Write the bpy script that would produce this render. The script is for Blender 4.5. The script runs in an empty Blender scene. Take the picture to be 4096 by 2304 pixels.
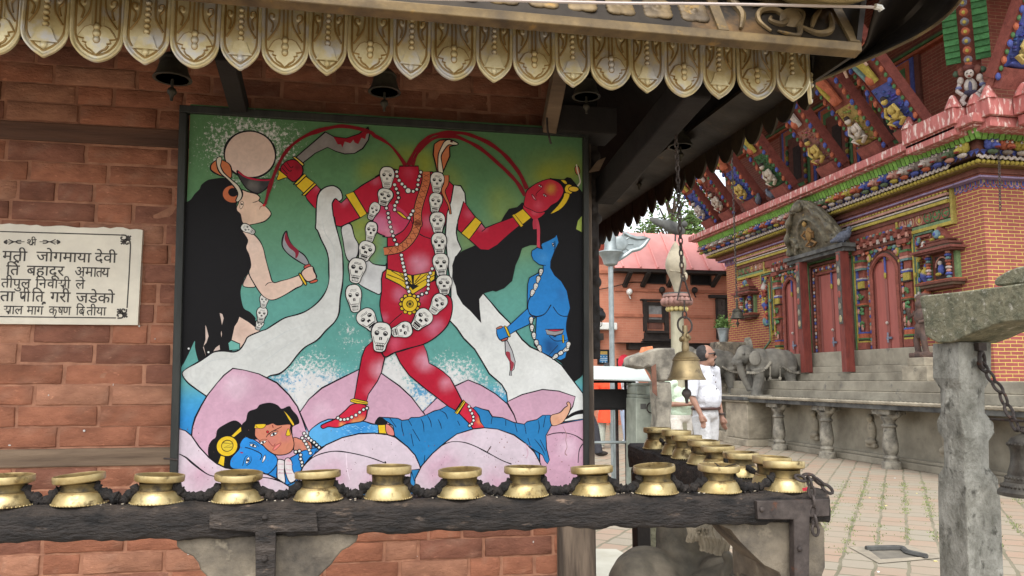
import bpy, bmesh, math, random
from mathutils import Vector, Matrix, noise
random.seed(7)
SC = bpy.context.scene; COL = SC.collection
R = math.radians
# ---------------------------------------------------------------- camera
YAW, PITCH, FPX, EYE = R(10.75), R(6.75), 3108.0, 1.31
fw = Vector((math.sin(YAW)*math.cos(PITCH), math.cos(YAW)*math.cos(PITCH), math.sin(PITCH)))
rt = Vector((math.cos(YAW), -math.sin(YAW), 0)); up = rt.cross(fw)
CAM = Vector((0, 0, EYE))
cd = bpy.data.cameras.new('camera'); co = bpy.data.objects.new('camera', cd); COL.objects.link(co)
cd.sensor_width = 36; cd.lens = 36*FPX/4096; cd.clip_start = .02; cd.clip_end = 500
m = Matrix((rt, up, -fw)).transposed().to_4x4(); m.translation = CAM; co.matrix_world = m
SC.camera = co
# ---------------------------------------------------------------- world, sun, exposure
w = bpy.data.worlds.new('World'); SC.world = w; w.use_nodes = True
nt = w.node_tree; bg = nt.nodes['Background']
sky = nt.nodes.new('ShaderNodeTexSky'); sky.sky_type = 'NISHITA'; sky.sun_disc = False
sky.sun_elevation = R(56); sky.sun_rotation = R(196); sky.altitude = 1500; sky.air_density = 1.0; sky.dust_density = 4.0; sky.ozone_density = .6
hs = nt.nodes.new('ShaderNodeHueSaturation'); hs.inputs['Saturation'].default_value = .22; hs.inputs['Value'].default_value = 1.0
nt.links.new(sky.outputs[0], hs.inputs['Color']); nt.links.new(hs.outputs[0], bg.inputs[0]); bg.inputs[1].default_value = .15
sd = bpy.data.lights.new('sun', 'SUN'); sd.energy = 1.1; sd.angle = R(50); sd.color = (1, .96, .9)
so = bpy.data.objects.new('sun', sd); COL.objects.link(so)
sdir = Vector((math.sin(R(196))*math.cos(R(56)), math.cos(R(196))*math.cos(R(56)), math.sin(R(56))))
so.rotation_euler = sdir.to_track_quat('Z', 'Y').to_euler(); so.location = (0, -5, 12)
SC.view_settings.view_transform = 'Standard'; SC.view_settings.look = 'None'; SC.view_settings.gamma = 1
SC.view_settings.exposure = 1.52
SC.render.engine = 'CYCLES'; SC.cycles.max_bounces = 6; SC.cycles.diffuse_bounces = 4; SC.cycles.use_denoising = True
# ---------------------------------------------------------------- measuring helpers: a photo pixel cast on to a real plane
def ray(x, y): return fw + rt*((x-2048)/FPX) + up*((1152-y)/FPX)
def onX(x, y, v): d = ray(x, y); return CAM + d*(v/d.x)
def onY(x, y, v): d = ray(x, y); return CAM + d*(v/d.y)
def onZ(x, y, v): d = ray(x, y); return CAM + d*((v-EYE)/d.z)
def tile(ox, oy, s): return lambda x, y: (ox+x/s, oy+y/s)
def lin(c):
    def g(u): u /= 255.; return u/12.92 if u <= .04045 else ((u+.055)/1.055)**2.4
    return (g(c[0]), g(c[1]), g(c[2]), 1)
# ---------------------------------------------------------------- mesh builder
def catmull(p, closed=False, n=5):
    p = [Vector(q) for q in p]; L = len(p); out = []
    for i in range(L if closed else L-1):
        a, b, c, d = (p[(i-1) % L], p[i], p[(i+1) % L], p[(i+2) % L]) if closed else (p[max(i-1, 0)], p[i], p[i+1], p[min(i+2, L-1)])
        for k in range(n):
            t = k/n
            out.append(.5*((2*b)+(c-a)*t+(2*a-5*b+4*c-d)*t*t+(3*b-a-3*c+d)*t**3))
    if not closed: out.append(p[-1])
    return out
class MB:
    def __init__(s): s.v = []; s.f = []; s.c = []
    def add(s, vs, fs, col=(1, 1, 1, 1)):
        o = len(s.v); s.v += [Vector(q) for q in vs]; s.f += [tuple(i+o for i in q) for q in fs]
        s.c += col if isinstance(col, list) else [col]*len(vs)
        return s
    def box(s, x0, x1, y0, y1, z0, z1, col=(1, 1, 1, 1)):
        return s.add([(x, y, z) for z in (z0, z1) for x, y in ((x0, y0), (x1, y0), (x1, y1), (x0, y1))],
                     [(3, 2, 1, 0), (4, 5, 6, 7), (0, 1, 5, 4), (1, 2, 6, 5), (2, 3, 7, 6), (3, 0, 4, 7)], col)
    def beam(s, a, b, wd, ht, upv=(0, 0, 1), col=(1, 1, 1, 1), w2=None, h2=None):
        a, b = Vector(a), Vector(b); d = (b-a).normalized(); sx = d.cross(Vector(upv)).normalized(); uz = sx.cross(d)
        vs = []
        for p, ww, hh in ((a, wd, ht), (b, w2 or wd, h2 or ht)):
            vs += [p-sx*ww/2-uz*hh/2, p+sx*ww/2-uz*hh/2, p+sx*ww/2+uz*hh/2, p-sx*ww/2+uz*hh/2]
        return s.add(vs, [(0, 1, 2, 3), (7, 6, 5, 4), (0, 4, 5, 1), (1, 5, 6, 2), (2, 6, 7, 3), (3, 7, 4, 0)], col)
    def tube(s, pts, r, n=8, col=(1, 1, 1, 1), closed=False):
        pts = [Vector(p) for p in pts]; L = len(pts); vs = []; fs = []
        rr = r if isinstance(r, (list, tuple)) else [r]*L
        prev = None
        for i, p in enumerate(pts):
            d = (pts[(i+1) % L]-pts[i-1]) if closed else (pts[min(i+1, L-1)]-pts[max(i-1, 0)])
            if d.length < 1e-9: d = Vector((0, 0, 1))
            d.normalize()
            if prev is None: prev = d.cross(Vector((.31, .57, .76))).normalized()
            a = (prev-d*prev.dot(d)).normalized(); prev = a; b = d.cross(a)
            for k in range(n):
                t = 2*math.pi*k/n; vs.append(p+(a*math.cos(t)+b*math.sin(t))*rr[i])
        for i in range(L if closed else L-1):
            for k in range(n):
                k2 = (k+1) % n; j = (i+1) % L
                fs.append((i*n+k, i*n+k2, j*n+k2, j*n+k))
        if not closed: fs += [tuple(range(n-1, -1, -1)), tuple(range((L-1)*n, L*n))]
        return s.add(vs, fs, col)
    def lathe(s, prof, c=(0, 0, 0), n=24, col=(1, 1, 1, 1), M=None):
        vs = []; fs = []; c = Vector(c)
        for r_, z in prof:
            for k in range(n):
                t = 2*math.pi*k/n; q = Vector((r_*math.cos(t), r_*math.sin(t), z)); vs.append(c+(M @ q if M else q))
        for i in range(len(prof)-1):
            for k in range(n): k2 = (k+1) % n; fs.append((i*n+k, i*n+k2, (i+1)*n+k2, (i+1)*n+k))
        fs += [tuple(range(n-1, -1, -1)), tuple(range((len(prof)-1)*n, len(prof)*n))]
        return s.add(vs, fs, col)
    def ell(s, c, rad, n=12, m_=8, M=None, col=(1, 1, 1, 1)):
        if not isinstance(rad, (tuple, list)): rad = (rad,)*3
        vs = []; fs = []; c = Vector(c)
        for i in range(m_+1):
            ph = math.pi*i/m_
            for k in range(n):
                t = 2*math.pi*k/n
                q = Vector((rad[0]*math.sin(ph)*math.cos(t), rad[1]*math.sin(ph)*math.sin(t), rad[2]*math.cos(ph))); vs.append(c+(M @ q if M else q))
        for i in range(m_):
            for k in range(n): k2 = (k+1) % n; fs.append((i*n+k, (i+1)*n+k, (i+1)*n+k2, i*n+k2))
        return s.add(vs, fs, col)
    def prism(s, poly, fr, d0, d1, col=(1, 1, 1, 1)):
        n = len(poly); vs = [fr(a, b, d0) for a, b in poly]+[fr(a, b, d1) for a, b in poly]
        fs = [tuple(range(n)), tuple(range(2*n-1, n-1, -1))]+[(i, i+n, (i+1) % n+n, (i+1) % n) for i in range(n)]
        return s.add(vs, fs, col)
    def loft(s, rings, col=(1, 1, 1, 1)):
        n = len(rings[0]); vs = [p for r_ in rings for p in r_]; fs = []
        for i in range(len(rings)-1):
            for k in range(n): k2 = (k+1) % n; fs.append((i*n+k, i*n+k2, (i+1)*n+k2, (i+1)*n+k))
        fs += [tuple(range(n-1, -1, -1)), tuple(range((len(rings)-1)*n, len(rings)*n))]
        return s.add(vs, fs, col)
    def grid(s, rows, col=(1, 1, 1, 1)):
        n = len(rows[0]); vs = [p for r_ in rows for p in r_]
        return s.add(vs, [(i*n+k, i*n+k+1, (i+1)*n+k+1, (i+1)*n+k) for i in range(len(rows)-1) for k in range(n-1)], col)
    def build(s, name, mat, parent=None, smooth=True, bevel=0, fix=True, ang=42, remesh=0, sm=4, seg=2):
        off = parent_loc(parent); me = bpy.data.meshes.new(name)
        me.from_pydata([tuple(q-off) for q in s.v], [], s.f)
        if 1:
            at = me.attributes.new('Col', 'FLOAT_COLOR', 'POINT'); at.data.foreach_set('color', [k for c in s.c for k in c])
        if fix:
            b = bmesh.new(); b.from_mesh(me); bmesh.ops.recalc_face_normals(b, faces=b.faces); b.to_mesh(me); b.free()
        if smooth: me.shade_smooth(); me.set_sharp_from_angle(angle=R(ang))
        me.materials.append(mat)
        o = bpy.data.objects.new(name, me); COL.objects.link(o)
        if parent: o.parent = parent
        if remesh:
            md = o.modifiers.new('merge', 'REMESH'); md.mode = 'VOXEL'; md.voxel_size = remesh; md.use_smooth_shade = True
            md = o.modifiers.new('soft', 'SMOOTH'); md.factor = .5; md.iterations = sm
        if bevel:
            md = o.modifiers.new('edge', 'BEVEL'); md.width = bevel; md.segments = seg; md.limit_method = 'ANGLE'; md.angle_limit = R(35)
        return o
def parent_loc(p):
    v = Vector((0, 0, 0))
    while p: v = v+Vector(p.location); p = p.parent
    return v
def tag(o, label=None, cat=None, group=None, kind=None):
    if label: o['label'] = label
    if cat: o['category'] = cat
    if group: o['group'] = group
    if kind: o['kind'] = kind
    return o
def thing(name, label, cat, loc=(0, 0, 0), group=None):
    o = bpy.data.objects.new(name, None); COL.objects.link(o); o.location = loc; o.empty_display_size = .1
    return tag(o, label, cat, group)
def copy_tree(o, parent=None):
    c = o.copy(); COL.objects.link(c); c.parent = parent
    for ch in [q for q in o.children]: copy_tree(ch, c)
    return c
# ---------------------------------------------------------------- materials
def node(t, k, **kw):
    n = t.nodes.new(k)
    for a, b in kw.items(): setattr(n, a, b)
    return n
def mat(name, c1, c2=None, rough=.75, metal=0, scale=6, bump=.3, bscale=60, bdist=.004, vc=False, detail=8, c3=None, s3=25, t3=.62, stretch=None, spec=.4, rvar=.15, contrast=(.35, .65), rv=0):
    """base colour mixed from two tones by noise, optional third tone as patches, bump from fine noise; vc multiplies by the mesh's own paint"""
    m = bpy.data.materials.new(name); m.use_nodes = True; t = m.node_tree; b = t.nodes['Principled BSDF']; L = t.links.new
    tc = node(t, 'ShaderNodeTexCoord'); oi = node(t, 'ShaderNodeObjectInfo')
    mul = node(t, 'ShaderNodeMath', operation='MULTIPLY'); mul.inputs[1].default_value = 37; L(oi.outputs['Random'], mul.inputs[0])
    va = node(t, 'ShaderNodeVectorMath', operation='ADD'); L(tc.outputs['Object'], va.inputs[0]); L(mul.outputs[0], va.inputs[1])
    src = va.outputs[0]
    if stretch:
        vm = node(t, 'ShaderNodeVectorMath', operation='MULTIPLY'); L(src, vm.inputs[0]); vm.inputs[1].default_value = stretch; src = vm.outputs[0]
    def nz(sc, det): n = node(t, 'ShaderNodeTexNoise'); n.inputs['Scale'].default_value = sc; n.inputs['Detail'].default_value = det; n.inputs['Roughness'].default_value = .62; L(src, n.inputs['Vector']); return n
    c1 = lin(c1) if max(c1) > 1.01 else (*c1[:3], 1); c2 = (lin(c2) if max(c2) > 1.01 else (*c2[:3], 1)) if c2 else tuple(x*.72 for x in c1[:3])+(1,)
    n1 = nz(scale, detail); mr = node(t, 'ShaderNodeMapRange'); mr.inputs[1].default_value, mr.inputs[2].default_value = contrast; L(n1.outputs['Fac'], mr.inputs[0])
    mx = node(t, 'ShaderNodeMix', data_type='RGBA'); mx.inputs[6].default_value = c1; mx.inputs[7].default_value = c2; L(mr.outputs[0], mx.inputs[0]); out = mx.outputs[2]
    if c3:
        n3 = nz(s3, 6); m3 = node(t, 'ShaderNodeMapRange'); m3.inputs[1].default_value = t3; m3.inputs[2].default_value = t3+.1; L(n3.outputs['Fac'], m3.inputs[0])
        x3 = node(t, 'ShaderNodeMix', data_type='RGBA'); x3.inputs[7].default_value = lin(c3) if max(c3) > 1.01 else (*c3[:3], 1); L(out, x3.inputs[6]); L(m3.outputs[0], x3.inputs[0]); out = x3.outputs[2]
    if vc:
        at = node(t, 'ShaderNodeAttribute', attribute_name='Col'); xm = node(t, 'ShaderNodeMix', data_type='RGBA', blend_type='MULTIPLY'); xm.inputs[0].default_value = 1
        L(out, xm.inputs[6]); L(at.outputs['Color'], xm.inputs[7]); out = xm.outputs[2]
    if rv:
        r1 = node(t, 'ShaderNodeMapRange'); r1.inputs[3].default_value = 1-rv; r1.inputs[4].default_value = 1; L(oi.outputs['Random'], r1.inputs[0])
        xr = node(t, 'ShaderNodeMix', data_type='RGBA', blend_type='MULTIPLY'); xr.inputs[0].default_value = 1; L(out, xr.inputs[6]); L(r1.outputs[0], xr.inputs[7]); out = xr.outputs[2]
    L(out, b.inputs['Base Color'])
    nr = nz(scale*3, 4); rr = node(t, 'ShaderNodeMapRange'); rr.inputs[3].default_value = max(rough-rvar, .05); rr.inputs[4].default_value = min(rough+rvar, 1); L(nr.outputs['Fac'], rr.inputs[0]); L(rr.outputs[0], b.inputs['Roughness'])
    b.inputs['Metallic'].default_value = metal; b.inputs['Specular IOR Level'].default_value = spec
    if bump:
        nb = nz(bscale, 6); bp = node(t, 'ShaderNodeBump'); bp.inputs['Strength'].default_value = bump; bp.inputs['Distance'].default_value = bdist
        L(nb.outputs['Fac'], bp.inputs['Height']); L(bp.outputs[0], b.inputs['Normal'])
    return m
def brickmat(name, ca, cb, mortar, bw, bh, ms, plane='xz', rough=.8, bump=.6, off=.5, dirt=.35, grime=None, mixs=3):
    """brick texture on object coordinates; plane 'xz' folds x+y so that both walls of a corner work, 'yx' is the ground"""
    m = bpy.data.materials.new(name); m.use_nodes = True; t = m.node_tree; b = t.nodes['Principled BSDF']; L = t.links.new
    tc = node(t, 'ShaderNodeTexCoord'); sp = node(t, 'ShaderNodeSeparateXYZ'); L(tc.outputs['Object'], sp.inputs[0]); cb_ = node(t, 'ShaderNodeCombineXYZ')
    if plane == 'xz':
        ad = node(t, 'ShaderNodeMath', operation='ADD'); L(sp.outputs[0], ad.inputs[0]); L(sp.outputs[1], ad.inputs[1]); L(ad.outputs[0], cb_.inputs[0]); L(sp.outputs[2], cb_.inputs[1])
    else:       # paving laid diagonally, 37 degrees off the walls
        for k, (a, b_) in enumerate(((math.sin(R(37)), math.cos(R(37))), (math.cos(R(37)), -math.sin(R(37))))):
            p1 = node(t, 'ShaderNodeMath', operation='MULTIPLY'); p1.inputs[1].default_value = a; L(sp.outputs[0], p1.inputs[0])
            p2 = node(t, 'ShaderNodeMath', operation='MULTIPLY_ADD'); p2.inputs[1].default_value = b_; L(sp.outputs[1], p2.inputs[0]); L(p1.outputs[0], p2.inputs[2]); L(p2.outputs[0], cb_.inputs[k])
    nz = node(t, 'ShaderNodeTexNoise'); nz.inputs['Scale'].default_value = 5/bw*.25; L(tc.outputs['Object'], nz.inputs['Vector'])
    wv = node(t, 'ShaderNodeVectorMath', operation='SCALE'); wv.inputs['Scale'].default_value = bh*.22
    sb = node(t, 'ShaderNodeVectorMath', operation='SUBTRACT'); sb.inputs[1].default_value = (.5, .5, .5); L(nz.outputs['Color'], sb.inputs[0]); L(sb.outputs[0], wv.inputs[0])
    av = node(t, 'ShaderNodeVectorMath', operation='ADD'); L(cb_.outputs[0], av.inputs[0]); L(wv.outputs[0], av.inputs[1])
    br = node(t, 'ShaderNodeTexBrick'); br.offset = off; L(av.outputs[0], br.inputs['Vector']); br.inputs['Scale'].default_value = 1
    br.inputs['Brick Width'].default_value = bw; br.inputs['Row Height'].default_value = bh; br.inputs['Mortar Size'].default_value = ms; br.inputs['Mortar Smooth'].default_value = .3; br.inputs['Bias'].default_value = 0
    br.inputs['Color1'].default_value = lin(ca); br.inputs['Color2'].default_value = lin(cb); br.inputs['Mortar'].default_value = lin(mortar)
    n2 = node(t, 'ShaderNodeTexNoise'); n2.inputs['Scale'].default_value = mixs; n2.inputs['Detail'].default_value = 9; n2.inputs['Roughness'].default_value = .65; L(tc.outputs['Object'], n2.inputs['Vector'])
    mr = node(t, 'ShaderNodeMapRange'); mr.inputs[1].default_value = .35; mr.inputs[2].default_value = .7; mr.inputs[3].default_value = 0; mr.inputs[4].default_value = dirt; L(n2.outputs['Fac'], mr.inputs[0])
    mx = node(t, 'ShaderNodeMix', data_type='RGBA'); mx.inputs[7].default_value = lin(grime or tuple(x*.6 for x in ca)); L(br.outputs['Color'], mx.inputs[6]); L(mr.outputs[0], mx.inputs[0]); L(mx.outputs[2], b.inputs['Base Color'])
    b.inputs['Roughness'].default_value = rough; b.inputs['Specular IOR Level'].default_value = .3
    iv = node(t, 'ShaderNodeMath', operation='MULTIPLY_ADD'); iv.inputs[1].default_value = -1; L(br.outputs['Fac'], iv.inputs[0])
    n3 = node(t, 'ShaderNodeTexNoise'); n3.inputs['Scale'].default_value = 60; n3.inputs['Detail'].default_value = 5; L(tc.outputs['Object'], n3.inputs['Vector']); L(n3.outputs['Fac'], iv.inputs[2])
    bp = node(t, 'ShaderNodeBump'); bp.inputs['Strength'].default_value = bump; bp.inputs['Distance'].default_value = .006; L(iv.outputs[0], bp.inputs['Height']); L(bp.outputs[0], b.inputs['Normal'])
    return m
def paintmat(name, rough=.55, speck=False, grimy=.25, bump=.1, spec=.35):
    """paint whose colour is the mesh's own 'Col' attribute; alpha of Col drives a stippled white paint when speck is on"""
    m = bpy.data.materials.new(name); m.use_nodes = True; t = m.node_tree; b = t.nodes['Principled BSDF']; L = t.links.new
    at = node(t, 'ShaderNodeAttribute', attribute_name='Col'); tc = node(t, 'ShaderNodeTexCoord'); out = at.outputs['Color']
    if speck:
        n = node(t, 'ShaderNodeTexNoise'); n.inputs['Scale'].default_value = 110; n.inputs['Detail'].default_value = 5; n.inputs['Roughness'].default_value = .75; L(tc.outputs['Object'], n.inputs['Vector'])
        ad = node(t, 'ShaderNodeMath', operation='ADD'); L(n.outputs['Fac'], ad.inputs[0]); L(at.outputs['Alpha'], ad.inputs[1])
        mr = node(t, 'ShaderNodeMapRange'); mr.inputs[1].default_value = .80; mr.inputs[2].default_value = .92; L(ad.outputs[0], mr.inputs[0])
        mx = node(t, 'ShaderNodeMix', data_type='RGBA'); mx.inputs[7].default_value = lin((222, 222, 220)); L(out, mx.inputs[6]); L(mr.outputs[0], mx.inputs[0]); out = mx.outputs[2]
    n = node(t, 'ShaderNodeTexNoise'); n.inputs['Scale'].default_value = 9; n.inputs['Detail'].default_value = 9; n.inputs['Roughness'].default_value = .7; L(tc.outputs['Object'], n.inputs['Vector'])
    mr = node(t, 'ShaderNodeMapRange'); mr.inputs[1].default_value = .4; mr.inputs[2].default_value = .75; mr.inputs[3].default_value = 1; mr.inputs[4].default_value = 1-grimy; L(n.outputs['Fac'], mr.inputs[0])
    mx = node(t, 'ShaderNodeMix', data_type='RGBA', blend_type='MULTIPLY'); mx.inputs[0].default_value = 1; L(out, mx.inputs[6]); L(mr.outputs[0], mx.inputs[7]); L(mx.outputs[2], b.inputs['Base Color'])
    b.inputs['Roughness'].default_value = rough; b.inputs['Specular IOR Level'].default_value = spec
    n4 = node(t, 'ShaderNodeTexNoise'); n4.inputs['Scale'].default_value = 55; n4.inputs['Detail'].default_value = 8; n4.inputs['Distortion'].default_value = 1.2; L(tc.outputs['Object'], n4.inputs['Vector'])
    m4 = node(t, 'ShaderNodeMapRange'); m4.inputs[1].default_value = .3; m4.inputs[2].default_value = .7; m4.inputs[3].default_value = 1; m4.inputs[4].default_value = 1-grimy*.8; L(n4.outputs['Fac'], m4.inputs[0])
    x4 = node(t, 'ShaderNodeMix', data_type='RGBA', blend_type='MULTIPLY'); x4.inputs[0].default_value = 1; L(mx.outputs[2], x4.inputs[6]); L(m4.outputs[0], x4.inputs[7]); L(x4.outputs[2], b.inputs['Base Color'])
    n2 = node(t, 'ShaderNodeTexNoise'); n2.inputs['Scale'].default_value = 70; L(tc.outputs['Object'], n2.inputs['Vector'])
    bp = node(t, 'ShaderNodeBump'); bp.inputs['Strength'].default_value = bump; bp.inputs['Distance'].default_value = .003; L(n2.outputs['Fac'], bp.inputs['Height']); L(bp.outputs[0], b.inputs['Normal'])
    return m
M_brickvc = mat('old brick', (.78, .78, .78), (.56, .55, .56), rough=.92, scale=24, bump=1.0, bscale=90, bdist=.005, vc=True, c3=(.98, 1, 1), s3=60, t3=.60, detail=12, stretch=(.7, 1, 1.5), spec=.15)
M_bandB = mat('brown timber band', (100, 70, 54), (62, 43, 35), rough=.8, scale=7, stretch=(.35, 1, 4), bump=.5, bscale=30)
M_mortar = mat('mud mortar', (172, 124, 98), (134, 92, 72), rough=.95, scale=20, bump=.6)
M_woodD = mat('dark old wood', (52, 44, 38), (30, 26, 24), rough=.75, scale=4, stretch=(1, 1, 1), bump=.5, bscale=50)
M_eaveShade = mat('shaded wood inside the eave', (40, 36, 34), (24, 22, 23), rough=.85, scale=5, bump=.4)  # the eave's shade is put into this dark wood colour
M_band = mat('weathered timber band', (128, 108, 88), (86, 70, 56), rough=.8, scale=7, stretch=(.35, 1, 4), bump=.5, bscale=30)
M_post = mat('weathered post', (128, 112, 96), (66, 56, 48), rough=.8, scale=9, stretch=(4, 4, .35), bump=.5, bscale=30)
M_frame = mat('dark grey frame paint', (50, 52, 48), (30, 32, 30), rough=.6, scale=10, stretch=(3, 3, .4), bump=.2)
M_gilt = mat('tarnished gilt metal', (216, 204, 164), (184, 166, 116), rough=.42, metal=.3, scale=18, bump=.3, bscale=90, bdist=.002, vc=True, c3=(192, 188, 180), s3=14, t3=.50, spec=.5, rv=.16)
M_giltD = mat('dark gilt metal', (124, 104, 70), (78, 66, 50), rough=.5, metal=.3, scale=14, bump=.3, c3=(150, 118, 62), s3=22, t3=.62)
M_bronze = mat('smoke dark bronze sheet', (62, 54, 44), (32, 29, 27), rough=.5, metal=.6, scale=5, bump=.15, c3=(120, 92, 58), s3=4, t3=.56)
M_brass = mat('polished brass', (206, 188, 140), (164, 142, 94), rough=.42, metal=.68, rv=.14, scale=22, bump=.2, bscale=60, bdist=.002, c3=(98, 82, 54), s3=24, t3=.57, rvar=.14, spec=.5, vc=True)
M_brassD = mat('sooty brass neck', (120, 102, 62), (52, 46, 36), rough=.5, metal=.6, scale=40, bump=.3)
M_pale = mat('pale gold roof boss', (216, 202, 156), (190, 172, 122), rough=.4, metal=.4, scale=10, bump=.1)
M_soffit = mat('brown soffit boards', (84, 66, 54), (54, 43, 36), rough=.85, scale=5, bump=.4)  # front soffit kept lighter than the side one to bounce light on the wall
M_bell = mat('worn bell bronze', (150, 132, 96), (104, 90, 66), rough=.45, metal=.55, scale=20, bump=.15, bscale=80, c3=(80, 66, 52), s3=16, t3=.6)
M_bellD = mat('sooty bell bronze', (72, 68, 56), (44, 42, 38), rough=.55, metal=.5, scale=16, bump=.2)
M_iron = mat('rusty iron', (82, 74, 70), (48, 42, 40), rough=.7, metal=.35, scale=24, bump=.4, c3=(104, 66, 46), s3=18, t3=.6)
M_char = mat('charred oily beam', (74, 66, 60), (22, 20, 20), rough=.66, scale=26, bump=1.0, bscale=80, bdist=.016, stretch=(.5, 1, 1.6), c3=(134, 116, 100), s3=34, t3=.62, detail=12, vc=True)
M_clot = mat('sooty clotted chain', (50, 44, 40), (22, 21, 21), rough=.85, scale=40, bump=1.0, bscale=120, bdist=.01, c3=(92, 76, 64), s3=50, t3=.64)
M_stoneG = mat('grey carved stone', (150, 144, 130), (88, 84, 76), rough=.85, scale=7, bump=.6, bscale=45, bdist=.006, c3=(58, 58, 56), s3=9, t3=.60)
M_stoneL = mat('lichen grey pillar stone', (158, 157, 148), (104, 103, 94), rough=.9, scale=9, bump=1.0, bscale=50, bdist=.012, c3=(78, 77, 70), s3=13, t3=.57, stretch=(1.4, 1.4, .9), detail=12)
M_lichen = mat('mossy lintel stone', (140, 136, 112), (92, 94, 76), rough=.95, scale=16, bump=1.0, bscale=45, bdist=.015, c3=(176, 172, 158), s3=28, t3=.58)
M_stoneB = mat('soot blackened stone', (126, 116, 100), (54, 50, 46), rough=.85, scale=7, bump=.7, bscale=40, bdist=.008, c3=(168, 156, 134), s3=6, t3=.58)
M_stoneT = mat('pale plinth stone', (160, 151, 132), (118, 110, 95), rough=.9, scale=3, bump=.5, bscale=20, bdist=.01, c3=(110, 104, 92), s3=5, t3=.6, stretch=(1, 1, 1.5))
M_stoneBlk = mat('black wet ledge stone', (92, 92, 88), (46, 46, 46), rough=.8, scale=4, bump=.5, bscale=20)
M_marble = mat('white marble slab', (214, 206, 186), (196, 188, 170), rough=.35, scale=9, bump=.05, c3=(214, 190, 150), s3=7, t3=.66, spec=.5)
M_letter = mat('black inlay', (46, 42, 40), (66, 60, 54), rough=.6, scale=30, bump=0)
M_paint = paintmat('panel paint', rough=.5, speck=True, grimy=.16, bump=.12, spec=.12)
M_poly = paintmat('temple polychrome', rough=.75, grimy=.5, bump=.5, spec=.15)
M_red = mat('red ochre paint', (158, 84, 74), (124, 64, 56), rough=.7, scale=6, bump=.25, c3=(170, 140, 128), s3=10, t3=.68)
M_redD = mat('dark red ochre timber', (122, 56, 46), (92, 42, 36), rough=.65, scale=8, stretch=(2, 2, .5), bump=.3)
M_pink = mat('pale red ledge paint', (176, 104, 98), (150, 84, 78), rough=.75, scale=7, bump=.3, c3=(206, 184, 174), s3=9, t3=.53, stretch=(2, 2, .6))
M_tbrick = brickmat('painted temple brick', (150, 80, 74), (138, 72, 66), (196, 174, 92), .22, .056, .006, dirt=.3, bump=.4)
M_bbrick = brickmat('house brick', (192, 128, 102), (184, 118, 94), (188, 136, 112), .24, .07, .006, dirt=.2, bump=.3)
M_sbrick = brickmat('shrine side brick', (150, 86, 60), (120, 66, 46), (140, 96, 72), .22, .0605, .006, dirt=.5)
M_tile = brickmat('courtyard brick paving', (158, 132, 113), (147, 141, 126), (108, 104, 84), .25, .22, .014, plane='yx', dirt=.75, grime=(152, 143, 126), rough=.85, off=.45, mixs=1.3)
M_roofP = mat('pink sheet roof', (226, 156, 150), (212, 142, 136), rough=.45, scale=2, bump=.05)
M_black = mat('dark opening', (16, 15, 15), (12, 12, 12), rough=.9, bump=0)
M_glass = mat('dull window glass', (150, 152, 150), (110, 112, 112), rough=.15, bump=0, spec=.6)
M_grey = mat('weathered zinc', (150, 158, 158), (120, 128, 128), rough=.5, metal=.5, scale=7, bump=.2)
M_white = mat('white sheet metal', (222, 224, 220), (206, 206, 198), rough=.4, scale=5, bump=.05, c3=(216, 186, 140), s3=4, t3=.62)
M_grass = mat('grass blade', (128, 138, 92), (106, 120, 74), rough=.7, bump=0, vc=True)
M_leaf = mat('leaf', (96, 122, 62), (60, 86, 38), rough=.6, scale=3, bump=0, vc=True)
M_bark = mat('bark', (90, 76, 62), (60, 50, 42), rough=.9, bump=.6)
M_skin = mat('skin', (150, 114, 96), (132, 98, 82), rough=.55, scale=9, bump=.05)
M_cloth = mat('cloth', (.92, .92, .92), (.84, .84, .84), rough=.9, scale=12, bump=.6, bscale=9, bdist=.05, vc=True, spec=.1)
# ================================================================ ground
g = MB(); g.grid([[(x, y, 0) for x in (-60, -6, 0, 4, 8, 14, 80)] for y in (-40, -4, 2, 8, 16, 30, 120)])
tag(g.build('ground', M_tile, smooth=False), 'courtyard of worn square brick and stone pavers', kind='structure')
M_conc = mat('grey cement screed', (186, 184, 170), (168, 164, 148), rough=.85, scale=3, bump=.2)
q = [(2100, 2190), (2465, 2196), (2500, 2215), (2560, 2240), (2640, 2420), (2100, 2420)]
c = MB(); pts = [onZ(x, y, .004) for x, y in q]; c.add(pts, [tuple(range(len(pts)))])
tag(c.build('pavement', M_conc, smooth=False), 'grey cement screed patch beside the shrine', kind='structure')
# drain pit with a stone frame
TQ = tile(2996, 1684, 2.337)
dr = thing('drain', 'square stone framed drain pit sunk in the brick courtyard', 'drain', onZ(3560, 2220, 0))
o = [onZ(*TQ(*p), .006) for p in ((930, 1175), (1500, 1160), (1790, 1280), (1215, 1330))]
i = [onZ(*TQ(*p), .012) for p in ((1100, 1192), (1432, 1188), (1665, 1268), (1230, 1290))]
f = MB(); f.add([*o, *i], [(0, 1, 5, 4), (1, 2, 6, 5), (2, 3, 7, 6), (3, 0, 4, 7)]); f.build('stone_frame', mat('worn drain kerb', (158, 148, 130), (128, 120, 106), rough=.9, scale=6, bump=.4), dr, smooth=False)
f = MB(); zz = Vector((0, 0, .006)); d_ = Vector((0, 0, .11))
f.add([p-zz for p in i]+[i[0], i[1], i[2], i[0]*.5+i[1]*.5], [(0, 1, 2, 3)]); f.build('pit_floor', mat('silted drain cover', (120, 114, 102), (92, 88, 80), rough=.95, scale=5, bump=.4), dr, smooth=False)
f = MB(); f.tube(catmull([onZ(*TQ(*p), .02) for p in ((1095, 1192), (1250, 1188), (1425, 1190), (1480, 1225), (1560, 1245), (1660, 1268))]), .022, 6, (1, 1, 1, 1)); f.build('dark_edge', M_stoneBlk, dr)  # dark strip along the back and right edges of the pit
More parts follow.
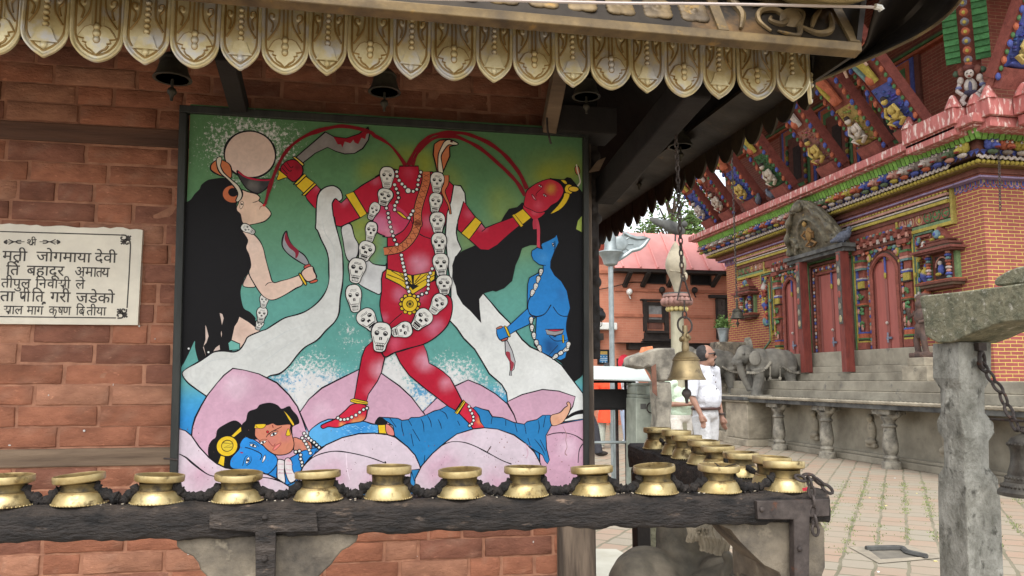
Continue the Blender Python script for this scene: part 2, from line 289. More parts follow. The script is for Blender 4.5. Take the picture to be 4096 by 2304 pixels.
# grass growing in the joints
rnd = random.Random(3); f = MB()
def blade(x, y, h, s):
    a = rnd.uniform(0, 6.28); dx, dy = math.cos(a)*s, math.sin(a)*s; lx, ly = rnd.uniform(-.5, .5)*h, rnd.uniform(-.5, .5)*h
    k = rnd.uniform(.7, 1.3); cc = (k, k, k*rnd.uniform(.7, 1), 1)
    f.add([(x-dx, y-dy, 0), (x+dx, y+dy, 0), (x+lx, y+ly, h)], [(0, 1, 2)], cc)
sa, ca = math.sin(R(37)), math.cos(R(37))
def UV(u, v): return u*sa+v*ca, u*ca-v*sa
for k in range(-8, 16):
    v = k*.22; u = 5.0
    while u < 12:
        u += rnd.uniform(.02, .10); x, y = UV(u, v)
        if not (2.6 < x < 7.2 and 5.4 < y < 9.6): continue
        if noise.noise((x*1.1, y*1.1, 0)) > -.25 and rnd.random() < .62-.3*abs(y-7.2)/2:
            for _ in range(rnd.randint(6, 16)): blade(x+rnd.gauss(0, .022), y+rnd.gauss(0, .035), rnd.uniform(.006, .022), .0045)
for k in range(20, 48):
    u = k*.25
    for _ in range(70):
        x, y = UV(u+rnd.gauss(0, .015), rnd.uniform(-2, 3.6))
        if 2.8 < x < 7 and 5.6 < y < 9.4 and noise.noise((x*1.6, y*1.6, 5)) > .12: blade(x, y, rnd.uniform(.006, .016), .005)
tag(f.build('grass', M_grass, smooth=False, fix=False), 'tufts of short green grass in the paving joints', kind='stuff')
f = MB()
for _ in range(70):
    x, y = rnd.uniform(1.5, 7.5), rnd.uniform(4.5, 13); f.ell((x, y, .004), (rnd.uniform(.006, .022), rnd.uniform(.004, .012), .004), 6, 4, Matrix.Rotation(rnd.uniform(0, 3), 3, 'Z'), rnd.choice(((.8, .78, .74, 1), (.7, .3, .25, 1), (.45, .38, .3, 1), (.8, .7, .3, 1))))
tag(f.build('petal_litter', M_cloth), 'petals and paper scraps littering the courtyard', 'litter', kind='stuff')
# ================================================================ the brick shrine
WY = 2.5
SH = thing('brick_shrine', 'small old brick shrine with a gilt scalloped eave over a painted panel', 'shrine', (0, WY, 0))
rnd = random.Random(11); f = MB(); back = MB()
CH = .0605
def band_z(y): return onY(200, y, WY).z
zb0, zb1 = onY(200, 1872, WY).z, onY(200, 1793, WY).z     # lower timber band
zt0, zt1 = onY(400, 578, WY).z, onY(400, 500, WY).z       # upper timber band
rows = []; z = zb0
while z > .2: rows.append((z-CH, z)); z -= CH
n = round((zt0-zb1)/CH); h = (zt0-zb1)/n
for k in range(n): rows.append((zb1+k*h, zb1+(k+1)*h))
z = zt1
while z < 2.75: rows.append((z, z+CH)); z += CH
for z0, z1 in rows:
    x = -2.1-rnd.uniform(0, .2)
    while x < .64:
        l = rnd.choice((.215, .225, .22, .205, .105, .235)); x1 = min(x+l, .66)
        j = .0035; dy = rnd.uniform(-.004, .003); k = rnd.random()
        c = Vector((.46, .19, .112))*rnd.uniform(.86, 1.12)
        if k < .20: c = Vector((.37, .16, .105))*rnd.uniform(.78, 1.05)
        elif k < .36: c = Vector((.52, .25, .155))
        if x1-x > .03:
            a, b, cc, d = x+j, x1-j, z0+j*rnd.uniform(.4, 1.3), z1-j*rnd.uniform(.4, 1.3); q = WY+dy
            
            e = .003
            def wob(p): n_ = noise.noise_vector(p*34); return p+Vector((n_.x*.0028, n_.y*.0022, n_.z*.0028))
            rowsv = []
            for (zz, yy) in ((cc, q+.02), (cc, q+e*.6), (cc+e, q), ((cc+d)/2, q), (d-e, q), (d, q+e*.6), (d, q+.02)):
                xs = [a, a+.002, a+e]+[a+e+(b-a-2*e)*t/6 for t in range(1, 6)]+[b-e, b-.002, b]
                ys = [q+.02, yy+e*.5, yy]+[yy]*5+[yy, yy+e*.5, q+.02]
                rowsv.append([wob(Vector((xx, max(y_, yy), zz))) for xx, y_ in zip(xs, ys)])
            cl = []
            for r_ in rowsv:
                for v in r_:
                    q_ = .5+.5*noise.noise((v.x*7, v.z*16, 2)); q2 = noise.noise((v.x*30, v.z*55, 8)); k_ = .72+.5*q_+.16*q2
                    if q2 > .35: cl.append((*(c*k_*.75+Vector((.42, .28, .20))*.25), 1))
                    else: cl.append((*(c*k_), 1))
            f.grid(rowsv, cl)
        x = x1
for _ in range(46):
    f.ell((rnd.uniform(-1, .6), WY-.004, rnd.uniform(.75, 1.55)), (rnd.uniform(.001, .004), .0015, rnd.uniform(.001, .004)), 6, 4, col=(.9, .88, .84, 1))
f.build('wall', M_brickvc, SH, fix=True, ang=60)
b = MB(); b.box(-2.2, .65, WY+.0035, WY+.16, 0, 2.75); b.build('mortar_bed', M_mortar, SH, smooth=False)
b = MB(); b.box(.645, .735, WY+.13, 4.6, 0, 2.75); b.box(-2.2, .645, 4.5, 4.6, 0, 2.75); b.build('side_wall', M_sbrick, SH, smooth=False)
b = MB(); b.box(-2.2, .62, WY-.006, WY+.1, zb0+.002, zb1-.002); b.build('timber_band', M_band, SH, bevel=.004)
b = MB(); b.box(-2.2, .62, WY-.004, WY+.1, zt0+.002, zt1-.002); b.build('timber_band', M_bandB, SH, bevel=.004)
b = MB(); b.box(.622, .746, WY-.022, WY+.12, 0, 2.6); b.build('post', M_post, SH, bevel=.006)
# carved bracket beside the post
b = MB()
for k in range(24):
    t = k/23; z = 1.42+t*.72; b.ell((.757+.012*math.sin(k*1.9), WY+.02, z), (.018+.008*math.sin(k*2.7+1), .03, .022), 8, 6)
b.box(.748, .775, WY+.0, WY+.05, 1.38, 2.15); b.build('carved_bracket', M_woodD, SH, remesh=.005, sm=2)
b = MB(); p = onY(2385, 668, 2.42); b.prism([(0, -.022), (.035, .022), (.062, .034), (.04, -.012)], lambda a, c, d: p+Vector((a-.03, d, c)), -.004, .004); b.build('wood_chip', M_band, SH)
# short rafters standing on the frame, and the hip brace
b = MB(); b.beam(onY(2195, 515, 2.40), onY(2250, 230, 2.15), .045, .05); b.build('rafter', M_band, SH, bevel=.003)
b = MB(); b.beam(onY(960, 440, 2.42), onY(900, 210, 2.1), .05, .05); b.build('rafter', M_eaveShade, SH, bevel=.003)
b = MB(); b.beam((.80, 2.52, 1.95), onY(2790, 330, 1.80), .07, .085); b.build('rafter', M_eaveShade, SH, bevel=.005)
for x in (-1.5, -.95): b = MB(); b.beam((x, 2.45, 2.33), (x, 1.68, 2.13), .05, .06); b.build('rafter', M_eaveShade, SH, bevel=.003)
b = MB(); b.box(.60, .80, 2.36, 2.50, 2.11, 2.2); b.box(.62, .745, 2.40, 2.50, 2.2, 2.5); b.build('bracket_block', M_eaveShade, SH, bevel=.004)
b = MB(); b.tube([onY(2186, 440, 2.33), onY(2190, 520, 2.33), onY(2202, 570, 2.33), onY(2206, 575, 2.33)], .0035, 6); b.build('iron_hook', M_iron, SH)
# soffit and roof
EX = 1.075
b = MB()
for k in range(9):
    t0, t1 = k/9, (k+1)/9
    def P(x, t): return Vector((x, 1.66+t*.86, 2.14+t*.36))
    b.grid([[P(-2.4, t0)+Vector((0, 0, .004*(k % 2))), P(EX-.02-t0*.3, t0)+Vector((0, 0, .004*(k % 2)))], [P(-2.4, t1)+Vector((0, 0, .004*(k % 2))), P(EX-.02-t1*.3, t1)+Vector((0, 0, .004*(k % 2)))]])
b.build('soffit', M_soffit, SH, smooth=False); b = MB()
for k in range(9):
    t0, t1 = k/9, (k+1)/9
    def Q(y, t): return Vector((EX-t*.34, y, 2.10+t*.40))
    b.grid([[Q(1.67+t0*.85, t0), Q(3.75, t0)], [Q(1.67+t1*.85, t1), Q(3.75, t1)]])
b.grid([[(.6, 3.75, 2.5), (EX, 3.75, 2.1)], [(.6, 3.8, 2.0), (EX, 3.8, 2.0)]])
b.build('soffit', M_eaveShade, SH, smooth=False)
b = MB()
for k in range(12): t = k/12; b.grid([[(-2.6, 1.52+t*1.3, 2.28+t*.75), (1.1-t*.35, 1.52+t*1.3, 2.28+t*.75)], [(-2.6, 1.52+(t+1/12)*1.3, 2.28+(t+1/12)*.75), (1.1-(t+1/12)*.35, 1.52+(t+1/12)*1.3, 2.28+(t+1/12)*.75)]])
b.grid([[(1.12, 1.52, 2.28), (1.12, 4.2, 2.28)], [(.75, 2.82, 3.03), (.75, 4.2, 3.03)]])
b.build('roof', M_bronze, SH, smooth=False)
# gilt valance plates -------------------------------------------------
def plate(wd, ht, kind, name='valance_plate'):
    f = MB(); hw = wd/2-.0012; fr = lambda a, c, d: Vector((a, d, c)); BN = (.55, .42, .25, 1)
    sh = -ht*.60
    if kind == 'leaf': low = [(-hw, sh), (-hw*.97, sh-.016), (-hw*.84, sh-.031), (-hw*.58, sh-.045), (-hw*.28, sh-.0535), (0, -ht), (hw*.28, sh-.0535), (hw*.58, sh-.045), (hw*.84, sh-.031), (hw*.97, sh-.016), (hw, sh)]
    else: low = [(-hw, sh), (-hw*.97, sh-.014), (-hw*.82, sh-.029), (-hw*.5, sh-.044), (-hw*.2, sh-.0525), (0, -ht), (hw*.2, sh-.0525), (hw*.5, sh-.044), (hw*.82, sh-.029), (hw*.97, sh-.014), (hw, sh)]
    k_ = (ht-.001+sh)/.056
    low = [(a, sh+(c-sh)*k_ if c != -ht else c) for a, c in low]
    lw = [(p.x, p.z) for p in catmull([(a, 0, c) for a, c in low], False, 3)]
    f.prism([(-hw, .02)]+lw+[(hw, .02)], fr, 0, .004)
    out = [(-hw, .02)]+lw+[(hw, .02)]
    def inset(s_, dz): return [Vector((a*s_, 0, c*s_ if c > 0 else c*(1-(1-s_)*.55)+dz)) for a, c in out]
    f.tube([p+Vector((0, -.001, 0)) for p in inset(.955, 0)], .0036, 6)
    f.tube([p+Vector((0, .001, 0)) for p in inset(.82, 0)], .0026, 6, BN)
    if kind == 'bell':
        cz = -ht*.70; s_ = wd*.25
        bl = [(-1.12, -.55), (-.95, -.45), (-.75, .1), (-.55, .75), (0, 1.0), (.55, .75), (.75, .1), (.95, -.45), (1.12, -.55)]
        f.prism([(a*s_, cz+c*s_) for a, c in bl], fr, -.0045, .002); f.tube([(a*s_, -.003, cz+c*s_) for a, c in bl], .0016, 5)
        f.tube([(-1.15*s_, -.004, cz-.58*s_), (1.15*s_, -.004, cz-.58*s_)], .0018, 5); f.ell((0, -.002, cz-.9*s_), (.006, .004, .009), 8, 6)
        for k in range(6): f.ell((0, -.002, cz+s_*1.3+k*.0125), (.0052, .006, .0052), 8, 6); f.ell((0, .0012, cz+s_*1.3+k*.0125), (.0074, .004, .0074), 8, 6, col=BN)
    else:
        cz = -ht*.66; s_ = wd*.31
        lf = [(0, -1.15), (-.28, -.85), (-.5, -.72), (-.62, -.5), (-.55, -.38), (-.78, -.3), (-.72, -.08), (-1.1, .0), (-.95, .25), (-.7, .65), (-.4, .8), (-.15, .72)]
        lf = lf+[(-a, c) for a, c in lf[::-1][:-1]]
        f.prism([(a*s_, cz+c*s_) for a, c in lf], fr, -.004, .002); f.tube([(a*s_*1.03, -.0005, cz+c*s_*1.03) for a, c in lf], .0028, 5, BN, closed=True)
        for k, r_ in ((-.15, .006), (.28, .0068), (.72, .006)): f.ell((0, -.004, cz+k*s_), (r_, .006, r_*1.15), 8, 6); f.ell((0, -.0025, cz+k*s_), (r_*1.4, .004, r_*1.6), 8, 6, col=BN)
        for s in (-1, 1):
            f.tube([(s*.004, -.001, -.0), (s*.004, -.001, cz+s_*.8)], .0022, 5, BN)
            f.tube([(s*.011, -.001, -.0), (s*.011, -.001, cz+s_*.95)], .0014, 5)
    for s in (-1, 1):
        f.tube(catmull([(s*.013, -.001, 0), (s*.013, -.001, -ht*.22), (s*wd*.2, -.001, -ht*.36), (s*wd*.36, -.001, -ht*.52)], False, 5), .0024, 5, BN)
        f.tube(catmull([(s*wd*.30, -.001, -ht*.40), (s*wd*.26, -.001, -ht*.28), (s*wd*.34, -.001, -ht*.2), (s*wd*.33, -.001, -ht*.13), (s*wd*.25, -.001, -ht*.14), (s*wd*.25, -.001, -ht*.19)], False, 4), .0024, 5, BN)
        f.ell((s*wd*.27, 0, -ht*.17), (.007, .003, .008), 8, 6)
    return f
tmpl = {'leaf': plate(.098, .150, 'leaf'), 'bell': plate(.080, .150, 'bell')}
meshes = {}
VB = [(-110, 83), (83, 274), (274, 492), (492, 678), (678, 877), (877, 1040), (1040, 1233), (1233, 1387), (1387, 1571), (1571, 1723), (1723, 1905), (1905, 2050), (2050, 2220), (2220, 2359), (2359, 2524), (2524, 2658), (2658, 2815), (2815, 2947), (2947, 3106), (3106, 3236)]
VZ = [220, 233, 246, 260, 273, 282, 293, 299, 307, 314, 322, 332, 342, 349, 359, 367, 384, 391, 399, 404]
VY = 1.652
for k, ((xa, xb), yb) in enumerate(zip(VB, VZ)):
    kind = 'leaf' if k % 2 == 0 else 'bell'
    yb += 0
    kind = 'bell' if k in (1, 3, 5, 7, 9, 11, 13, 15, 17, 19) else 'leaf'
    a, b_ = onY(xa, yb-60, VY), onY(xb, yb-60, VY); zb = onY((xa+xb)/2, yb, VY).z
    if kind not in meshes:
        o = tmpl[kind].build('valance_plate', M_gilt, SH, ang=50); meshes[kind] = o
    else:
        o = meshes[kind].copy(); COL.objects.link(o)
    sx = (b_.x-a.x)/(.098 if kind == 'leaf' else .080)
    if k == 0: o0 = o
    o.location = ((a.x+b_.x)/2, VY-WY+rnd.uniform(-.002, .002), zb+.150); o.scale = (sx, 1, 1); o.rotation_euler = (R(rnd.uniform(-2.5, 2.5)), R(rnd.uniform(-.8, .8)), R(rnd.uniform(-3, 3)))
    off = Vector((0, WY, 0))
for kd, o in meshes.items():
    me = o.data
    for v in me.vertices: v.co += Vector((0, WY, 0))
mb_side = mat('backlit gilt plate', (70, 60, 44), (40, 35, 30), rough=.55, metal=.5, scale=10, bump=.2)  # backlit shade of the side plates is put into this darker gilt
y = 1.675; k = 0
sidem = None
while y < 3.75:
    wd = .098 if k % 2 else .08; kd = 'leaf' if k % 2 else 'bell'
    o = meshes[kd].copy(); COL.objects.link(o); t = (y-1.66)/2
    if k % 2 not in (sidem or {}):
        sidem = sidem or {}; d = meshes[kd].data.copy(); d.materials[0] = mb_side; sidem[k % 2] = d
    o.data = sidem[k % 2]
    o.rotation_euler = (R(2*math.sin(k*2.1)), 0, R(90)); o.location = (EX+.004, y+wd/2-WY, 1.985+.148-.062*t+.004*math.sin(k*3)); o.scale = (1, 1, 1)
    y += wd; k += 1
# bent corner plate
o = meshes['leaf'].copy(); COL.objects.link(o); p = onY(3262, 400, VY); o.location = (p.x+.004, VY-WY+.028, p.z+.150); o.rotation_euler = (0, 0, R(52)); o.scale = (.62, 1, 1)
# gutter board with lip, flowers and the scroll panel ------------------
FY = 1.50
def FP(x, y_, d=0): return onY(x, y_, FY)+Vector((0, d, 0))
L0, L1 = onY(-300, 0, FY).x, FP(3443, 209).x
zl = FP(3443, 209).z
b = MB(); fr = lambda a, c, d: Vector((d, a, c))
b.prism([(FY-.006, zl), (FY+.02, zl-.006), (FY+.09, zl+.043), (FY+.12, zl+.065), (FY+.10, zl+.065), (FY+.012, zl+.02), (FY-.006, zl+.021)], fr, L0, L1); b.build('gutter_lip', M_giltD, SH, bevel=.002)
b = MB(); b.prism([(FY+.004, zl+.021), (FY+.02, zl+.021), (FY+.09, zl+.14), (FY+.07, zl+.14)], fr, L0, L1-.004); b.prism([(FY+.03, zl+.14), (FY+.12, zl+.14), (FY+.12, zl+.16), (FY+.03, zl+.16)], fr, L0, L1-.02)
b.build('gutter_board', M_bronze, SH, bevel=.002)
def FB(x, s, d): # point on the sloped board; s along the slope 0..1
    return Vector((x, FY+.004+.066*s-d*.87, zl+.021+.119*s+d*.48))
b = MB()
for x in (L1-.33, L1-.012): b.add([FB(x-.012, 0, .006), FB(x+.012, 0, .006), FB(x+.012, 1, .006), FB(x-.012, 1, .006), FB(x-.012, 0, -.002), FB(x+.012, 0, -.002), FB(x+.012, 1, -.002), FB(x-.012, 1, -.002)], [(0, 1, 2, 3), (0, 4, 5, 1), (1, 5, 6, 2), (2, 6, 7, 3), (3, 7, 4, 0)])
b.add([FB(L1-.33, .9, .007), FB(L1, .9, .007), FB(L1, 1, .007), FB(L1-.33, 1, .007)], [(0, 1, 2, 3)])
b.build('board_batten', M_giltD, SH, smooth=False)
FL = MB()
for a in range(4):
    t = math.pi/4+a*math.pi/2
    for da, rr in ((-.35, .017), (.35, .017), (0, .022)):
        cx, cz = math.cos(t+da)*rr, math.sin(t+da)*rr
        FL.ell((cx, 0, cz), (.013, .005, .013), 10, 6)
FL.ell((0, -.001, 0), (.008, .008, .008), 10, 6)
fl0 = None
xs = [L1-.385-k*.0855 for k in range(24)]
for x in xs:
    if fl0 is None: o = fl0 = FL.build('gilt_flower', M_giltD, SH, remesh=.0025, sm=2); [setattr(v, 'co', v.co+Vector((0, WY, 0))) for v in o.data.vertices]
    else: o = fl0.copy(); COL.objects.link(o)
    o.scale = (1.2, 1.2, 1.2); p = FB(x, .44, .001); o.location = p-Vector((0, WY, 0)); o.rotation_euler = (R(-29), 0, R(random.uniform(-8, 8)))
b = MB()
def SP(u, s): return FB(L1-.30+u*.27, s, .004)
for pts, r_ in (([(.32, .1), (.25, .35), (.3, .62), (.45, .7), (.52, .5), (.45, .32), (.36, .38), (.38, .5)], .006), ([(.38, .12), (.55, .05), (.62, .35), (.7, .7), (.6, .8)], .005), ([(.62, .3), (.75, .15), (.9, .3), (.97, .75)], .006), ([(.72, .3), (.8, .6), (.9, .85)], .005), ([(.05, .1), (.12, .5), (.06, .9), (.14, .75)], .006), ([(.25, .75), (.45, .9), (.65, .88), (.85, .95)], .005)):
    pp = catmull([SP(*p) for p in pts], False, 6); b.tube(pp, [r_*(.5+.9*math.sin(math.pi*(i+.7)/(len(pp)+.4))) for i in range(len(pp))], 6)
b.ell(SP(.56, .45), (.03, .008, .03)); b.build('scroll_relief', M_giltD, SH)
# right side gutter seen from below and the up-turned hip sheet
b = MB(); b.prism([(L1-.012, zl-.002), (L1, zl), (L1+.03, zl+.16), (L1+.015, zl+.16)], lambda a, c, d: Vector((a, d, c)), FY+.002, 4.1)
b.prism([(L1-.11, zl+.03), (L1-.012, zl-.002), (L1-.012, zl+.006), (L1-.11, zl+.04)], lambda a, c, d: Vector((a, d, c)), FY+.22, 4.0); b.build('side_gutter', M_bronze, SH, smooth=False)
lo = [(3240, 332, 1.72), (3300, 312, 1.70), (3440, 252, 1.66), (3588, 186, 1.60), (3704, 125, 1.54), (3791, 58, 1.48), (3850, -10, 1.42), (3900, -120, 1.36)]
hi = [(3270, 262, 1.70), (3330, 215, 1.66), (3445, 190, 1.60), (3480, 90, 1.53), (3500, 30, 1.50), (3560, -60, 1.48), (3640, -160, 1.44), (3760, -300, 1.40)]
rowsA = []
for t in [k/8 for k in range(9)]:
    rowsA.append([onY(a[0]*(1-t)+c[0]*t, a[1]*(1-t)+c[1]*t, a[2]*(1-t)+c[2]*t+.10*math.sin(math.pi*t)) for a, c in zip(catmull([Vector(q) for q in lo], False, 4), catmull([Vector(q) for q in hi], False, 4))])
b = MB(); b.grid(rowsA); o = b.build('hip_sheet', M_bronze, SH); md = o.modifiers.new('thick', 'SOLIDIFY'); md.thickness = .006
b = MB(); b.tube(rowsA[0], .004, 6); b.build('hip_edge', M_giltD, SH)
b = MB(); c = onY(3365, -34, 1.42); b.ell(c+Vector((0, 0, .050)), (.145, .145, .05), 48, 20); b.tube([c+Vector((0, 0, .05)), c+Vector((-.02, .06, .10)), c+Vector((-.03, .16, .12))], .022, 10); b.build('roof_boss', M_pale, SH)
# light strip along the gutter
ls = thing('light_strip', 'thin white light strip cable strung along the top of the gilt gutter', 'light strip', onY(2300, 10, 1.47))
b = MB(); pts = [onY(x, y_, 1.478) for x, y_ in ((800, -30), (1300, -22), (1700, -5), (2000, 1), (2440, 12), (2800, 15), (3100, 20), (3280, 24), (3480, 28), (3522, 34))]
b.tube(catmull(pts, False, 6), .0034, 6); b.build('tube', mat('dusty light strip', (190, 178, 172), (170, 158, 150), rough=.5, bump=0), ls)
b = MB(); b.tube([onY(3500, 26, 1.475), onY(3520, 30, 1.475), onY(3527, 42, 1.475)], .007, 8); b.build('end_cap', M_white, ls)
# ================================================================ the painted panel
PN = thing('painted_panel', 'large framed painting of a headless red goddess wearing a skull garland', 'painting', (.08, 2.46, 1.0))
TL_ = R(3.2); PO = Vector((0, 2.462, 1.0)); PT = Vector((0, -math.sin(TL_), math.cos(TL_))); PNn = Vector((0, -math.cos(TL_), -math.sin(TL_)))
def PP(x, y):
    d = ray(x, y); t = (PO-CAM).dot(PNn)/d.dot(PNn); p = CAM+d*t; return p.x, (p-PO).dot(PT)
S_ = 3.0631
TI = {k: (x, y) for k, x, y in (('A', 700, 430), ('B', 1500, 430), ('C', 700, 850), ('D', 1500, 850), ('E', 700, 1250), ('F', 1500, 1250), ('G', 700, 1500), ('H', 1500, 1500))}
def pts(s):
    """'A 10,20 30,40 B 1,2': photo tile letters followed by points -> panel coordinates"""
    out = []; cur = 'A'
    for tk in s.split():
        if tk in TI: cur = tk
        else: a, b = tk.split(','); out.append(PP(TI[cur][0]+float(a)/S_, TI[cur][1]+float(b)/S_))
    return out
U = (PP(1500, 1200)[0]-PP(1400, 1200)[0])/100/S_     # one tile unit on the panel
from mathutils.geometry import delaunay_2d_cdt
class Paint:
    def __init__(s): s.mb = MB(); s.bb = []
    def level(s, p, e=0):
        x0, x1, y0, y1 = min(a for a, _ in p)-e, max(a for a, _ in p)+e, min(b for _, b in p)-e, max(b for _, b in p)+e
        lv = 1+max([l for (a, b, c, d, l) in s.bb if a < x1 and b > x0 and c < y1 and d > y0], default=0); s.bb.append((x0, x1, y0, y1, lv)); return lv*.00007
    def put(s, p2, fs, d, col): s.mb.add([PO+Vector((a, 0, 0))+PT*b+PNn*d for a, b in p2], fs, col)
    def ribbon(s, p, wd, col, closed, d):
        n = len(p); vs = []
        ws = wd if isinstance(wd, list) else [wd*(.95+.55*noise.noise((p[i][0]*22, p[i][1]*22, 4))) for i in range(n)]
        for i in range(n):
            a = p[i-1] if (closed or i) else p[i]; b = p[(i+1) % n] if (closed or i < n-1) else p[i]
            t = Vector((b[0]-a[0], b[1]-a[1])); t = t.normalized() if t.length > 1e-9 else Vector((1, 0)); nn = Vector((-t.y, t.x))*ws[i]*U/2
            vs += [(p[i][0]+nn.x, p[i][1]+nn.y), (p[i][0]-nn.x, p[i][1]-nn.y)]
        fs = [(2*i, 2*i+1, 2*((i+1) % n)+1, 2*((i+1) % n)) for i in range(n if closed else n-1)]
        s.put(vs, fs, d, col)
    def shape(s, p, col, ow=15, smooth=True, ocol=(26, 22, 28), hl=(), raw=False, alpha=0):
        p = p if raw else pts(p)
        if smooth and len(p) > 3: p = [(q.x, q.y) for q in catmull([(a, b, 0) for a, b in p], True, 4)]
        d = s.level(p, .002); c = lin(col); pv = [Vector(q) for q in p]; ne = len(pv)
        if hl:      # interior points carry the painted blends
            xs, ys = [q[0] for q in p], [q[1] for q in p]; st = .011; y = min(ys)
            while y < max(ys):
                cr = sorted(p[i][0]+(y-p[i][1])/(p[(i+1) % ne][1]-p[i][1])*(p[(i+1) % ne][0]-p[i][0]) for i in range(ne) if (p[i][1] > y) != (p[(i+1) % ne][1] > y))
                for u, v_ in zip(cr[::2], cr[1::2]):
                    x = u+.003
                    while x < v_-.002: pv.append(Vector((x, y))); x += st
                y += st
        r_ = delaunay_2d_cdt(pv, [], [list(range(ne))], 1, 1e-7); vs = [(v.x, v.y) for v in r_[0]]
        if not hl: s.put(vs, r_[2], d, (*c[:3], alpha))
        else:
            cols = []; hh = [(pts(a)[0], r2*U, lin(k), st) for a, r2, k, st in hl]
            for x, y in vs:
                k = Vector(c[:3])
                for (hx, hy), rr, hc, st in hh:
                    q = max(0, 1-math.hypot(x-hx, y-hy)/rr); q = q*q*(3-2*q)*st*(.8+.5*noise.noise((x*40, y*40, 1))); q = min(1, max(0, q)); k = k*(1-q)+Vector(hc[:3])*q
                cols.append((*k, 0))
            s.put(vs, r_[2], d, cols)
        if ow: s.ribbon(p, ow*1.3, (*lin(ocol)[:3], 0), True, d+.00003)
    def line(s, p, wd=8, col=(26, 22, 28), smooth=True, taper=False, raw=False):
        p = p if raw else pts(p)
        if smooth and len(p) > 2: p = [(q.x, q.y) for q in catmull([(a, b, 0) for a, b in p], False, 5)]
        n = len(p); ws = [wd*(.25+.75*math.sin(math.pi*(i+.5)/n)) for i in range(n)] if taper else wd
        s.ribbon(p, [q*1.25 for q in ws] if isinstance(ws, list) else ws*1.25, (*lin(col)[:3], 0), False, s.level(p, .002))
    def disc(s, p, rx, col, ry=None, ow=9, ang=0, n=20, ocol=(26, 22, 28)):
        ry = ry or rx; ca, sa = math.cos(R(ang)), math.sin(R(ang))
        for x, y in pts(p):
            q = [(x+(rx*math.cos(2*math.pi*k/n)*ca-ry*math.sin(2*math.pi*k/n)*sa)*U, y-(rx*math.cos(2*math.pi*k/n)*sa+ry*math.sin(2*math.pi*k/n)*ca)*U) for k in range(n)]
            s.shape(q, col, ow, False, ocol, raw=True)
    def skull(s, p, wd, ht, ang, ow=10):
        (cx, cy), = pts(p); ca, sa = math.cos(R(ang)), math.sin(R(ang))
        def tr(a, b): a *= wd/2; b *= ht/2; return (cx+(a*ca-b*sa)*U, cy-(a*sa+b*ca)*U)
        T = lambda l: [tr(a, b) for a, b in l]
        s.shape(T([(0, -1), (.6, -.92), (.95, -.6), (1, -.2), (.85, .15), (.68, .5), (.58, .85), (.3, 1), (0, 1.02), (-.3, 1), (-.58, .85), (-.68, .5), (-.85, .15), (-1, -.2), (-.95, -.6), (-.6, -.92)]), (224, 223, 216), ow, True, raw=True)
        k = wd/200
        if wd < 75:
            for sx in (-1, 1): s.shape(T([(sx*.35-.15, -.1), (sx*.35+.15, -.1), (sx*.35+.12, -.25), (sx*.35-.12, -.25)]), (70, 68, 68), 0, False, raw=True)
            s.line(T([(-.25, .5), (.25, .5)]), 5, raw=True); return
        for sx in (-1, 1):
            e = [(sx*.43+.2*math.cos(t*.5236), -.25+.135*math.sin(t*.5236)) for t in range(12)]
            s.shape(T(e), (224, 223, 216), 7*k, False, raw=True)
            e = [(sx*.43+.17*math.cos(t*.5236)-.03, -.21+.085*math.sin(t*.5236)) for t in range(12)]
            s.shape(T(e), (40, 38, 40), 0, False, raw=True)
            s.line(T([(sx*.07, 0), (sx*.09, .14), (sx*.05, .2)]), 14*k, raw=True)
            s.line(T([(sx*.75, .0), (sx*.62, .3), (sx*.45, .48)]), 5*k, raw=True)
        s.shape(T([(-.42, .42), (.42, .42), (.40, .58), (-.40, .58)]), (224, 223, 216), 6*k, False, raw=True)
        s.shape(T([(-.42, .60), (.42, .60), (.34, .86), (-.34, .86)]), (224, 223, 216), 6*k, False, raw=True)
        s.line(T([(-.42, .59), (.42, .59)]), 12*k, raw=True)
        for x in (-.25, -.08, .08, .25): s.line(T([(x, .42), (x, .86)]), 4.5*k, raw=True)
        for q in (-.62, -.52): s.line(T([(-.4, q+.03), (-.15, q-.03), (.15, q+.02), (.4, q-.02)]), 4*k, raw=True)
    def eye(s, p, wd, ang=0, iris=(40, 34, 36)):
        (cx, cy), = pts(p); ca, sa = math.cos(R(ang)), math.sin(R(ang))
        T = lambda l: [(cx+(a*ca-b*sa)*wd*U, cy-(a*sa+b*ca)*wd*U) for a, b in l]
        s.shape(T([(-1, .1), (-.3, -.4), (.4, -.35), (1, .1), (.3, .4), (-.4, .4)]), (236, 234, 232), 5, True, raw=True)
        s.shape(T([(.36*math.cos(t), .38*math.sin(t)) for t in [k*.785 for k in range(8)]]), iris, 0, False, raw=True)
        s.line(T([(-1.3, -.4), (-.3, -.9), (.6, -.8), (1.5, -.2)]), 5, raw=True)
K = Paint()
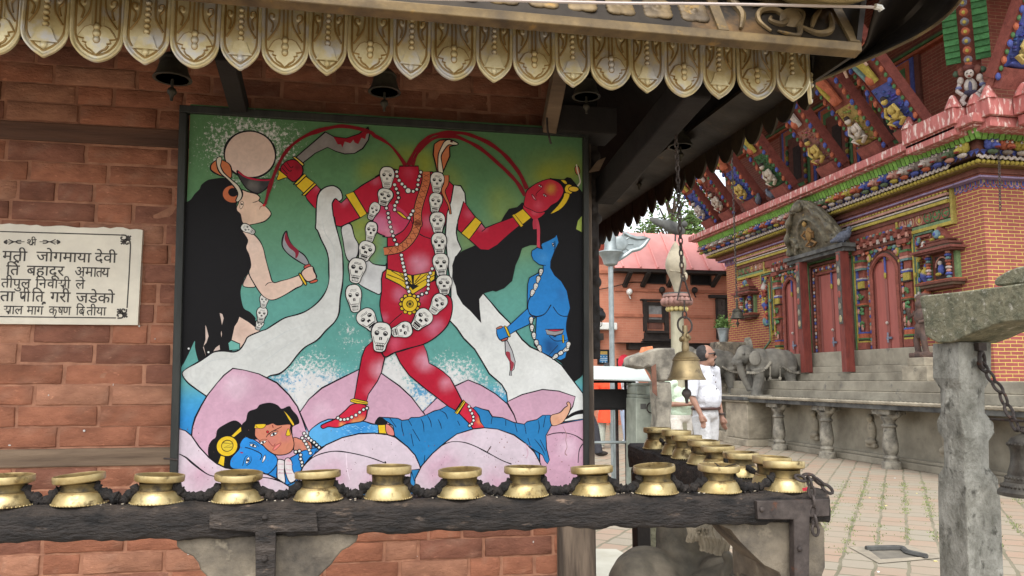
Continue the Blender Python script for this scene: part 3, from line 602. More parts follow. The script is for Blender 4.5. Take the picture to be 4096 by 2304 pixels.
# ---- ground colours of the panel: green, yellow glows, teal, blue, stippled white
def bgcol(x, y):
    y = min(y, 1990)
    stops = [(440, (92, 132, 90)), (760, (94, 138, 96)), (1000, (102, 154, 126)), (1200, (100, 164, 152)), (1420, (98, 164, 156)), (1530, (108, 178, 178)), (1600, (72, 160, 206)), (1680, (54, 146, 214)), (2000, (60, 150, 214))]
    for (a, ca), (b, cb) in zip(stops, stops[1:]):
        if y <= b: t = min(1, max(0, (y-a)/(b-a))); k = Vector(lin(ca)[:3])*(1-t)+Vector(lin(cb)[:3])*t; break
    for gx, gy, rx, ry, st in ((1640, 660, 190, 120, .8), (1800, 740, 90, 110, .6), (1480, 700, 90, 120, .5), (2230, 690, 190, 130, .8), (2010, 830, 110, 150, .5), (1450, 960, 110, 190, .95), (1900, 960, 160, 120, .5), (2330, 900, 60, 90, .7), (2080, 960, 150, 130, .25)):
        q = max(0, 1-math.hypot((x-gx)/rx, (y-gy)/ry)); q = q*q*(3-2*q); q = min(1, q*1.3)*st*(.8+.6*noise.noise((x*.012, y*.012, 3))); q = max(0, q); k = k*(1-q)+Vector(lin((150, 158, 56))[:3])*q
    a = 0
    for gx, gy, rx, ry, st in ((1000, 590, 330, 250, .72), (1240, 1600, 250, 260, .95), (1560, 1540, 190, 290, .95), (1810, 1590, 210, 240, .95), (1400, 1330, 120, 160, .5), (2000, 1560, 110, 70, .6), (1660, 1620, 200, 90, .9), (1180, 1620, 120, 80, .9)):
        q = max(0, 1-math.hypot((x-gx)/rx, (y-gy)/ry)); a = max(a, q**.6*st)
    q = max(0, 1-math.hypot((x-1230)/240, (y-1530)/55)); k = k*(1-q)+Vector(lin((92, 152, 204))[:3])*q
    q = max(0, 1-math.hypot((x-1760)/200, (y-1560)/60)); k = k*(1-q)+Vector(lin((92, 152, 204))[:3])*q
    return (*k, a*.6)
x0, x1 = PP(735, 1150)[0], PP(2334, 1150)[0]; s0, s1 = -.045, PP(1500, 500)[1]+.03
inv = lambda a, b: (lambda q: (2048+FPX*q.dot(rt)/q.dot(fw), 1152-FPX*q.dot(up)/q.dot(fw)))(PO+Vector((a, 0, 0))+PT*b-CAM)
NX, NY = 150, 140; vv = []; cc = []
for j in range(NY+1):
    for i_ in range(NX+1):
        a, b = x0+(x1-x0)*i_/NX, s0+(s1-s0)*j/NY; vv.append((a, b)); cc.append(bgcol(*inv(a, b)))
K.put(vv, [(j*(NX+1)+i_, j*(NX+1)+i_+1, (j+1)*(NX+1)+i_+1, (j+1)*(NX+1)+i_) for j in range(NY) for i_ in range(NX)], 0, cc)
RED, RD2, GOLD, PINK, LP, BLK, SK, WHT, CLOTH = (184, 28, 54), (150, 30, 46), (226, 190, 44), (206, 164, 184), (214, 198, 208), (24, 23, 25), (228, 200, 182), (224, 224, 220), (212, 214, 210)
BLU, BLU2, ORA = (44, 132, 206), (44, 126, 184), (204, 120, 78)
HL = (208, 132, 158)
sh = K.shape; ln = K.line
# moon
K.disc('A 920,575', 302, (228, 202, 188), 292, 18, n=48)
# black hair of the left attendant, pale body
sh('A 100,1200 190,1130 240,1060 300,1000 325,945 400,890 480,872 600,862 690,900 760,960 800,1050 770,1150 755,1220 800,1320 830,1420 C 890,330 870,430 905,520 930,660 900,735 850,810 805,960 820,1100 850,1180 920,1220 985,1290 E 985,90 1000,180 800,300 700,470 590,462 470,480 380,540 300,600 270,540 245,430 240,350 170,500 90,650 40,650 40,0 C 60,700 A 100,1400', BLK, 0)
sh('E 790,48 900,110 1052,232 895,296 860,360 800,440 795,385 690,338 705,260 725,170 765,110', SK, 9, False, hl=(('E 840,230', 170, (198, 166, 152), .6),))
sh('E 690,340 795,385 790,455 665,465 650,375', (116, 182, 170), 8, False)
for p in ('E 548,5 580,20 597,70 575,152 565,90', 'E 372,155 385,180 412,290 385,370 350,410 380,538 345,430 375,330', 'E 568,222 575,260 570,305 562,260', 'E 545,398 552,455 468,478 500,430'): sh(p, (214, 192, 180), 0, False)
for p in ('E 168,442', 'E 410,486'): K.disc(p, 12, (230, 230, 226), ow=0)
sh('C 905,755 860,810 832,880 850,908 920,918 985,900', SK, 9, hl=(('C 860,840', 90, (190, 158, 150), .6),))
K.skull('E 1032,150', 95, 130, 20, 8); K.skull('C 1062,1255', 128, 190, 8, 9); K.skull('C 1090,1085', 108, 170, 5, 9)
sh('C 822,222 880,240 960,265 1040,350 1085,450 1115,580 1160,740 1203,855 1300,838 1400,812 1500,775 1545,765 1565,880 1480,930 1390,985 1300,1035 1220,1068 1150,1066 1060,1005 960,855 905,740 928,650 905,520 868,430 890,335', SK, 10, hl=(('C 1130,900', 200, (212, 178, 162), .5), ('C 980,400', 160, (236, 212, 198), .5)))
ln('C 1195,855 1140,865 1105,900', 8, taper=True)
sh('C 1366,228 1330,280 1312,390 1350,470 1440,550 1590,640 1642,630 1590,530 1500,460 1420,380 1378,290', (150, 152, 156), 12)
sh('C 1360,245 1378,290 1420,380 1515,470 1500,545 1475,555 1470,490 1400,430 1350,345 1345,290', (140, 36, 56), 0)
sh('C 1585,655 1648,632 1660,665 1592,690', (190, 84, 76), 10); sh('C 1648,838 1740,820 1735,850 1665,868', (206, 96, 72), 10)
sh('C 1548,748 1592,690 1680,660 1715,735 1735,800 1650,845 1600,830', (222, 190, 172), 11); ln('C 1690,680 1700,720 1722,760 1730,800', 8)
sh('C 1518,760 1545,755 1612,868 1588,884', GOLD, 10)
sh('A 790,1010 900,1035 1000,1062 1042,1105 1028,1142 1060,1165 1105,1205 1160,1262 1177,1310 1140,1362 1080,1402 950,1432 870,1442 820,1400 800,1310 760,1265 755,1220 785,1150', (226, 194, 170), 10, hl=(('A 850,1350', 140, (190, 160, 140), .6),))
ln('A 1025,1140 990,1155 950,1165', 8, taper=True); ln('A 1095,1200 1050,1215 1035,1250', 6, (150, 70, 60), taper=True)
sh('A 810,1150 840,1165 835,1205 805,1245 795,1210', (236, 210, 190), 6); K.disc('A 820,1185', 12, (40, 30, 28), ow=0)
K.skull('C 895,205', 100, 180, -60, 9)
# snake on the moon side, bowl
sh('A 435,735 450,690 500,650 560,640 650,680 690,745 690,860 600,850 500,810 445,770', ORA, 12)
K.disc('A 705,1060', 118, (200, 112, 74), 112, 11, n=30); K.disc('A 712,1040', 52, BLK, 48, 9)
sh('A 508,640 540,605 572,620 565,680 560,720 600,800 700,890 780,960 822,1050 815,1110 775,1155 745,1140 770,1060 735,985 640,880 560,810 520,740', (214, 204, 184), 11)
sh('A 760,772 850,840 950,876 1195,882 1140,970 1070,1030 1000,1055 900,1010 850,960 790,865', (62, 60, 62), 11, hl=(('A 960,960', 110, (150, 146, 140), .8),))
ln('A 775,785 850,842 950,876 1080,892 1190,885', 16, (176, 34, 62))
# left big scarf, petals behind, small scarf pieces
sh('C 2040,180 2150,140 2200,300 2250,400 2230,540 2140,600 2090,520 2060,350', (206, 206, 204), 12, hl=(('C 2130,390', 90, (120, 118, 120), .5),))
sh('C 2330,560 2430,630 2573,650 D 140,630 130,820 70,990 C 2450,985 2250,872 2270,780', (214, 216, 216), 12, hl=(('C 2420,760', 120, (150, 150, 152), .5),))
sh('A 2052,1110 2030,1020 1970,970 1910,960 1830,985 1770,1040 1740,1120 1730,1250 1728,1400 C 1722,190 1750,230 1790,330 1850,450 1880,560 1885,700 1885,850 1840,980 1750,1100 1620,1200 1500,1250 1350,1290 1230,1360 1120,1430 E 1060,225 900,295 860,360 800,450 720,482 600,470 480,482 390,540 280,610 140,690 90,752 150,850 250,930 380,1020 500,1100 1000,1000 1130,795 1280,750 1400,650 1500,520 1600,420 1740,340 1850,220 1960,110 2010,0 C 2025,1050 2052,880 2060,700 2050,500 2020,350 1980,200 1962,120 A 1945,1330 1930,1240 1930,1170 1965,1118 2010,1150', CLOTH, 13, hl=(('A 1900,1040', 160, (176, 168, 160), .6), ('C 1830,250', 120, (240, 238, 232), .5), ('E 330,870', 110, (190, 194, 194), .4)))
for p in ('C 1800,60 1840,250 1940,420 1960,700', 'E 1750,120 1400,220 1200,330 800,560', 'E 1500,330 1300,450 1050,640', 'E 700,560 450,590 300,680'): ln(p, 9, (204, 208, 206), taper=True)
# lotus petals at the back
sh('G 40,640 130,680 205,742 G 210,700 215,640 250,520 320,380 400,245 520,95 E 600,770 710,684 850,705 1030,752 1250,862 1400,1012 1500,1152 1570,1330 1600,1440 G 1640,800 1500,1200 500,1250 40,1300', PINK, 0, False, hl=(('E 760,900', 260, (236, 214, 226), .6),))
ln('G 205,742 215,640 250,520 320,380 400,245 520,95 E 600,770 710,684 850,705 1030,752 1250,862 1400,1012 1500,1152 1570,1330 1605,1440', 13, smooth=False)
sh('E 1530,1222 1640,1065 1800,925 2000,822 2250,700 F 75,742 300,900 450,1040 600,1240 H 640,520 0,640 G 2000,700 1640,700', PINK, 12, False, hl=(('E 1800,1200', 200, (232, 204, 218), .5),))
sh('F 590,1212 750,1052 980,900 1140,826 1300,890 1480,1000 1620,1120 1700,1250 1755,1380 1500,1420 700,1400', PINK, 12, False, hl=(('F 1100,1100', 200, (234, 206, 218), .4),))
# right scarf
sh('B 955,950 1050,962 1100,1050 1112,1180 1060,1330 1010,1430 D 1000,190 995,250 1010,340 1060,450 1000,540 960,640 950,800 990,900 1010,1000 1080,1120 1170,1200 1300,1350 1275,1180 1268,1060 1325,992 1420,1100 1520,1222 1650,1352 F 1720,222 1800,330 1900,420 2050,490 2170,560 2280,640 2370,760 2440,852 2545,992 2560,1300 2300,1340 1900,1200 1625,1090 1610,980 1550,880 1400,750 1300,580 1220,450 1080,310 1000,190 915,100 D 930,1170 930,900 900,700 860,300 B 880,1300 925,1150', (226, 228, 224), 13, False, hl=(('B 1010,1100', 120, (190, 182, 172), .6), ('F 1320,260', 120, (170, 172, 172), .5), ('D 980,400', 90, (160, 158, 156), .5), ('F 2000,800', 300, (236, 238, 236), .5)))
sh('F 1618,1092 1800,1005 2050,942 2250,962 2452,1030 2420,1150 2300,1340 2160,1420 1760,1420 1700,1250', PINK, 12, False)
sh('H 2330,545 2400,470 2520,425 2560,440 2560,470 2450,490', BLK, 0)
sh('H 2000,640 2160,622 2350,580 2560,548 2560,1400 1900,1400 2020,1100', PINK, 11, False, hl=(('H 2350,900', 200, (236, 214, 226), .6),))
ln('H 2105,738 2200,712 2330,708 2450,740 2545,800', 11); ln('H 2545,840 2500,920 2485,1075', 10)
# black hair of the blue attendant and the cut head
sh('B 1850,1180 1800,1165 1740,1222 1640,1242 1590,1312 1545,1392 D 1500,160 1300,380 1210,410 1140,440 1070,470 980,540 945,650 952,800 990,890 1010,1010 1070,1110 1170,1200 1300,1350 1280,1200 1265,1060 1320,995 1440,960 1480,972 1580,930 1680,840 1720,650 1770,540 1800,440 1900,402 2000,400 2100,600 2200,900 F 2200,560 2280,620 2390,790 2440,850 2510,800 2560,740 D 2560,240 2530,240 2460,205 2480,100 2560,20 B 2560,1040 2530,1030 2470,950 2400,865 2350,855 2310,885 2150,868 2000,1000', BLK, 0, False)
# the headless goddess: far arm, torso, legs
sh('B 1085,1150 1150,1240 1230,1345 1290,1400 D 1350,192 1450,150 1690,58 1765,165 1640,270 1500,402 1390,462 1290,457 1150,330 1010,212 1015,100', RED, 12, False, hl=(('D 1310,160', 110, HL, .8), ('B 1150,1300', 110, (224, 120, 150), .5)))
ln('D 1305,235 1350,200', 8); 
sh('D 1228,58 1308,122 1230,230 1152,332 1055,255 1130,170', GOLD, 12, False)
sh('B 1840,1180 1990,1262 2085,1290 1975,1375 1900,1350 1830,1270 1810,1220', (196, 40, 62), 9, hl=(('B 1950,1290', 60, (230, 130, 150), .5),))
sh('B 1690,1322 1810,1242 1912,1352 1795,1445', GOLD, 11, False); ln('B 1690,1318 1800,1455', 26, GOLD, False); ln('B 1715,1318 1812,1440', 7, smooth=False)
sh('B 1825,1160 1850,1040 1890,990 1980,930 2080,890 2150,880 2250,922 2302,990 2300,1060 2240,1150 2160,1200 2100,1262 2000,1290 1900,1250 1830,1212', (190, 42, 62), 8, hl=(('B 2150,1000', 110, (206, 160, 62), .85), ('B 2000,1200', 110, (220, 110, 130), .4)))
K.eye('B 2022,965', 26, 30); K.eye('B 2078,1080', 26, 30); ln('B 2050,985 1975,1055 1975,1090', 6); sh('B 1918,1066 1945,1090 1972,1138 1935,1115', (232, 140, 150), 6); ln('B 2140,870 2250,905 2320,950', 12)
sh('B 2270,888 2330,895 2352,935 2320,938', GOLD, 8); K.disc('B 2375,1005', 60, GOLD, 68, 9); K.disc('B 2432,1002', 72, (226, 186, 60), 38, 9); sh('B 2385,1070 2335,1180 2250,1262 2145,1305 2240,1200 2300,1110 2322,1050', GOLD, 8)
K.disc('B 2480,770', 34, ORA, 62, 9, -10); ln('B 2465,700 2480,780 2505,870 2510,920 2480,965', 15, (228, 222, 206))
sh('D 2535,40 2480,100 2458,205 2530,242', (168, 190, 92), 7, False)
sh('F 250,495 330,470 590,385 632,480 662,622 740,660 830,720 920,800 1000,950 1065,1080 985,1200 900,1152 760,1042 600,920 420,770 310,620', RED, 12, False, hl=(('F 620,590', 200, (222, 166, 186), .95), ('F 880,870', 150, (228, 170, 190), .8)))
sh('E 2440,330 2330,432 2290,540 2240,800 2195,1062 2345,1092 2370,1000 2480,842 2530,730 2573,540', RED, 12, False, hl=(('E 2520,700', 190, (226, 180, 196), .95), ('E 2400,950', 120, (228, 160, 182), .6)))
sh('D 150,690 80,980 60,1150 92,1320 F 110,150 60,330 110,540 240,490 400,440 590,390 730,312 850,205 915,100 D 947,1180 935,1060 880,990 742,810', RED, 12, hl=(('D 300,1000', 150, HL, .75), ('D 550,1020', 130, HL, .6), ('F 720,180', 200, HL, .8), ('F 250,380', 150, (226, 110, 140), .6), ('D 110,1290', 90, HL, .6)))
ln('D 330,1235 240,1310 160,1385', 9)
sh('B 0,850 60,820 150,740 290,770 300,720 532,720 540,800 700,790 900,900 962,960 930,1150 880,1300 D 870,120 800,300 740,500 742,830 455,940 150,800 150,300 0,240 C 2440,60 A 2360,1292 2270,1352 2190,1030 2300,950 2510,830', RED, 12, False, hl=(('D 540,640', 210, (216, 156, 178), .95), ('B 410,800', 120, (214, 96, 122), .5), ('B 0,900', 90, HL, .6), ('D 660,120', 150, HL, .55)))
sh('C 2432,40 2425,150 2470,230 2573,290 D 90,295 200,298 330,235 400,150 435,85 300,-60 50,-120', (196, 60, 96), 0, hl=(('C 2500,150', 190, (214, 150, 186), .9), ('D 180,250', 150, (226, 170, 190), .7)))
ln('C 2440,30 2422,120 2440,200 2500,262 2573,290 D 90,297 200,300 330,235 400,150 435,85', 12); ln('D 440,90 470,160', 8)
ln('D 545,265 610,300 680,320', 11)
# left arm: forearm, fist, sword, bracelets
sh('A 1966,1118 2035,1172 2100,1112 2190,1035 2350,1300 2270,1352 2100,1430 C 2030,176 1970,160 1955,60 A 1940,1330 1925,1180', RED, 11, False, hl=(('A 2070,1160', 80, HL, .6),))
sh('A 1600,1085 1720,940 1785,1005 1745,1085 1730,1245 1690,1210 1620,1130', RED, 11, False, hl=(('A 1740,990', 70, HL, .6),))
sh('A 1488,608 1660,460 1842,303 1950,362 2095,380 2250,330 2370,240 2387,310 2370,400 2300,505 2200,565 2080,572 1970,540 1870,490 1720,562 1570,680', (138, 132, 130), 11, False, hl=(('A 2150,500', 140, (176, 172, 170), .6), ('A 1840,420', 110, (164, 158, 156), .5)))
sh('A 1940,362 2095,384 2250,334 2368,262 2384,312 2345,330 2330,390 2285,372 2245,452 2200,430 2185,398 2150,442 2080,420 2050,495 2035,455 1995,455', (150, 30, 44), 0, False); sh('A 2345,262 2370,238 2385,290', BLK, 0, False)
sh('A 1295,740 1330,690 1380,655 1460,642 1540,690 1568,760 1555,830 1500,890 1450,912 1395,875 1310,800', (164, 30, 48), 11, hl=(('A 1500,730', 70, (70, 24, 36), .85),))
for p in ('A 1330,700 1400,780 1430,770', 'A 1310,740 1380,820', 'A 1370,670 1420,740 1450,720'): ln(p, 8)
sh('A 1445,612 1480,612 1575,690 1562,718 1500,660', (236, 200, 90), 10); sh('A 1268,762 1380,852 1345,866 1265,896 1246,880 1270,820', GOLD, 10, False)
for p in ('A 1580,815 1612,838 1500,945 1450,948', 'A 1606,846 1722,935 1590,1062 1482,962', 'A 1708,928 1735,945 1590,1082 1552,1078'): sh(p, GOLD, 11, False)
sh('A 2088,1072 2190,1033 2352,1300 2268,1352', GOLD, 12, False)
# blood streams, cobra, orange snake
BL = (132, 30, 40)
ln('B 375,715 300,600 200,480 100,405 0,352 A 2400,310 2250,262 2050,232 1900,252 1750,292 1600,352 1450,452 1350,560 1280,680 1230,790 1190,900 1150,1020 1105,1190', 36, BL); K.disc('A 1093,1200', 16, (200, 40, 50), ow=0)
ln('B 405,712 470,570 560,450 680,352 800,322 930,312 1100,322 1250,372 1400,442 1560,560 1680,690 1780,830 1860,1000', 40, BL); ln('B 455,712 520,560 650,422 780,362 950,352 1100,402 1300,512 1500,682 1650,822 1760,950 1835,1085', 40, BL)
sh('B 760,790 740,690 712,580 725,450 790,405 910,393 1010,440 985,465 912,482 916,600 880,680 830,800', ORA, 12, False, hl=(('B 860,560', 90, (222, 150, 110), .6),))
sh('B 775,790 770,640 780,560 820,470 850,420 910,395 1010,437 1008,460 960,465 900,462 850,520 810,600 822,700 832,800', (232, 222, 200), 10)
ln('B 920,415 950,425', 14, (90, 50, 40))
def wide(p, ws, col, ow):
    q = [(v.x, v.y) for v in catmull([(a, b, 0) for a, b in pts(p)], False, 6)]; n = len(q); ww = [ws[0]+(ws[1]-ws[0])*i/(n-1) for i in range(n)]
    K.ribbon(q, [x+2*ow for x in ww], lin((26, 22, 28))[:3]+(0,), False, K.level(q, .01)); K.ribbon(q, ww, lin(col)[:3]+(0,), False, K.level(q, .01)); return q
wide('B 872,835 872,930 835,1020 860,1100 905,1200 925,1310', (60, 8), ORA, 11)
q = wide('B 625,790 625,900 590,1030 545,1170 520,1300 525,1440 D 525,120 480,260 390,380 280,450 110,478', (92, 88), (202, 116, 76), 12)
for i in range(2, len(q)-3, 3):
    a, b = q[i], q[i+2]; t = Vector((b[0]-a[0], b[1]-a[1])).normalized(); nn = Vector((-t.y, t.x))*38*U
    for s_ in (-1, 1): K.line([(a[0]+nn.x*s_, a[1]+nn.y*s_), (b[0]-nn.x*s_, b[1]-nn.y*s_)], 5, (110, 56, 40), False, raw=True)
# belt, beads, medallion
sh('D 142,690 300,735 455,772 620,742 735,718 728,820 600,915 462,1002 300,885 128,800', GOLD, 11, False)
sh('D 442,775 478,775 476,880 540,900 462,950 395,870 455,880', BLK, 0, False)
for p in ('D 150,760 300,815 420,880', 'D 200,715 330,790 440,880', 'D 730,770 600,830 500,890', 'D 640,750 550,820 480,880', 'D 560,760 490,850', 'D 380,765 445,860', 'D 300,745 430,860'): ln(p, 8, smooth=False)
bead = lambda p, r_=23: K.disc(p, r_, WHT, ow=9, n=12)
bead('B 265,790 270,845 295,895 330,940 365,975 467,1030 512,1005 525,950 530,890 545,845 560,795'); bead('B 405,1022', 36)
bead('B 240,950 260,1000 280,1050 288,1108 268,1160 242,1205 240,1255 465,1270 440,1315 415,1355'); sh('B 262,1278 310,1285 392,1362 340,1350', GOLD, 9)
bead('B 140,1235 160,1295 165,1350 180,1405 D 160,12 165,65 180,120 190,180 207,235 222,288 240,338 265,393 322,525 330,573 340,622 352,668 363,715 373,763 380,812 388,865 400,915 415,968 700,690 676,743 655,790 652,838 652,885 650,935 630,985 575,1002 528,1030')
for k in range(12):
    t = k*math.pi/6; K.disc('D %f,%f' % (425+108*math.cos(t), 1122+108*math.sin(t)), 26, GOLD, ow=9, n=10)
K.disc('D 425,1122', 96, GOLD, ow=9, n=28); K.disc('D 428,1122', 42, GOLD, ow=8)
for k in range(5): t = k*math.pi/5; ln('D %f,%f %f,%f' % (428+40*math.cos(t), 1122+40*math.sin(t), 428-40*math.cos(t), 1122-40*math.sin(t)), 6, smooth=False)
# skull garland
for a in (('C 2432,-15', 130, 235, 22), ('C 2400,240', 150, 265, 8), ('C 2340,475', 205, 255, 17), ('C 2225,712', 215, 315, 8), ('C 2195,1052', 195, 345, -8), ('C 2365,1315', 235, 290, -38),
          ('B 760,922', 178, 275, 2), ('B 740,1172', 172, 262, 6), ('D 765,128', 196, 275, -3), ('D 785,392', 195, 300, -3), ('D 805,645', 205, 300, -5), ('D 845,890', 205, 255, -3), ('D 768,1125', 200, 275, 32), ('D 568,1312', 225, 290, 40), ('F 328,218', 200, 262, 75)): K.skull(*a)
K.skull('B 148,862', 185, 280, 0); K.skull('B 120,1102', 195, 225, 12); K.skull('F 70,300', 245, 370, 5)
# blood from the hand, blue attendant
ln('D 1958,85 1952,140 1958,205', 34, (190, 60, 80)); ln('D 1975,80 2000,200 2000,400 2008,470', 32, (206, 70, 90))
sh('D 2225,268 2205,300 2120,345 2042,378 2030,410 2050,450 1985,430 1920,470 1915,520 1935,580 2010,640 2060,650 2060,690 2000,740 1890,800 1868,880 1862,1180 1900,1255 1960,1270 F 1975,60 1965,250 1950,400 2050,490 2180,555 2270,585 2330,555 2372,370 2342,220 D 2342,1400 2345,1350 2360,1270 2392,1170 2350,960 2280,840 2200,770 2148,680 2150,600 2200,470 2250,370', BLU, 9, False, hl=(('F 2150,420', 200, (24, 44, 90), .9), ('D 2050,560', 120, (84, 160, 220), .5), ('D 2300,1000', 110, (60, 96, 160), .5)))
ln('D 1920,1010 1880,1080 1870,1180 1905,1252 1980,1275 2080,1240 2155,1130', 12); ln('D 2180,1155 2240,1240 2300,1270 2365,1270', 10); ln('D 2035,410 2050,455', 8); ln('D 2090,650 2010,640', 8)
K.eye('D 2180,395', 26, 75, (30, 40, 70)); ln('D 2200,350 2205,420 2190,465', 7); ln('F 2130,520 2240,400', 6)
sh('D 1862,1180 1700,1330 F 1640,160 1600,190 1640,275 1730,220 1880,150 1960,60 D 1900,1255', BLU, 9, False)
sh('F 1490,205 1530,180 1600,185 1642,282 1580,330 1530,335 1495,280', BLU, 10)
sh('F 1485,192 1540,165 1560,185 1500,205', (190, 120, 100), 9); sh('F 1545,335 1620,305 1615,335 1560,352', (190, 100, 90), 9)
sh('F 1580,168 1612,180 1655,285 1632,292 1600,220', GOLD, 9)
sh('F 1590,352 1620,345 1680,470 1716,600 1702,690 1668,722 1670,772 1645,772 1655,690 1650,600 1598,510', (186, 186, 188), 9, False); sh('F 1605,480 1650,490 1665,580 1700,620 1690,680 1660,715 1655,620 1610,530', (160, 60, 72), 0)
sh('F 2085,208 2312,205 2292,260 2200,285 2105,270', (156, 156, 158), 10, False); sh('F 2115,215 2200,208 2298,212 2200,232', (206, 50, 80), 5)
ln('F 2130,285 2200,345 2300,345 2360,335', 8); sh('F 2290,272 2310,275 2315,370 2295,375', GOLD, 8, False); ln('F 2220,295 2180,300', 7)
for p, a in (('D 2030,730', 10), ('D 1997,820', 12), ('D 1965,910', 15), ('D 1925,985', 20), ('F 1912,95', 0), ('F 1920,190', 0), ('F 1945,285', -8), ('F 1978,375', -18), ('F 2015,440', -22), ('F 2335,455', 60), ('F 2265,500', 60), ('F 2205,540', 50), ('F 2365,400', 10)): K.skull(p, 58, 92, a, 9)
# goddess: feet with anklets
LB = (92, 172, 226)
sh('G 1640,705 1750,600 1850,552 1930,540 2280,562 2430,600 2573,602 H 45,610 45,712 G 2490,708 2200,735 1950,815 1860,855 1760,890 1680,840', LB, 10, hl=(('G 2250,650', 420, (46, 136, 210), .9),))
rr_ = random.Random(4)
for k in range(55):
    x, y = rr_.uniform(1950, 2480), rr_.uniform(610, 730); ln('G %f,%f %f,%f' % (x, y, x+22, y+3), 4, (150, 206, 236), False)
sh('G 2180,355 2340,372 2345,500 2300,562 2190,585 2100,600 2020,635 1960,642 1880,632 1815,655 1787,625 1830,595 1960,540 2010,500 2090,430', (206, 40, 66), 11, hl=(('G 2050,620', 60, (238, 196, 110), .9), ('G 2280,560', 90, (238, 200, 110), .8), ('G 2190,590', 70, (238, 200, 110), .8)))
sh('G 2150,302 2190,288 2362,325 2362,362 2225,348 2150,325', GOLD, 9, False); ln('G 2170,310 2355,345', 7, smooth=False)
bead('G 1997,525 2030,545 2075,545 2117,538 2165,515 2217,490 2263,455 2310,423 2352,405', 21)
sh('H 60,515 180,522 280,530 330,555 410,545 440,520 540,517 620,490 720,440 800,420 880,375 1000,440 1100,480 1230,385 1300,412 1390,435 1435,510 1560,522 1700,580 1825,602 1860,570 1980,545 2050,492 2145,490 2165,605 2092,740 2100,900 2135,1040 2110,1087 2080,1050 2050,980 1920,900 1700,1000 800,1200 480,1290 440,1160 560,1130 400,880 240,745 220,620 130,560', BLU2, 10, False, hl=(('H 600,900', 250, (44, 134, 196), .6),))
for p in ('H 320,560 330,650 355,750', 'H 410,550 450,620', 'H 560,530 590,600 600,700', 'H 640,490 680,570 690,640', 'H 770,540 800,600 815,660', 'H 790,430 860,470 890,540', 'H 1600,550 1600,620', 'H 1710,580 1740,700', 'H 1830,600 1850,720', 'H 2000,550 2010,640 1995,720', 'H 2085,500 2060,640', 'H 1870,770 1900,860', 'H 1950,780 2030,880 2080,980', 'H 2020,790 2090,930', 'H 440,720 470,870', 'H 610,980 600,1070', 'H 460,660 550,810', 'H 1435,510 1420,600', 'H 180,525 260,640', 'H 1010,560 1040,620'): ln(p, 9, (22, 40, 70), taper=True)
sh('H 1030,470 1110,330 1180,395 1225,430 1275,500 1290,570 1340,642 1200,660 1150,590', (206, 40, 66), 11, False, hl=(('H 1290,560', 80, (238, 200, 110), .9),))
sh('H 1085,303 1112,330 1010,482 974,462 1030,385', GOLD, 9, False); ln('H 1095,320 985,470', 7, smooth=False)
bead('H 1150,385 1165,430 1187,470 1203,512 1205,555 1185,597 1158,617', 20)
sh('H 35,605 125,600 142,716 48,712', GOLD, 9, False); sh('H 130,602 190,622 228,680 230,742 145,716', (214, 130, 120), 9); sh('H 5,600 50,515 115,545 140,600', BLK, 8)
sh('H 2150,502 2260,460 2320,400 2355,375 2345,345 2370,328 2395,370 2380,450 2335,530 2280,590 2170,618', (222, 170, 140), 9, hl=(('H 2230,560', 70, (206, 130, 96), .7),))
# the couple lying below
sh('G 415,1000 410,880 450,800 500,760 520,670 600,610 720,556 790,580 830,640 860,800 750,1000 700,1140 600,1132 500,1085', BLK, 0)
sh('G 690,742 808,630 818,690 720,768', GOLD, 8, False); sh('G 560,985 615,1000 602,1125 525,1085', GOLD, 8, False)
K.disc('G 640,870', 122, GOLD, ow=10, n=32); K.disc('G 643,866', 66, (216, 190, 60), ow=8)
ln('G 590,830 700,840 600,890 700,880', 8, smooth=False)
sh('G 1130,1215 1250,1100 1420,1010 1600,910 1750,888 1700,980 1650,1010 1560,1130 1500,1290 1380,1345 1250,1300 1060,1205', BLU, 9, False, hl=(('G 1350,1000', 110, (30, 34, 50), .95),))
sh('G 800,830 870,755 1000,810 1230,985 1252,1080 1200,1160 1130,1212 1050,1180 900,1160 700,1140 680,1040 740,960 790,900', (46, 138, 214), 9)
K.eye('G 960,862', 42, 20, (30, 40, 60)); K.eye('G 893,1045', 42, 110, (30, 40, 60)); ln('G 860,885 950,910 1060,970 1045,1040', 8); sh('G 1105,978 1110,1020 1072,1072 1078,1020', (226, 226, 230), 6); ln('G 830,1110 860,1010 890,985', 6); sh('G 800,940 835,945 830,960 805,955', (150, 50, 80), 0)
sh('G 1450,770 1550,790 1660,822 1672,900 1580,922 1470,950', (206, 132, 110), 9, hl=(('G 1500,900', 80, (150, 110, 100), .6),))
sh('G 960,790 880,760 815,690 825,600 870,555 900,450 1000,410 1045,360 1170,338 1260,370 1310,412 1400,380 1440,430 1500,500 1525,585 1480,612 1440,640 1440,700 1430,760 1300,760 1100,780', BLK, 0)
sh('G 980,700 1000,600 1120,610 1200,588 1260,612 1410,602 1412,660 1440,750 1460,850 1430,930 1350,972 1240,976 1150,930 1080,860 1030,800 985,750', (204, 130, 104), 9, hl=(('G 1200,800', 110, (196, 116, 124), .7), ('G 1350,750', 100, (200, 112, 140), .6)))
sh('G 985,605 1110,600 1095,640 1050,655 1000,640', GOLD, 6); K.disc('G 990,638', 15, GOLD, ow=5)
sh('G 1315,415 1400,500 1462,600 1440,615 1390,540 1350,470', GOLD, 7); sh('G 1388,655 1415,720 1400,742 1360,735', GOLD, 7)
K.disc('G 1135,695', 15, (190, 34, 50), ow=4); K.eye('G 1210,722', 42, -25); K.eye('G 1080,822', 38, -22); ln('G 1120,760 1160,710 1310,630', 7); ln('G 1140,800 1200,870 1230,840', 6, (140, 60, 60)); sh('G 1200,910 1240,860 1300,830 1280,870 1230,915', (222, 130, 120), 5, ocol=(150, 70, 70)); ln('G 1195,610 1205,645', 8, (120, 40, 40))
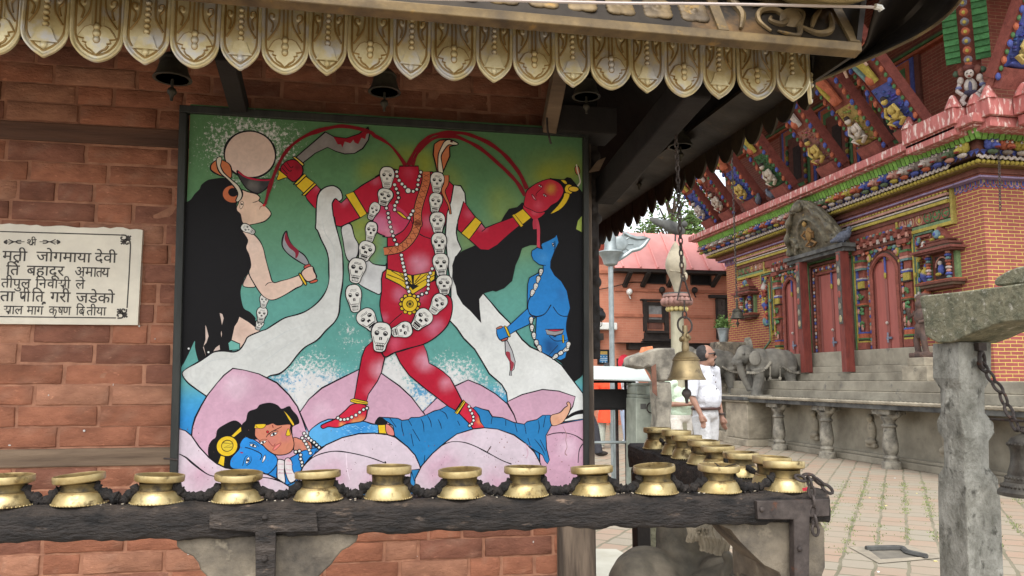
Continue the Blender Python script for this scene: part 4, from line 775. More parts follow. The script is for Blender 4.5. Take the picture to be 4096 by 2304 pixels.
bead('G 1583,715 1605,745 1638,772 1668,800 1705,825 1735,855 1765,885 1560,770 1585,805 1608,843 1630,880 1645,915 1660,955 1480,940 1525,930 1540,978 1540,1026 1555,1068 1563,1110', 21)
for p in ('G 1258,1045 1300,1033 1348,1062 1340,1170 1350,1315 1260,1280 1252,1150', 'G 1345,1045 1390,1013 1432,1060 1440,1160 1492,1262 1410,1315 1352,1180'): sh(p, (226, 220, 220), 9, hl=(('G 1390,1050', 50, (220, 120, 150), .9),))
for y in (1090, 1160, 1200): ln('G 1262,%d 1335,%d' % (y, y), 6, (200, 150, 170), False); ln('G 1360,%d 1440,%d' % (y, y+4), 6, (206, 130, 160), False)
# front petals
sh('G 20,650 75,658 130,680 205,742 300,880 420,1010 520,1090 640,1140 900,1180 1130,1212 1280,1290 1420,1380 1420,1449 20,1449', LP, 0, False, hl=(('G 300,1250', 300, PINK, .9), ('G 900,1350', 350, PINK, .95)))
ln('G 55,658 130,680 205,742 300,880 420,1010 520,1085 620,1135 900,1180 1130,1212 1270,1280 1400,1365', 12, smooth=False); ln('G 55,965 140,1010 220,1080 350,1180 430,1225 520,1245', 14); ln('G 1060,1250 1200,1270 1360,1330', 9)
sh('G 1520,1230 1570,1120 1700,975 1850,855 2050,765 2250,718 2450,710 H 0,714 150,730 250,762 400,880 490,980 540,1090 553,1150 440,1162 420,1449 G 1480,1449', LP, 12, False, hl=(('G 1900,1250', 380, PINK, 1), ('H 0,1300', 300, PINK, .9)))
ln('G 1575,1110 1700,1002 1850,947 2000,932 2200,962 2400,1012 2573,1075 H 120,1055', 11); ln('G 2095,950 2110,1150 2140,1280', 8, (236, 220, 230))
sh('H 490,1270 570,1112 700,962 850,832 1000,722 1200,660 1340,645 1500,662 1700,732 1850,842 1950,942 2022,1080 2080,1250 2080,1449 490,1449', LP, 12, False, hl=(('H 800,1150', 420, PINK, 1), ('H 1500,1350', 350, PINK, 1), ('H 1100,720', 160, PINK, .6), ('H 1950,1150', 130, PINK, .7)))
ln('H 790,880 850,845 950,815 1100,826 1250,882 1400,962 1550,1042 1670,1090', 12)
# flyspecks, chips and streaks of dirt on the lower panel
for k in range(150):
    x, y = rr_.uniform(100, 2500), rr_.uniform(650, 1300); t_ = rr_.choice('GH'); K.disc('%s %f,%f' % (t_, x, y), rr_.uniform(2.5, 5.5), (120, 84, 88), rr_.uniform(2, 8), 0, n=6)
for k in range(28):
    x, y = rr_.uniform(1400, 2450), rr_.uniform(700, 1200); K.disc('H %f,%f' % (x, y), rr_.uniform(5, 11), (150, 104, 100), rr_.uniform(3, 9), 0, n=7)
ln('H 2300,630 2340,720 2335,800 2350,880 2325,950 2350,985', 8, (170, 130, 130)); ln('H 1420,870 1370,945', 9, (70, 50, 50)); ln('H 1840,840 1870,950 1850,1020', 14, (206, 176, 190))
K.mb.build('canvas', M_paint, PN, smooth=False, fix=False)
b = MB(); b.add([PO+Vector((a, 0, 0))+PT*s_+PNn*d for d in (-.0015, -.018) for a, s_ in ((x0, s0), (x1, s0), (x1, s1), (x0, s1))], [(0, 1, 2, 3), (7, 6, 5, 4), (0, 4, 5, 1), (1, 5, 6, 2), (2, 6, 7, 3), (3, 7, 4, 0)]); b.build('backing_board', M_woodD, PN, smooth=False)
il = PP(742, 903)[0]-.001; ir = PP(2330, 1100)[0]; it = PP(1500, 500)[1]
il0, il1 = PP(716, 1860)[0], PP(752, 456)[0]
def bar(a0, b0, a1, b1, wd0):
    """a frame bar from (a0,b0) to (a1,b1); wd0 is the offset vector of its other long side"""
    q = [(a0, b0), (a1, b1), (a1+wd0[0], b1+wd0[1]), (a0+wd0[0], b0+wd0[1])]
    m_ = MB(); m_.add([PO+Vector((a, 0, 0))+PT*s_+PNn*d for d in (.016, -.02) for a, s_ in q], [(3, 2, 1, 0), (4, 5, 6, 7), (0, 1, 5, 4), (1, 2, 6, 5), (2, 3, 7, 6), (3, 0, 4, 7)]); return m_
tl, tr_ = PP(752, 455), PP(2329, 552); bl = PP(712, 1990); br_ = PP(2331, 1960)
for a, b_, o_ in ((tl, bl, (-.022, 0)), (tr_, br_, (.018, 0)), ((tl[0]-.022, tl[1]), (tr_[0]+.018, tr_[1]), (0, .022)), ((bl[0]-.022, s0), (br_[0]+.018, s0), (0, -.022))): bar(*a, *b_, o_).build('frame', M_frame, PN, bevel=.002)
b = MB(); p = PO+Vector((il0-.012, 0, 0))+PT*(PP(710, 1835)[1])+PNn*.018; b.tube([p+Vector((-.03, .02, .002)), p+Vector((-.01, 0, .003)), p+Vector((.012, -.002, 0))], .0028, 6); b.build('wire_tie', M_iron, PN)
# ================================================================ marble plaque with its inscription
PL = thing('marble_plaque', 'white marble plaque with a black border and carved Nepali lines in brick wall', 'plaque', (-.8, 2.488, 1.5))
YP = 2.484
def PQ(x, y, d=0): return onY(x, y, YP)+Vector((0, -d, 0))
tr2, br2 = PQ(571, 915), PQ(549, 1300); rr_ = random.Random(9)
ol = [(-1.4, tr2.z+.004)]+[(-1.4+(tr2.x+1.4)*k/40, tr2.z+rr_.uniform(-.004, .003)) for k in range(1, 40)]+[(tr2.x, tr2.z-.004), (tr2.x+.001, br2.z), (-1.4, br2.z-.003)]
b = MB(); b.prism(ol, lambda a, c, d: Vector((a, YP+d, c)), 0, .03); b.build('slab', M_marble, PL, smooth=False)
INK = MB()
TP = tile(0, 900, 2.3)
def stroke(pl, wd, px=True, sm=True):
    q = [PQ(*p, .0006) for p in pl]; q = catmull(q, False, 5) if sm and len(q) > 2 else q; n = len(q); vs = []
    for i_ in range(n):
        t = (q[min(i_+1, n-1)]-q[max(i_-1, 0)]).normalized(); nn = Vector((-t.z, 0, t.x))*wd/2; vs += [q[i_]+nn, q[i_]-nn]
    INK.add(vs, [(2*k, 2*k+1, 2*k+3, 2*k+2) for k in range(n-1)])
Z5 = tile(0, 600, 2.337); Z6 = tile(0, 1200, 2.337)
stroke([Z5(-300, 750), Z5(0, 762), Z5(1130, 795)], .0035, sm=False); stroke([Z5(1221, 880), Z5(1208, 1150), Z6(1188, 75)], .0035, sm=False); stroke([Z6(-300, 148), Z6(0, 155), Z6(1085, 168)], .0035, sm=False)
for f_, s in ((Z5, 1), (Z6, -1)):
    cx, cy = (1172, 840) if s == 1 else (1138, 125)
    T_ = lambda *l: [f_(cx+a, cy+b*s) for a, b in l]
    stroke(T_((-40, -45), (5, -40), (12, -10), (-12, 0), (-35, -5), (-40, -22), (-25, -26)), .0045); stroke(T_((45, 40), (40, 10), (12, 5), (2, 28), (10, 40), (26, 36), (24, 24)), .0045)
    stroke(T_((0, 0), (20, -20), (30, -40)), .005); stroke(T_((5, 0), (30, -12), (52, -38)), .005); stroke(T_((10, 4), (35, -2), (52, -10)), .004); stroke(T_((-5, 5), (-20, 15), (-45, 12)), .005); stroke(T_((-8, 8), (-20, 25), (-42, 40)), .005); stroke(T_((-2, 10), (-10, 28), (-15, 45)), .004)
for s in (-1, 1):
    cx = 300+s*160; T_ = lambda *l: [Z5(cx+s*a, 858+b) for a, b in l]
    stroke(T_((-90, 0), (95, 3)), .0022, sm=False); stroke(T_((70, -14), (98, 3), (72, 18)), .005); stroke(T_((60, -22), (30, -8), (0, 0), (-30, -12), (-60, -12)), .003); stroke(T_((60, 24), (30, 10), (0, 0), (-30, 14), (-60, 14)), .003)
def letters(s, x, y_, size, wscale=1.0):
    size *= .62
    """one run of letters set with its headline at photo pixel (x, y_), size in metres; returns nothing"""
    cu = bpy.data.curves.new('letters', 'FONT'); cu.body = s; cu.size = 1; cu.offset = .008
    o = bpy.data.objects.new('letters', cu); COL.objects.link(o); dg = bpy.context.evaluated_depsgraph_get(); dg.update()
    me = o.evaluated_get(dg).to_mesh(); p0 = PQ(x, y_, .0008); vs = [v.co.copy() for v in me.vertices]
    if vs:
        top = .72
        INK.add([p0+Vector((v.x*size*wscale, -.0001*0, (v.y-top)*size)) for v in vs], [tuple(q.vertices) for q in me.polygons])
    o.evaluated_get(dg).to_mesh_clear(); bpy.data.objects.remove(o)
def zs(f_, x, y): return f_(x, y)
I_, VIR = '\u093f', '\u094d'
LN = [(Z5, 250, 826, .047, ['श', 'ी']),]
letters('श', *Z5(252, 826), .046); letters('ी', *Z5(318, 826), .046); stroke([Z5(318, 862), Z5(300, 880), Z5(285, 888)], .004)
Sz = .072
for s, x in (('मती', 28), ('जोगमाया', 345), ('देवी', 890)): letters(s, *Z5(x, 930+ (x*.022)), Sz, 1.02)
letters('ी', *Z5(-66, 928), Sz)
letters('ी', *Z5(-48, 1062), Sz); letters(I_+'त', *Z5(62, 1064), Sz, .95); stroke([Z5(128, 1062), Z5(150, 1042), Z5(170, 1040), Z5(166, 1056)], .005)
letters('बहादूर', *Z5(255, 1068), Sz, .98); letters('अमा', *Z5(702, 1080), Sz, .84); letters('त', *Z5(902, 1086), Sz, .70); letters('य', *Z5(952, 1087), Sz, .86)
Sz = .066
letters('तीपुल', *Z5(15, 1190), Sz, .92); letters(I_+'न', *Z5(335, 1196), Sz, .9); letters('वा', *Z5(445, 1198), Sz, .88); letters('सी', *Z5(545, 1200), Sz, .88); letters('ले', *Z5(710, 1204), Sz, .9)
Sz = .074
letters('ता', *Z5(5, 1306), Sz); letters('प', *Z5(186, 1310), Sz, .72); stroke([Z5(236, 1358), Z5(215, 1374), Z5(195, 1384)], .005); letters('ी', *Z5(252, 1311), Sz, .8); letters(I_+'त', *Z5(300, 1311), Sz, .86); letters('गरी', *Z5(475, 1315), Sz, .95); letters('जडेको', *Z5(715, 1322), Sz, .98)
Sz = .062
letters('साल', *Z6(38, 42), Sz, .82); letters('माग', *Z6(255, 46), Sz, .80); stroke([Z6(396, 44), Z6(405, 24), Z6(420, 24), Z6(418, 36)], .005); letters('कृ', *Z6(460, 48), Sz, .78); letters('ष', *Z6(545, 50), Sz, .66); letters('ण', *Z6(590, 51), Sz, .80)
letters(I_+'द', *Z6(714, 52), Sz, .78); letters('व', *Z6(756, 84), Sz*.5); letters('तीया', *Z6(812, 55), Sz, .84)
INK.build('lettering', M_letter, PL, smooth=False, fix=False)
# ================================================================ the rail of brass lamps
def lerp(a, b, t): return a+(b-a)*t
def zt(x): return lerp(1.054, 1.040, min(1, max(0, (x+.6)/1.65)))     # beam top along the front
def zb(x): return lerp(.990, .968, min(1.1, max(-.3, (x+.7)/1.8)))
RL = thing('lamp_rail', 'charred black beam rail carrying brass lamps, on stone corbels', 'rail', (.2, 1.8, 0))
rnd = random.Random(21)
def rough(p, s=1.5): n_ = noise.noise_vector(p*22); n2 = noise.noise_vector(p*70); return p+Vector((0, n_.y*.004*s+n2.y*.0022*s, n_.z*.005*s+n2.z*.002*s))
rows = []
NXB = 260
for i_ in range(NXB+1):
    x = lerp(-1.45, 1.112, i_/NXB); a, b_ = zt(x), zb(x)
    prof = [(1.875, b_), (1.82, b_-.001), (1.765, b_-.001), (1.752, b_), (1.747, b_+.006), (1.745, b_+.018), (1.744, b_+.03), (1.745, b_+.044), (1.746, a-.016), (1.750, a-.007), (1.758, a-.002), (1.775, a), (1.82, a+.001), (1.86, a), (1.875, a-.006)]
    rows.append([rough(Vector((x, y_, z_))) for y_, z_ in prof])
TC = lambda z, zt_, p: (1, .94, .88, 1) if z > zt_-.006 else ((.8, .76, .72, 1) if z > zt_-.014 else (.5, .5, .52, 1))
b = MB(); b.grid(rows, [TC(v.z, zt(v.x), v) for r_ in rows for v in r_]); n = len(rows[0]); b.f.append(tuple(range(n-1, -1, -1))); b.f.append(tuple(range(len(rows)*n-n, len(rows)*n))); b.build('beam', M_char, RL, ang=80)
rows = []
for i_ in range(101):
    t = i_/100; y = lerp(1.878, 2.80, t); a, b_ = lerp(1.040, 1.075, t), lerp(.966, .99, t)
    rows.append([rough(Vector((x, y, z)), .8) for x, z in ((1.085, b_), (1.02, b_), (.972, b_+.003), (.968, (a+b_)/2), (.969, a-.008), (.978, a), (1.03, a+.002), (1.08, a), (1.086, a-.008), (1.087, (a+b_)/2))])
b = MB(); b.grid(rows, [(.6, .58, .57, 1)]*(101*10)); b.f += [tuple(range(9, -1, -1)), tuple(range(1000, 1010))]; b.f += [(k*10, k*10+9, k*10+19, k*10+10) for k in range(100)]; b.build('side_beam', M_char, RL, ang=80)
# stone corbels, pillars and iron straps
TZ7, TZ8 = tile(0, 1684, 2.337), tile(1000, 1684, 2.337)
out = [TZ7(*p) for p in ((1645, 1100), (1650, 1180), (1720, 1235), (1800, 1270), (1850, 1330), (1870, 1395), (1925, 1450), (2010, 1560), (2010, 2600))]+[TZ8(*p) for p in ((560, 2600), (560, 1600), (620, 1480), (700, 1400), (760, 1345), (800, 1285), (860, 1215), (930, 1180), (995, 1130), (1012, 1075), (1000, 1050))]
poly = [(onY(x, y, 1.76).x, onY(x, y, 1.76).z) for x, y in out]
b = MB(); b.prism(poly, lambda a, c, d: Vector((a, d, c)), 1.762, 1.86); b.build('corbel', M_stoneB, RL, bevel=.006)
tb = [(onY(x, y, 1.74).x, onY(x, y, 1.74).z) for x, y in ((840, 2045), (1265, 2050), (1272, 2125), (1104, 2128), (1095, 2500), (1025, 2500), (1022, 2128), (838, 2112))]
b = MB(); b.prism(tb, lambda a, c, d: Vector((a, d, c)), 1.736, 1.752)
for x, y in ((1058, 2235), (1060, 2070)): b.ell(onY(x, y, 1.734), (.007, .005, .007), 10, 6)
b.build('iron_strap', M_char, RL, bevel=.003)
out = [(2790, 2088), (2860, 2092), (2925, 2120), (2960, 2165), (3010, 2215), (3060, 2262), (3120, 2290), (3140, 2330), (3140, 2700), (3290, 2700), (3292, 2300), (3303, 2270), (3300, 2120), (3285, 2092)]
poly = [(onY(x, y, 1.765).x, onY(x, y, 1.765).z) for x, y in out]
b = MB(); b.prism(poly, lambda a, c, d: Vector((a, d, c)), 1.768, 1.89); b.build('corbel', M_stoneB, RL, bevel=.008)
out = [(2900, 2092), (2940, 2150), (3010, 2250), (3080, 2330), (3160, 2330), (3100, 2250), (3000, 2120)]
poly = [(onY(x, y, 1.85).x, onY(x, y, 1.85).z) for x, y in out]
b = MB(); b.box(1.0, 1.09, 1.9, 2.05, .78, .962); b.box(.99, 1.085, 1.9, 2.0, 0, .8); b.build('corbel', M_stoneB, RL, bevel=.01)
tb = [(onY(x, y, 1.74).x, onY(x, y, 1.74).z) for x, y in ((3022, 2003), (3150, 2000), (3311, 1996), (3310, 2062), (3232, 2066), (3228, 2500), (3172, 2500), (3168, 2076), (3025, 2075))]
b = MB(); b.prism(tb, lambda a, c, d: Vector((a, d, c)), 1.732, 1.754)
for x, y in ((3200, 2196), (3048, 2038)): b.ell(onY(x, y, 1.73), (.0065, .005, .0065), 10, 6)
b.build('iron_strap', M_iron, RL, bevel=.003)
b = MB(); b.box(1.05, 1.108, 1.775, 1.90, .978, 1.012); b.build('corner_stone', M_stoneBlk, RL, bevel=.006)
b = MB(); p = onY(3240, 1975, 1.79); b.ell(p, (.045, .03, .016), 14, 8); b.build('corner_lump', M_char, RL)
# lamps ---------------------------------------------------------------
def lamp_parts(root):
    IN = (.60, .54, .46, 1)
    dc = lambda prof, n, fn: [fn(r_, z) for r_, z in prof for _ in range(n)]
    dp = [(.0, .050), (.02, .0495), (.036, .052), (.0445, .0585), (.0465, .0605), (.048, .060), (.0485, .057), (.0485, .049), (.0475, .0462), (.044, .0445), (.036, .043), (.033, .042)]
    d = MB(); d.lathe(dp, n=40, col=[IN if i_ < 4 else ((.8, .76, .7, 1) if i_ > 8 else (1, 1, 1, 1)) for i_ in range(len(dp)) for _ in range(40)]); d.build('dish', M_brass, root)
    d = MB(); d.lathe([(.036, .0435), (.0352, .038), (.035, .032), (.036, .029), (.038, .0265)], n=32); d.build('neck', M_brassD, root)
    bp = [(.037, .0275), (.0395, .0262), (.040, .0248), (.0398, .0235), (.0435, .020), (.047, .013), (.0495, .006), (.0505, .0025), (.0505, 0), (.047, 0)]
    d = MB(); d.lathe(bp, n=40, col=[(.62, .56, .5, 1) if (i_ < 3 or i_ > 8) else (.98, .98, .96, 1) for i_ in range(len(bp)) for _ in range(40)]); d.build('base', M_brass, root)
    d = MB()
    for k in range(44): t = 2*math.pi*k/44; d.ell((.0515*math.cos(t), .0515*math.sin(t), .0012), .0018, 6, 4)
    d.build('bead_ring', M_brass, root)
base = thing('brass_lamp', '', 'lamp', (0, 0, 0)); lamp_parts(base)
FR = [(32, 1905), (326, 1902), (634, 1903), (956, 1895), (1276, 1889), (1554, 1868), (1845, 1881), (2101, 1871), (2370, 1870), (2620, 1866), (2871, 1863), (3137, 1850)]
LF = ['brass oil lamp cut off by the left edge of the picture', 'brass lamp below the white plaque, its dish tilted', 'brass lamp at the lower left corner of the painting frame', 'brass lamp in front of the painted yellow disc ear ornament',
      'brass lamp in front of the painted white bead strings', 'tallest brass lamp, left of the middle of the front row', 'brass lamp in front of the pink petal centre, right of the tallest lamp', 'brass lamp in front of the painted blue cloth tip', 'brass lamp beside the right frame edge of the painting',
      'brass lamp in front of the metal box legs beside the painting', 'second brass lamp from the corner, wick ends in its dish', 'brass lamp on the beam corner, stained pink with loose chain']
LPOS = []
rnd = random.Random(5)
for k, (x, y) in enumerate(FR):
    o = base if k == 0 else copy_tree(base)
    p = onY(x, y, 1.80); z0 = zt(p.x)+.001; hh = (p.z-z0)/.058
    o.location = (p.x, 1.80, z0); o.scale = (1.03, 1.03, max(.92, hh)); o['label'] = LF[k]; o['group'] = 'brass lamps in a row along the front beam'
    if k: 
        for ch in o.children:
            if ch.name.startswith('dish'): ch.rotation_euler = (R(rnd.uniform(-3, 3)), R(rnd.uniform(-3.5, 3.5)), rnd.uniform(0, 6)); ch.location = (rnd.uniform(-.001, .001), rnd.uniform(-.001, .001), .0006)
            else: ch.rotation_euler = (0, 0, rnd.uniform(0, 6))
    if k == 1:
        for ch in o.children:
            if ch.name.startswith('dish'): ch.rotation_euler = (0, R(-5), 0)
    LPOS.append(Vector(o.location))
SD = [(3084, 1830), (2963, 1812), (2873, 1786), (2814, 1764), (2748, 1744), (2705, 1724), (2629, 1713)]
LS = ['first brass lamp behind the corner lamp on the side beam', 'brass lamp second behind the corner on the side beam', 'brass lamp third behind the corner on the side beam', 'brass lamp fourth behind the corner on the side beam', 'brass lamp fifth behind the corner on the side beam', 'brass lamp next to the far end of the side beam', 'farthest brass lamp, dish full of burnt wicks on side beam end']
SPOS = [LPOS[-1]]
for k, (x, y) in enumerate(SD):
    o = copy_tree(base); p = onX(x, y, 1.027); t = (p.y-1.878)/.92; z0 = lerp(1.042, 1.077, t)
    o.location = (p.x, p.y, z0); o.scale = (1, 1, max(.95, (p.z-z0)/.058)); o['label'] = LS[k]; o['group'] = 'brass lamps along the side beam'
    for ch in o.children: ch.rotation_euler = (R(rnd.uniform(-2, 2)), R(rnd.uniform(-2, 2)), rnd.uniform(0, 6))
    SPOS.append(Vector(o.location))
for k in range(len(LPOS)): pass
# burnt wicks lying in two dishes
def wick(loc, label, n, seed):
    r_ = random.Random(seed); f = MB()
    for _ in range(n):
        a = r_.uniform(0, 6.28); q = Vector((r_.uniform(-.02, .02), r_.uniform(-.02, .02), .058)); f.tube(catmull([loc+q, loc+q+Vector((math.cos(a)*.016, math.sin(a)*.016, .004)), loc+q+Vector((math.cos(a)*.03, math.sin(a)*.03, .006))]), .0013, 5)
    return tag(f.build('burnt_wick', M_clot, None), label, 'wick')
w1 = wick(LPOS[10], 'few burnt wick ends lying in the dish second from corner', 3, 3); w2 = wick(SPOS[7], 'burnt wicks piled in the farthest lamp dish', 10, 5)
# red powder on the corner lamp
M_red1 = mat('red offering powder', (206, 52, 70), (180, 40, 56), rough=.9, scale=60, bump=.3)
f = MB(); rows = []
for i_ in range(7):
    row = []
    for j in range(9):
        t = R(-62+62*j/8*1.0-8); z = .003+.021*i_/6; rr = (.0505 if z < .006 else .0495-(z-.006)*.55)*1.03+.0012; row.append(LPOS[-1]+Vector((rr*math.cos(t), rr*math.sin(t), z)))
    rows.append(row)
f.grid(rows); tag(f.build('powder_smear', M_red1), 'red powder smeared on the corner brass lamp', 'powder')
# sooty chain draped between the necks -------------------------------
CHN = thing('sooty_chain', 'black clotted chain looped between the brass lamps', 'chain', (.2, 1.8, 1.05))
f = MB()
def drape(p, q, sag, f=f, rad=.0112, sd=0):
    n = 26; pl = []; rr = []
    for i_ in range(n+1):
        t = i_/n; v = p.lerp(q, t); v.z += -sag*4*t*(1-t); n_ = noise.noise_vector(v*60+Vector((sd, 0, 0))); v += n_*.007; pl.append(v); rr.append(rad*(.8+.5*abs(noise.noise(v*90))+.25*math.sin(i_*1.9)))
    f.tube(pl, rr, 9)
    for i_ in range(0, n, 2): f.ell(pl[i_]+noise.noise_vector(pl[i_]*200)*.004, rad*(.55+.5*abs(noise.noise(pl[i_]*50))), 7, 5)
for a, b_ in zip(LPOS, LPOS[1:]):
    d = (b_-a).normalized(); drape(a+d*.034+Vector((0, -.006, .036)), b_-d*.034+Vector((0, -.006, .036)), 0.028, sd=a.x*9)
a = LPOS[0]; drape(a+Vector((-.2, 0, .02)), a+Vector((-.034, 0, .036)), .02)
for a, b_ in zip(SPOS, SPOS[1:]):
    d = (b_-a).normalized(); drape(a+d*.034+Vector((0, 0, .034)), b_-d*.034+Vector((0, 0, .034)), .014, rad=.007)
for k in range(240):     # crumbs and ash on the beam top
    x = rnd.uniform(-.8, 1.06); f.ell((x, rnd.uniform(1.76, 1.86), zt(x)+.001), rnd.uniform(.001, .004), 5, 4)
f.build('clotted_links', M_clot, CHN, ang=70)
f = MB()
def link(f, c, ax, nrm, L=.012, r_=.0025, wd=.0065):
    ax, nrm = Vector(ax).normalized(), Vector(nrm); nrm = (nrm-ax*nrm.dot(ax)).normalized(); pl = []
    for k in range(12):
        t = 2*math.pi*k/12; pl.append(Vector(c)+ax*math.cos(t)*L+nrm*math.sin(t)*wd)
    f.tube(pl, r_, 6, closed=True)
def chain(f, pl, L=.012, r_=.0025, wd=.0065, flip=(1, 0, 0)):
    pl = [Vector(p) for p in pl]; d = 0; seg = []
    tot = sum((b-a).length for a, b in zip(pl, pl[1:])); n = max(2, int(tot/(L*1.62))); out = []
    for k in range(n+1):
        t = tot*k/n; acc = 0
        for a, b in zip(pl, pl[1:]):
            l = (b-a).length
            if acc+l >= t-1e-9: out.append((a.lerp(b, (t-acc)/l), (b-a).normalized())); break
            acc += l
    for k, (c, ax) in enumerate(out):
        fl = Vector(flip); s = ax.cross(fl).normalized() if abs(ax.dot(fl)) < .95 else Vector((0, 1, 0))
        link(f, c, ax, s if k % 2 else s.cross(ax)+s*.25, L, r_, wd)
c0 = LPOS[-1]
chain(f, [c0+Vector((.012, -.05, .034)), c0+Vector((.028, -.062, .026)), c0+Vector((.03, -.066, .01)), c0+Vector((.034, -.069, -.085))], .013, .0036, .0075)
chain(f, [c0+Vector((.052, -.02, .032)), c0+Vector((.066, -.022, .03)), c0+Vector((.095, -.03, .004))], .015, .004, .0075)
f.build('loose_end', M_iron, CHN)
f = MB(); r_ = random.Random(77)
for k in range(420):
    x = r_.uniform(-.85, 1.07); y = r_.uniform(1.752, 1.87); a = r_.uniform(0, 3.14)
    if r_.random() < .5+.5*noise.noise((x*9, y*9, 0)): f.ell((x, y, zt(x)+.0035), (.0028, .0009, .0009), 5, 4, Matrix.Rotation(a, 3, 'Z'))
tag(f.build('rice_grains', mat('rice and ash', (206, 196, 176), (150, 136, 118), rough=.8, bump=0), None), 'rice grains and ash crumbs scattered on the lamp rail', 'offering crumbs', kind='stuff')
# ================================================================ bells
def bell(name, label, base_c, rad, mat_, chain_pts=None, group=None, hook=False, link_s=1.0, loop=True):
    t = thing(name, label, 'bell', base_c, group); c = Vector(base_c); s = rad/248.
    f = MB(); f.lathe([(205*s, 2*s), (236*s, 0), (248*s, 2*s), (249*s, 10*s), (238*s, 26*s), (224*s, 50*s), (204*s, 92*s), (188*s, 150*s), (176*s, 200*s), (168*s, 236*s), (166*s, 246*s), (180*s, 252*s), (181*s, 262*s), (172*s, 268*s), (158*s, 274*s), (162*s, 284*s), (150*s, 300*s), (138*s, 318*s), (112*s, 346*s), (80*s, 362*s), (52*s, 372*s), (20*s, 376*s), (0, 376*s)], c, 40)
    f.lathe([(205*s, 2*s), (180*s, 120*s), (160*s, 240*s), (100*s, 320*s), (0, 340*s)], c, 40); f.build('body', mat_, t, fix=False)
    f = MB(); f.lathe([(46*s, 372*s), (50*s, 400*s), (44*s, 470*s), (40*s, 490*s), (52*s, 510*s), (42*s, 560*s), (36*s, 610*s), (34*s, 690*s), (30*s, 700*s)], c, 14)
    if hook:
        for k in range(5): a = k*1.25; f.ell(c+Vector((55*s*math.cos(a), 45*s*math.sin(a), (540+24*math.sin(k*2))*s)), (30*s, 26*s, 36*s), 8, 6)
    f.build('crown', mat_, t)
    f = MB(); f.tube([c+Vector((0, 0, 200*s)), c+Vector((0, 0, -110*s))], 20*s, 8); f.lathe([(0, -300*s), (18*s, -296*s), (22*s, -250*s), (30*s, -225*s), (58*s, -190*s), (62*s, -165*s), (48*s, -130*s), (22*s, -110*s), (0, -105*s)], c, 16); f.build('clapper', M_iron if hook else M_bellD, t)
    f = MB(); rc = c+Vector((0, 0, 705*s)); f.tube([rc+Vector((math.cos(k*math.pi/12)*97*s, math.sin(k*math.pi/12)*18*s, math.sin(k*math.pi/12)*107*s)) for k in range(24)], 13*s, 8, closed=True); f.build('ring', M_iron, t)
    top = rc+Vector((0, 0, 107*s))
    if hook:
        f = MB(); f.tube([top+Vector((math.cos(k*math.pi/8)*28*s, 0, 30*s+math.sin(k*math.pi/8)*46*s)) for k in range(16)], 10*s, 6, closed=True); f.tube([top+Vector((0, 0, 70*s)), top+Vector((0, 0, 215*s))], 10*s, 8)
        tr = top+Vector((0, 0, 215*s)); f.tube([tr+Vector((-95*s, 0, 0)), tr+Vector((95*s, 0, 0)), tr+Vector((4*s, 0, 300*s)), tr+Vector((-16*s, 0, 300*s))], 12*s, 8, closed=True); f.build('hook', M_iron, t); top = tr+Vector((-5*s, 0, 300*s))
    if chain_pts:
        f = MB(); chain(f, [top]+[Vector(p) for p in chain_pts], .0105*link_s, .0024*link_s, .0058*link_s); f.build('chain', M_iron, t)
    return t
p = onY(2745, 1520, 2.0)
bell('hanging_bell', 'worn bronze bell hanging by a long chain in front of the man in white', (p.x, 2.0, p.z), .0525, M_bell, [(p.x-.004, 2.0, 1.6), (p.x-.012, 2.0, 2.0), (p.x-.012, 2.0, 2.26)], hook=True)
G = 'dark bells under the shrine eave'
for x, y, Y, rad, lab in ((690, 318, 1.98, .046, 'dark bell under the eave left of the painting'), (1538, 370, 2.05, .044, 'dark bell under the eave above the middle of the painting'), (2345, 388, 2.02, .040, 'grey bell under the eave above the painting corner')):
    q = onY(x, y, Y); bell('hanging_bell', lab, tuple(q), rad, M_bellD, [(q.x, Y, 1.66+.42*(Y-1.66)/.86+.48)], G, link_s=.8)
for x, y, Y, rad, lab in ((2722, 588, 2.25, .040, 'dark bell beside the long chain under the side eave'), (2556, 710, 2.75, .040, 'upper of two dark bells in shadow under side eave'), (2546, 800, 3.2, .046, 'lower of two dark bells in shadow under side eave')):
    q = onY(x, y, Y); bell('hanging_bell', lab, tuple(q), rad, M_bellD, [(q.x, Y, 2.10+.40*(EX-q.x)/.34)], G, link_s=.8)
# ================================================================ stone lion under the rail
ST = thing('stone_lion', 'grey stone lion crouching under the lamp rail, mane in curls', 'statue', onY(2700, 2330, 2.25))
def L3(x, y, Y): return onY(x, y, Y)
f = MB(); q = L3(2590, 2378, 2.35); f.ell(q, (.125, .15, .145)); f.ell(L3(2540, 2330, 2.3), (.075, .10, .085)); f.ell(L3(2740, 2390, 2.36), (.13, .12, .145)); f.ell(L3(2850, 2330, 2.34), (.10, .10, .12)); f.ell(L3(2890, 2400, 2.25), (.09, .1, .14)); f.ell(L3(2700, 2225, 2.42), (.06, .09, .09)); f.ell(L3(2800, 2120, 2.36), (.085, .10, .10)); f.ell(L3(2690, 2150, 2.42), (.05, .08, .10)); f.ell(L3(2660, 2460, 2.3), (.22, .16, .12)); f.ell(L3(2870, 2440, 2.2), (.11, .12, .12))
f.tube([L3(2640, 2330, 2.26), L3(2700, 2390, 2.2), L3(2680, 2460, 2.14)], [.05, .055, .05], 10); f.tube([L3(2900, 2280, 2.2), L3(2925, 2360, 2.14), L3(2930, 2460, 2.1)], [.04, .045, .04], 10)
M_lion = mat('brown grey lion stone', (112, 104, 90), (70, 66, 58), rough=.85, scale=9, bump=.7, bscale=60, c3=(52, 48, 44), s3=10, t3=.6); f.build('body', M_lion, ST, remesh=.010, sm=6)
f = MB()
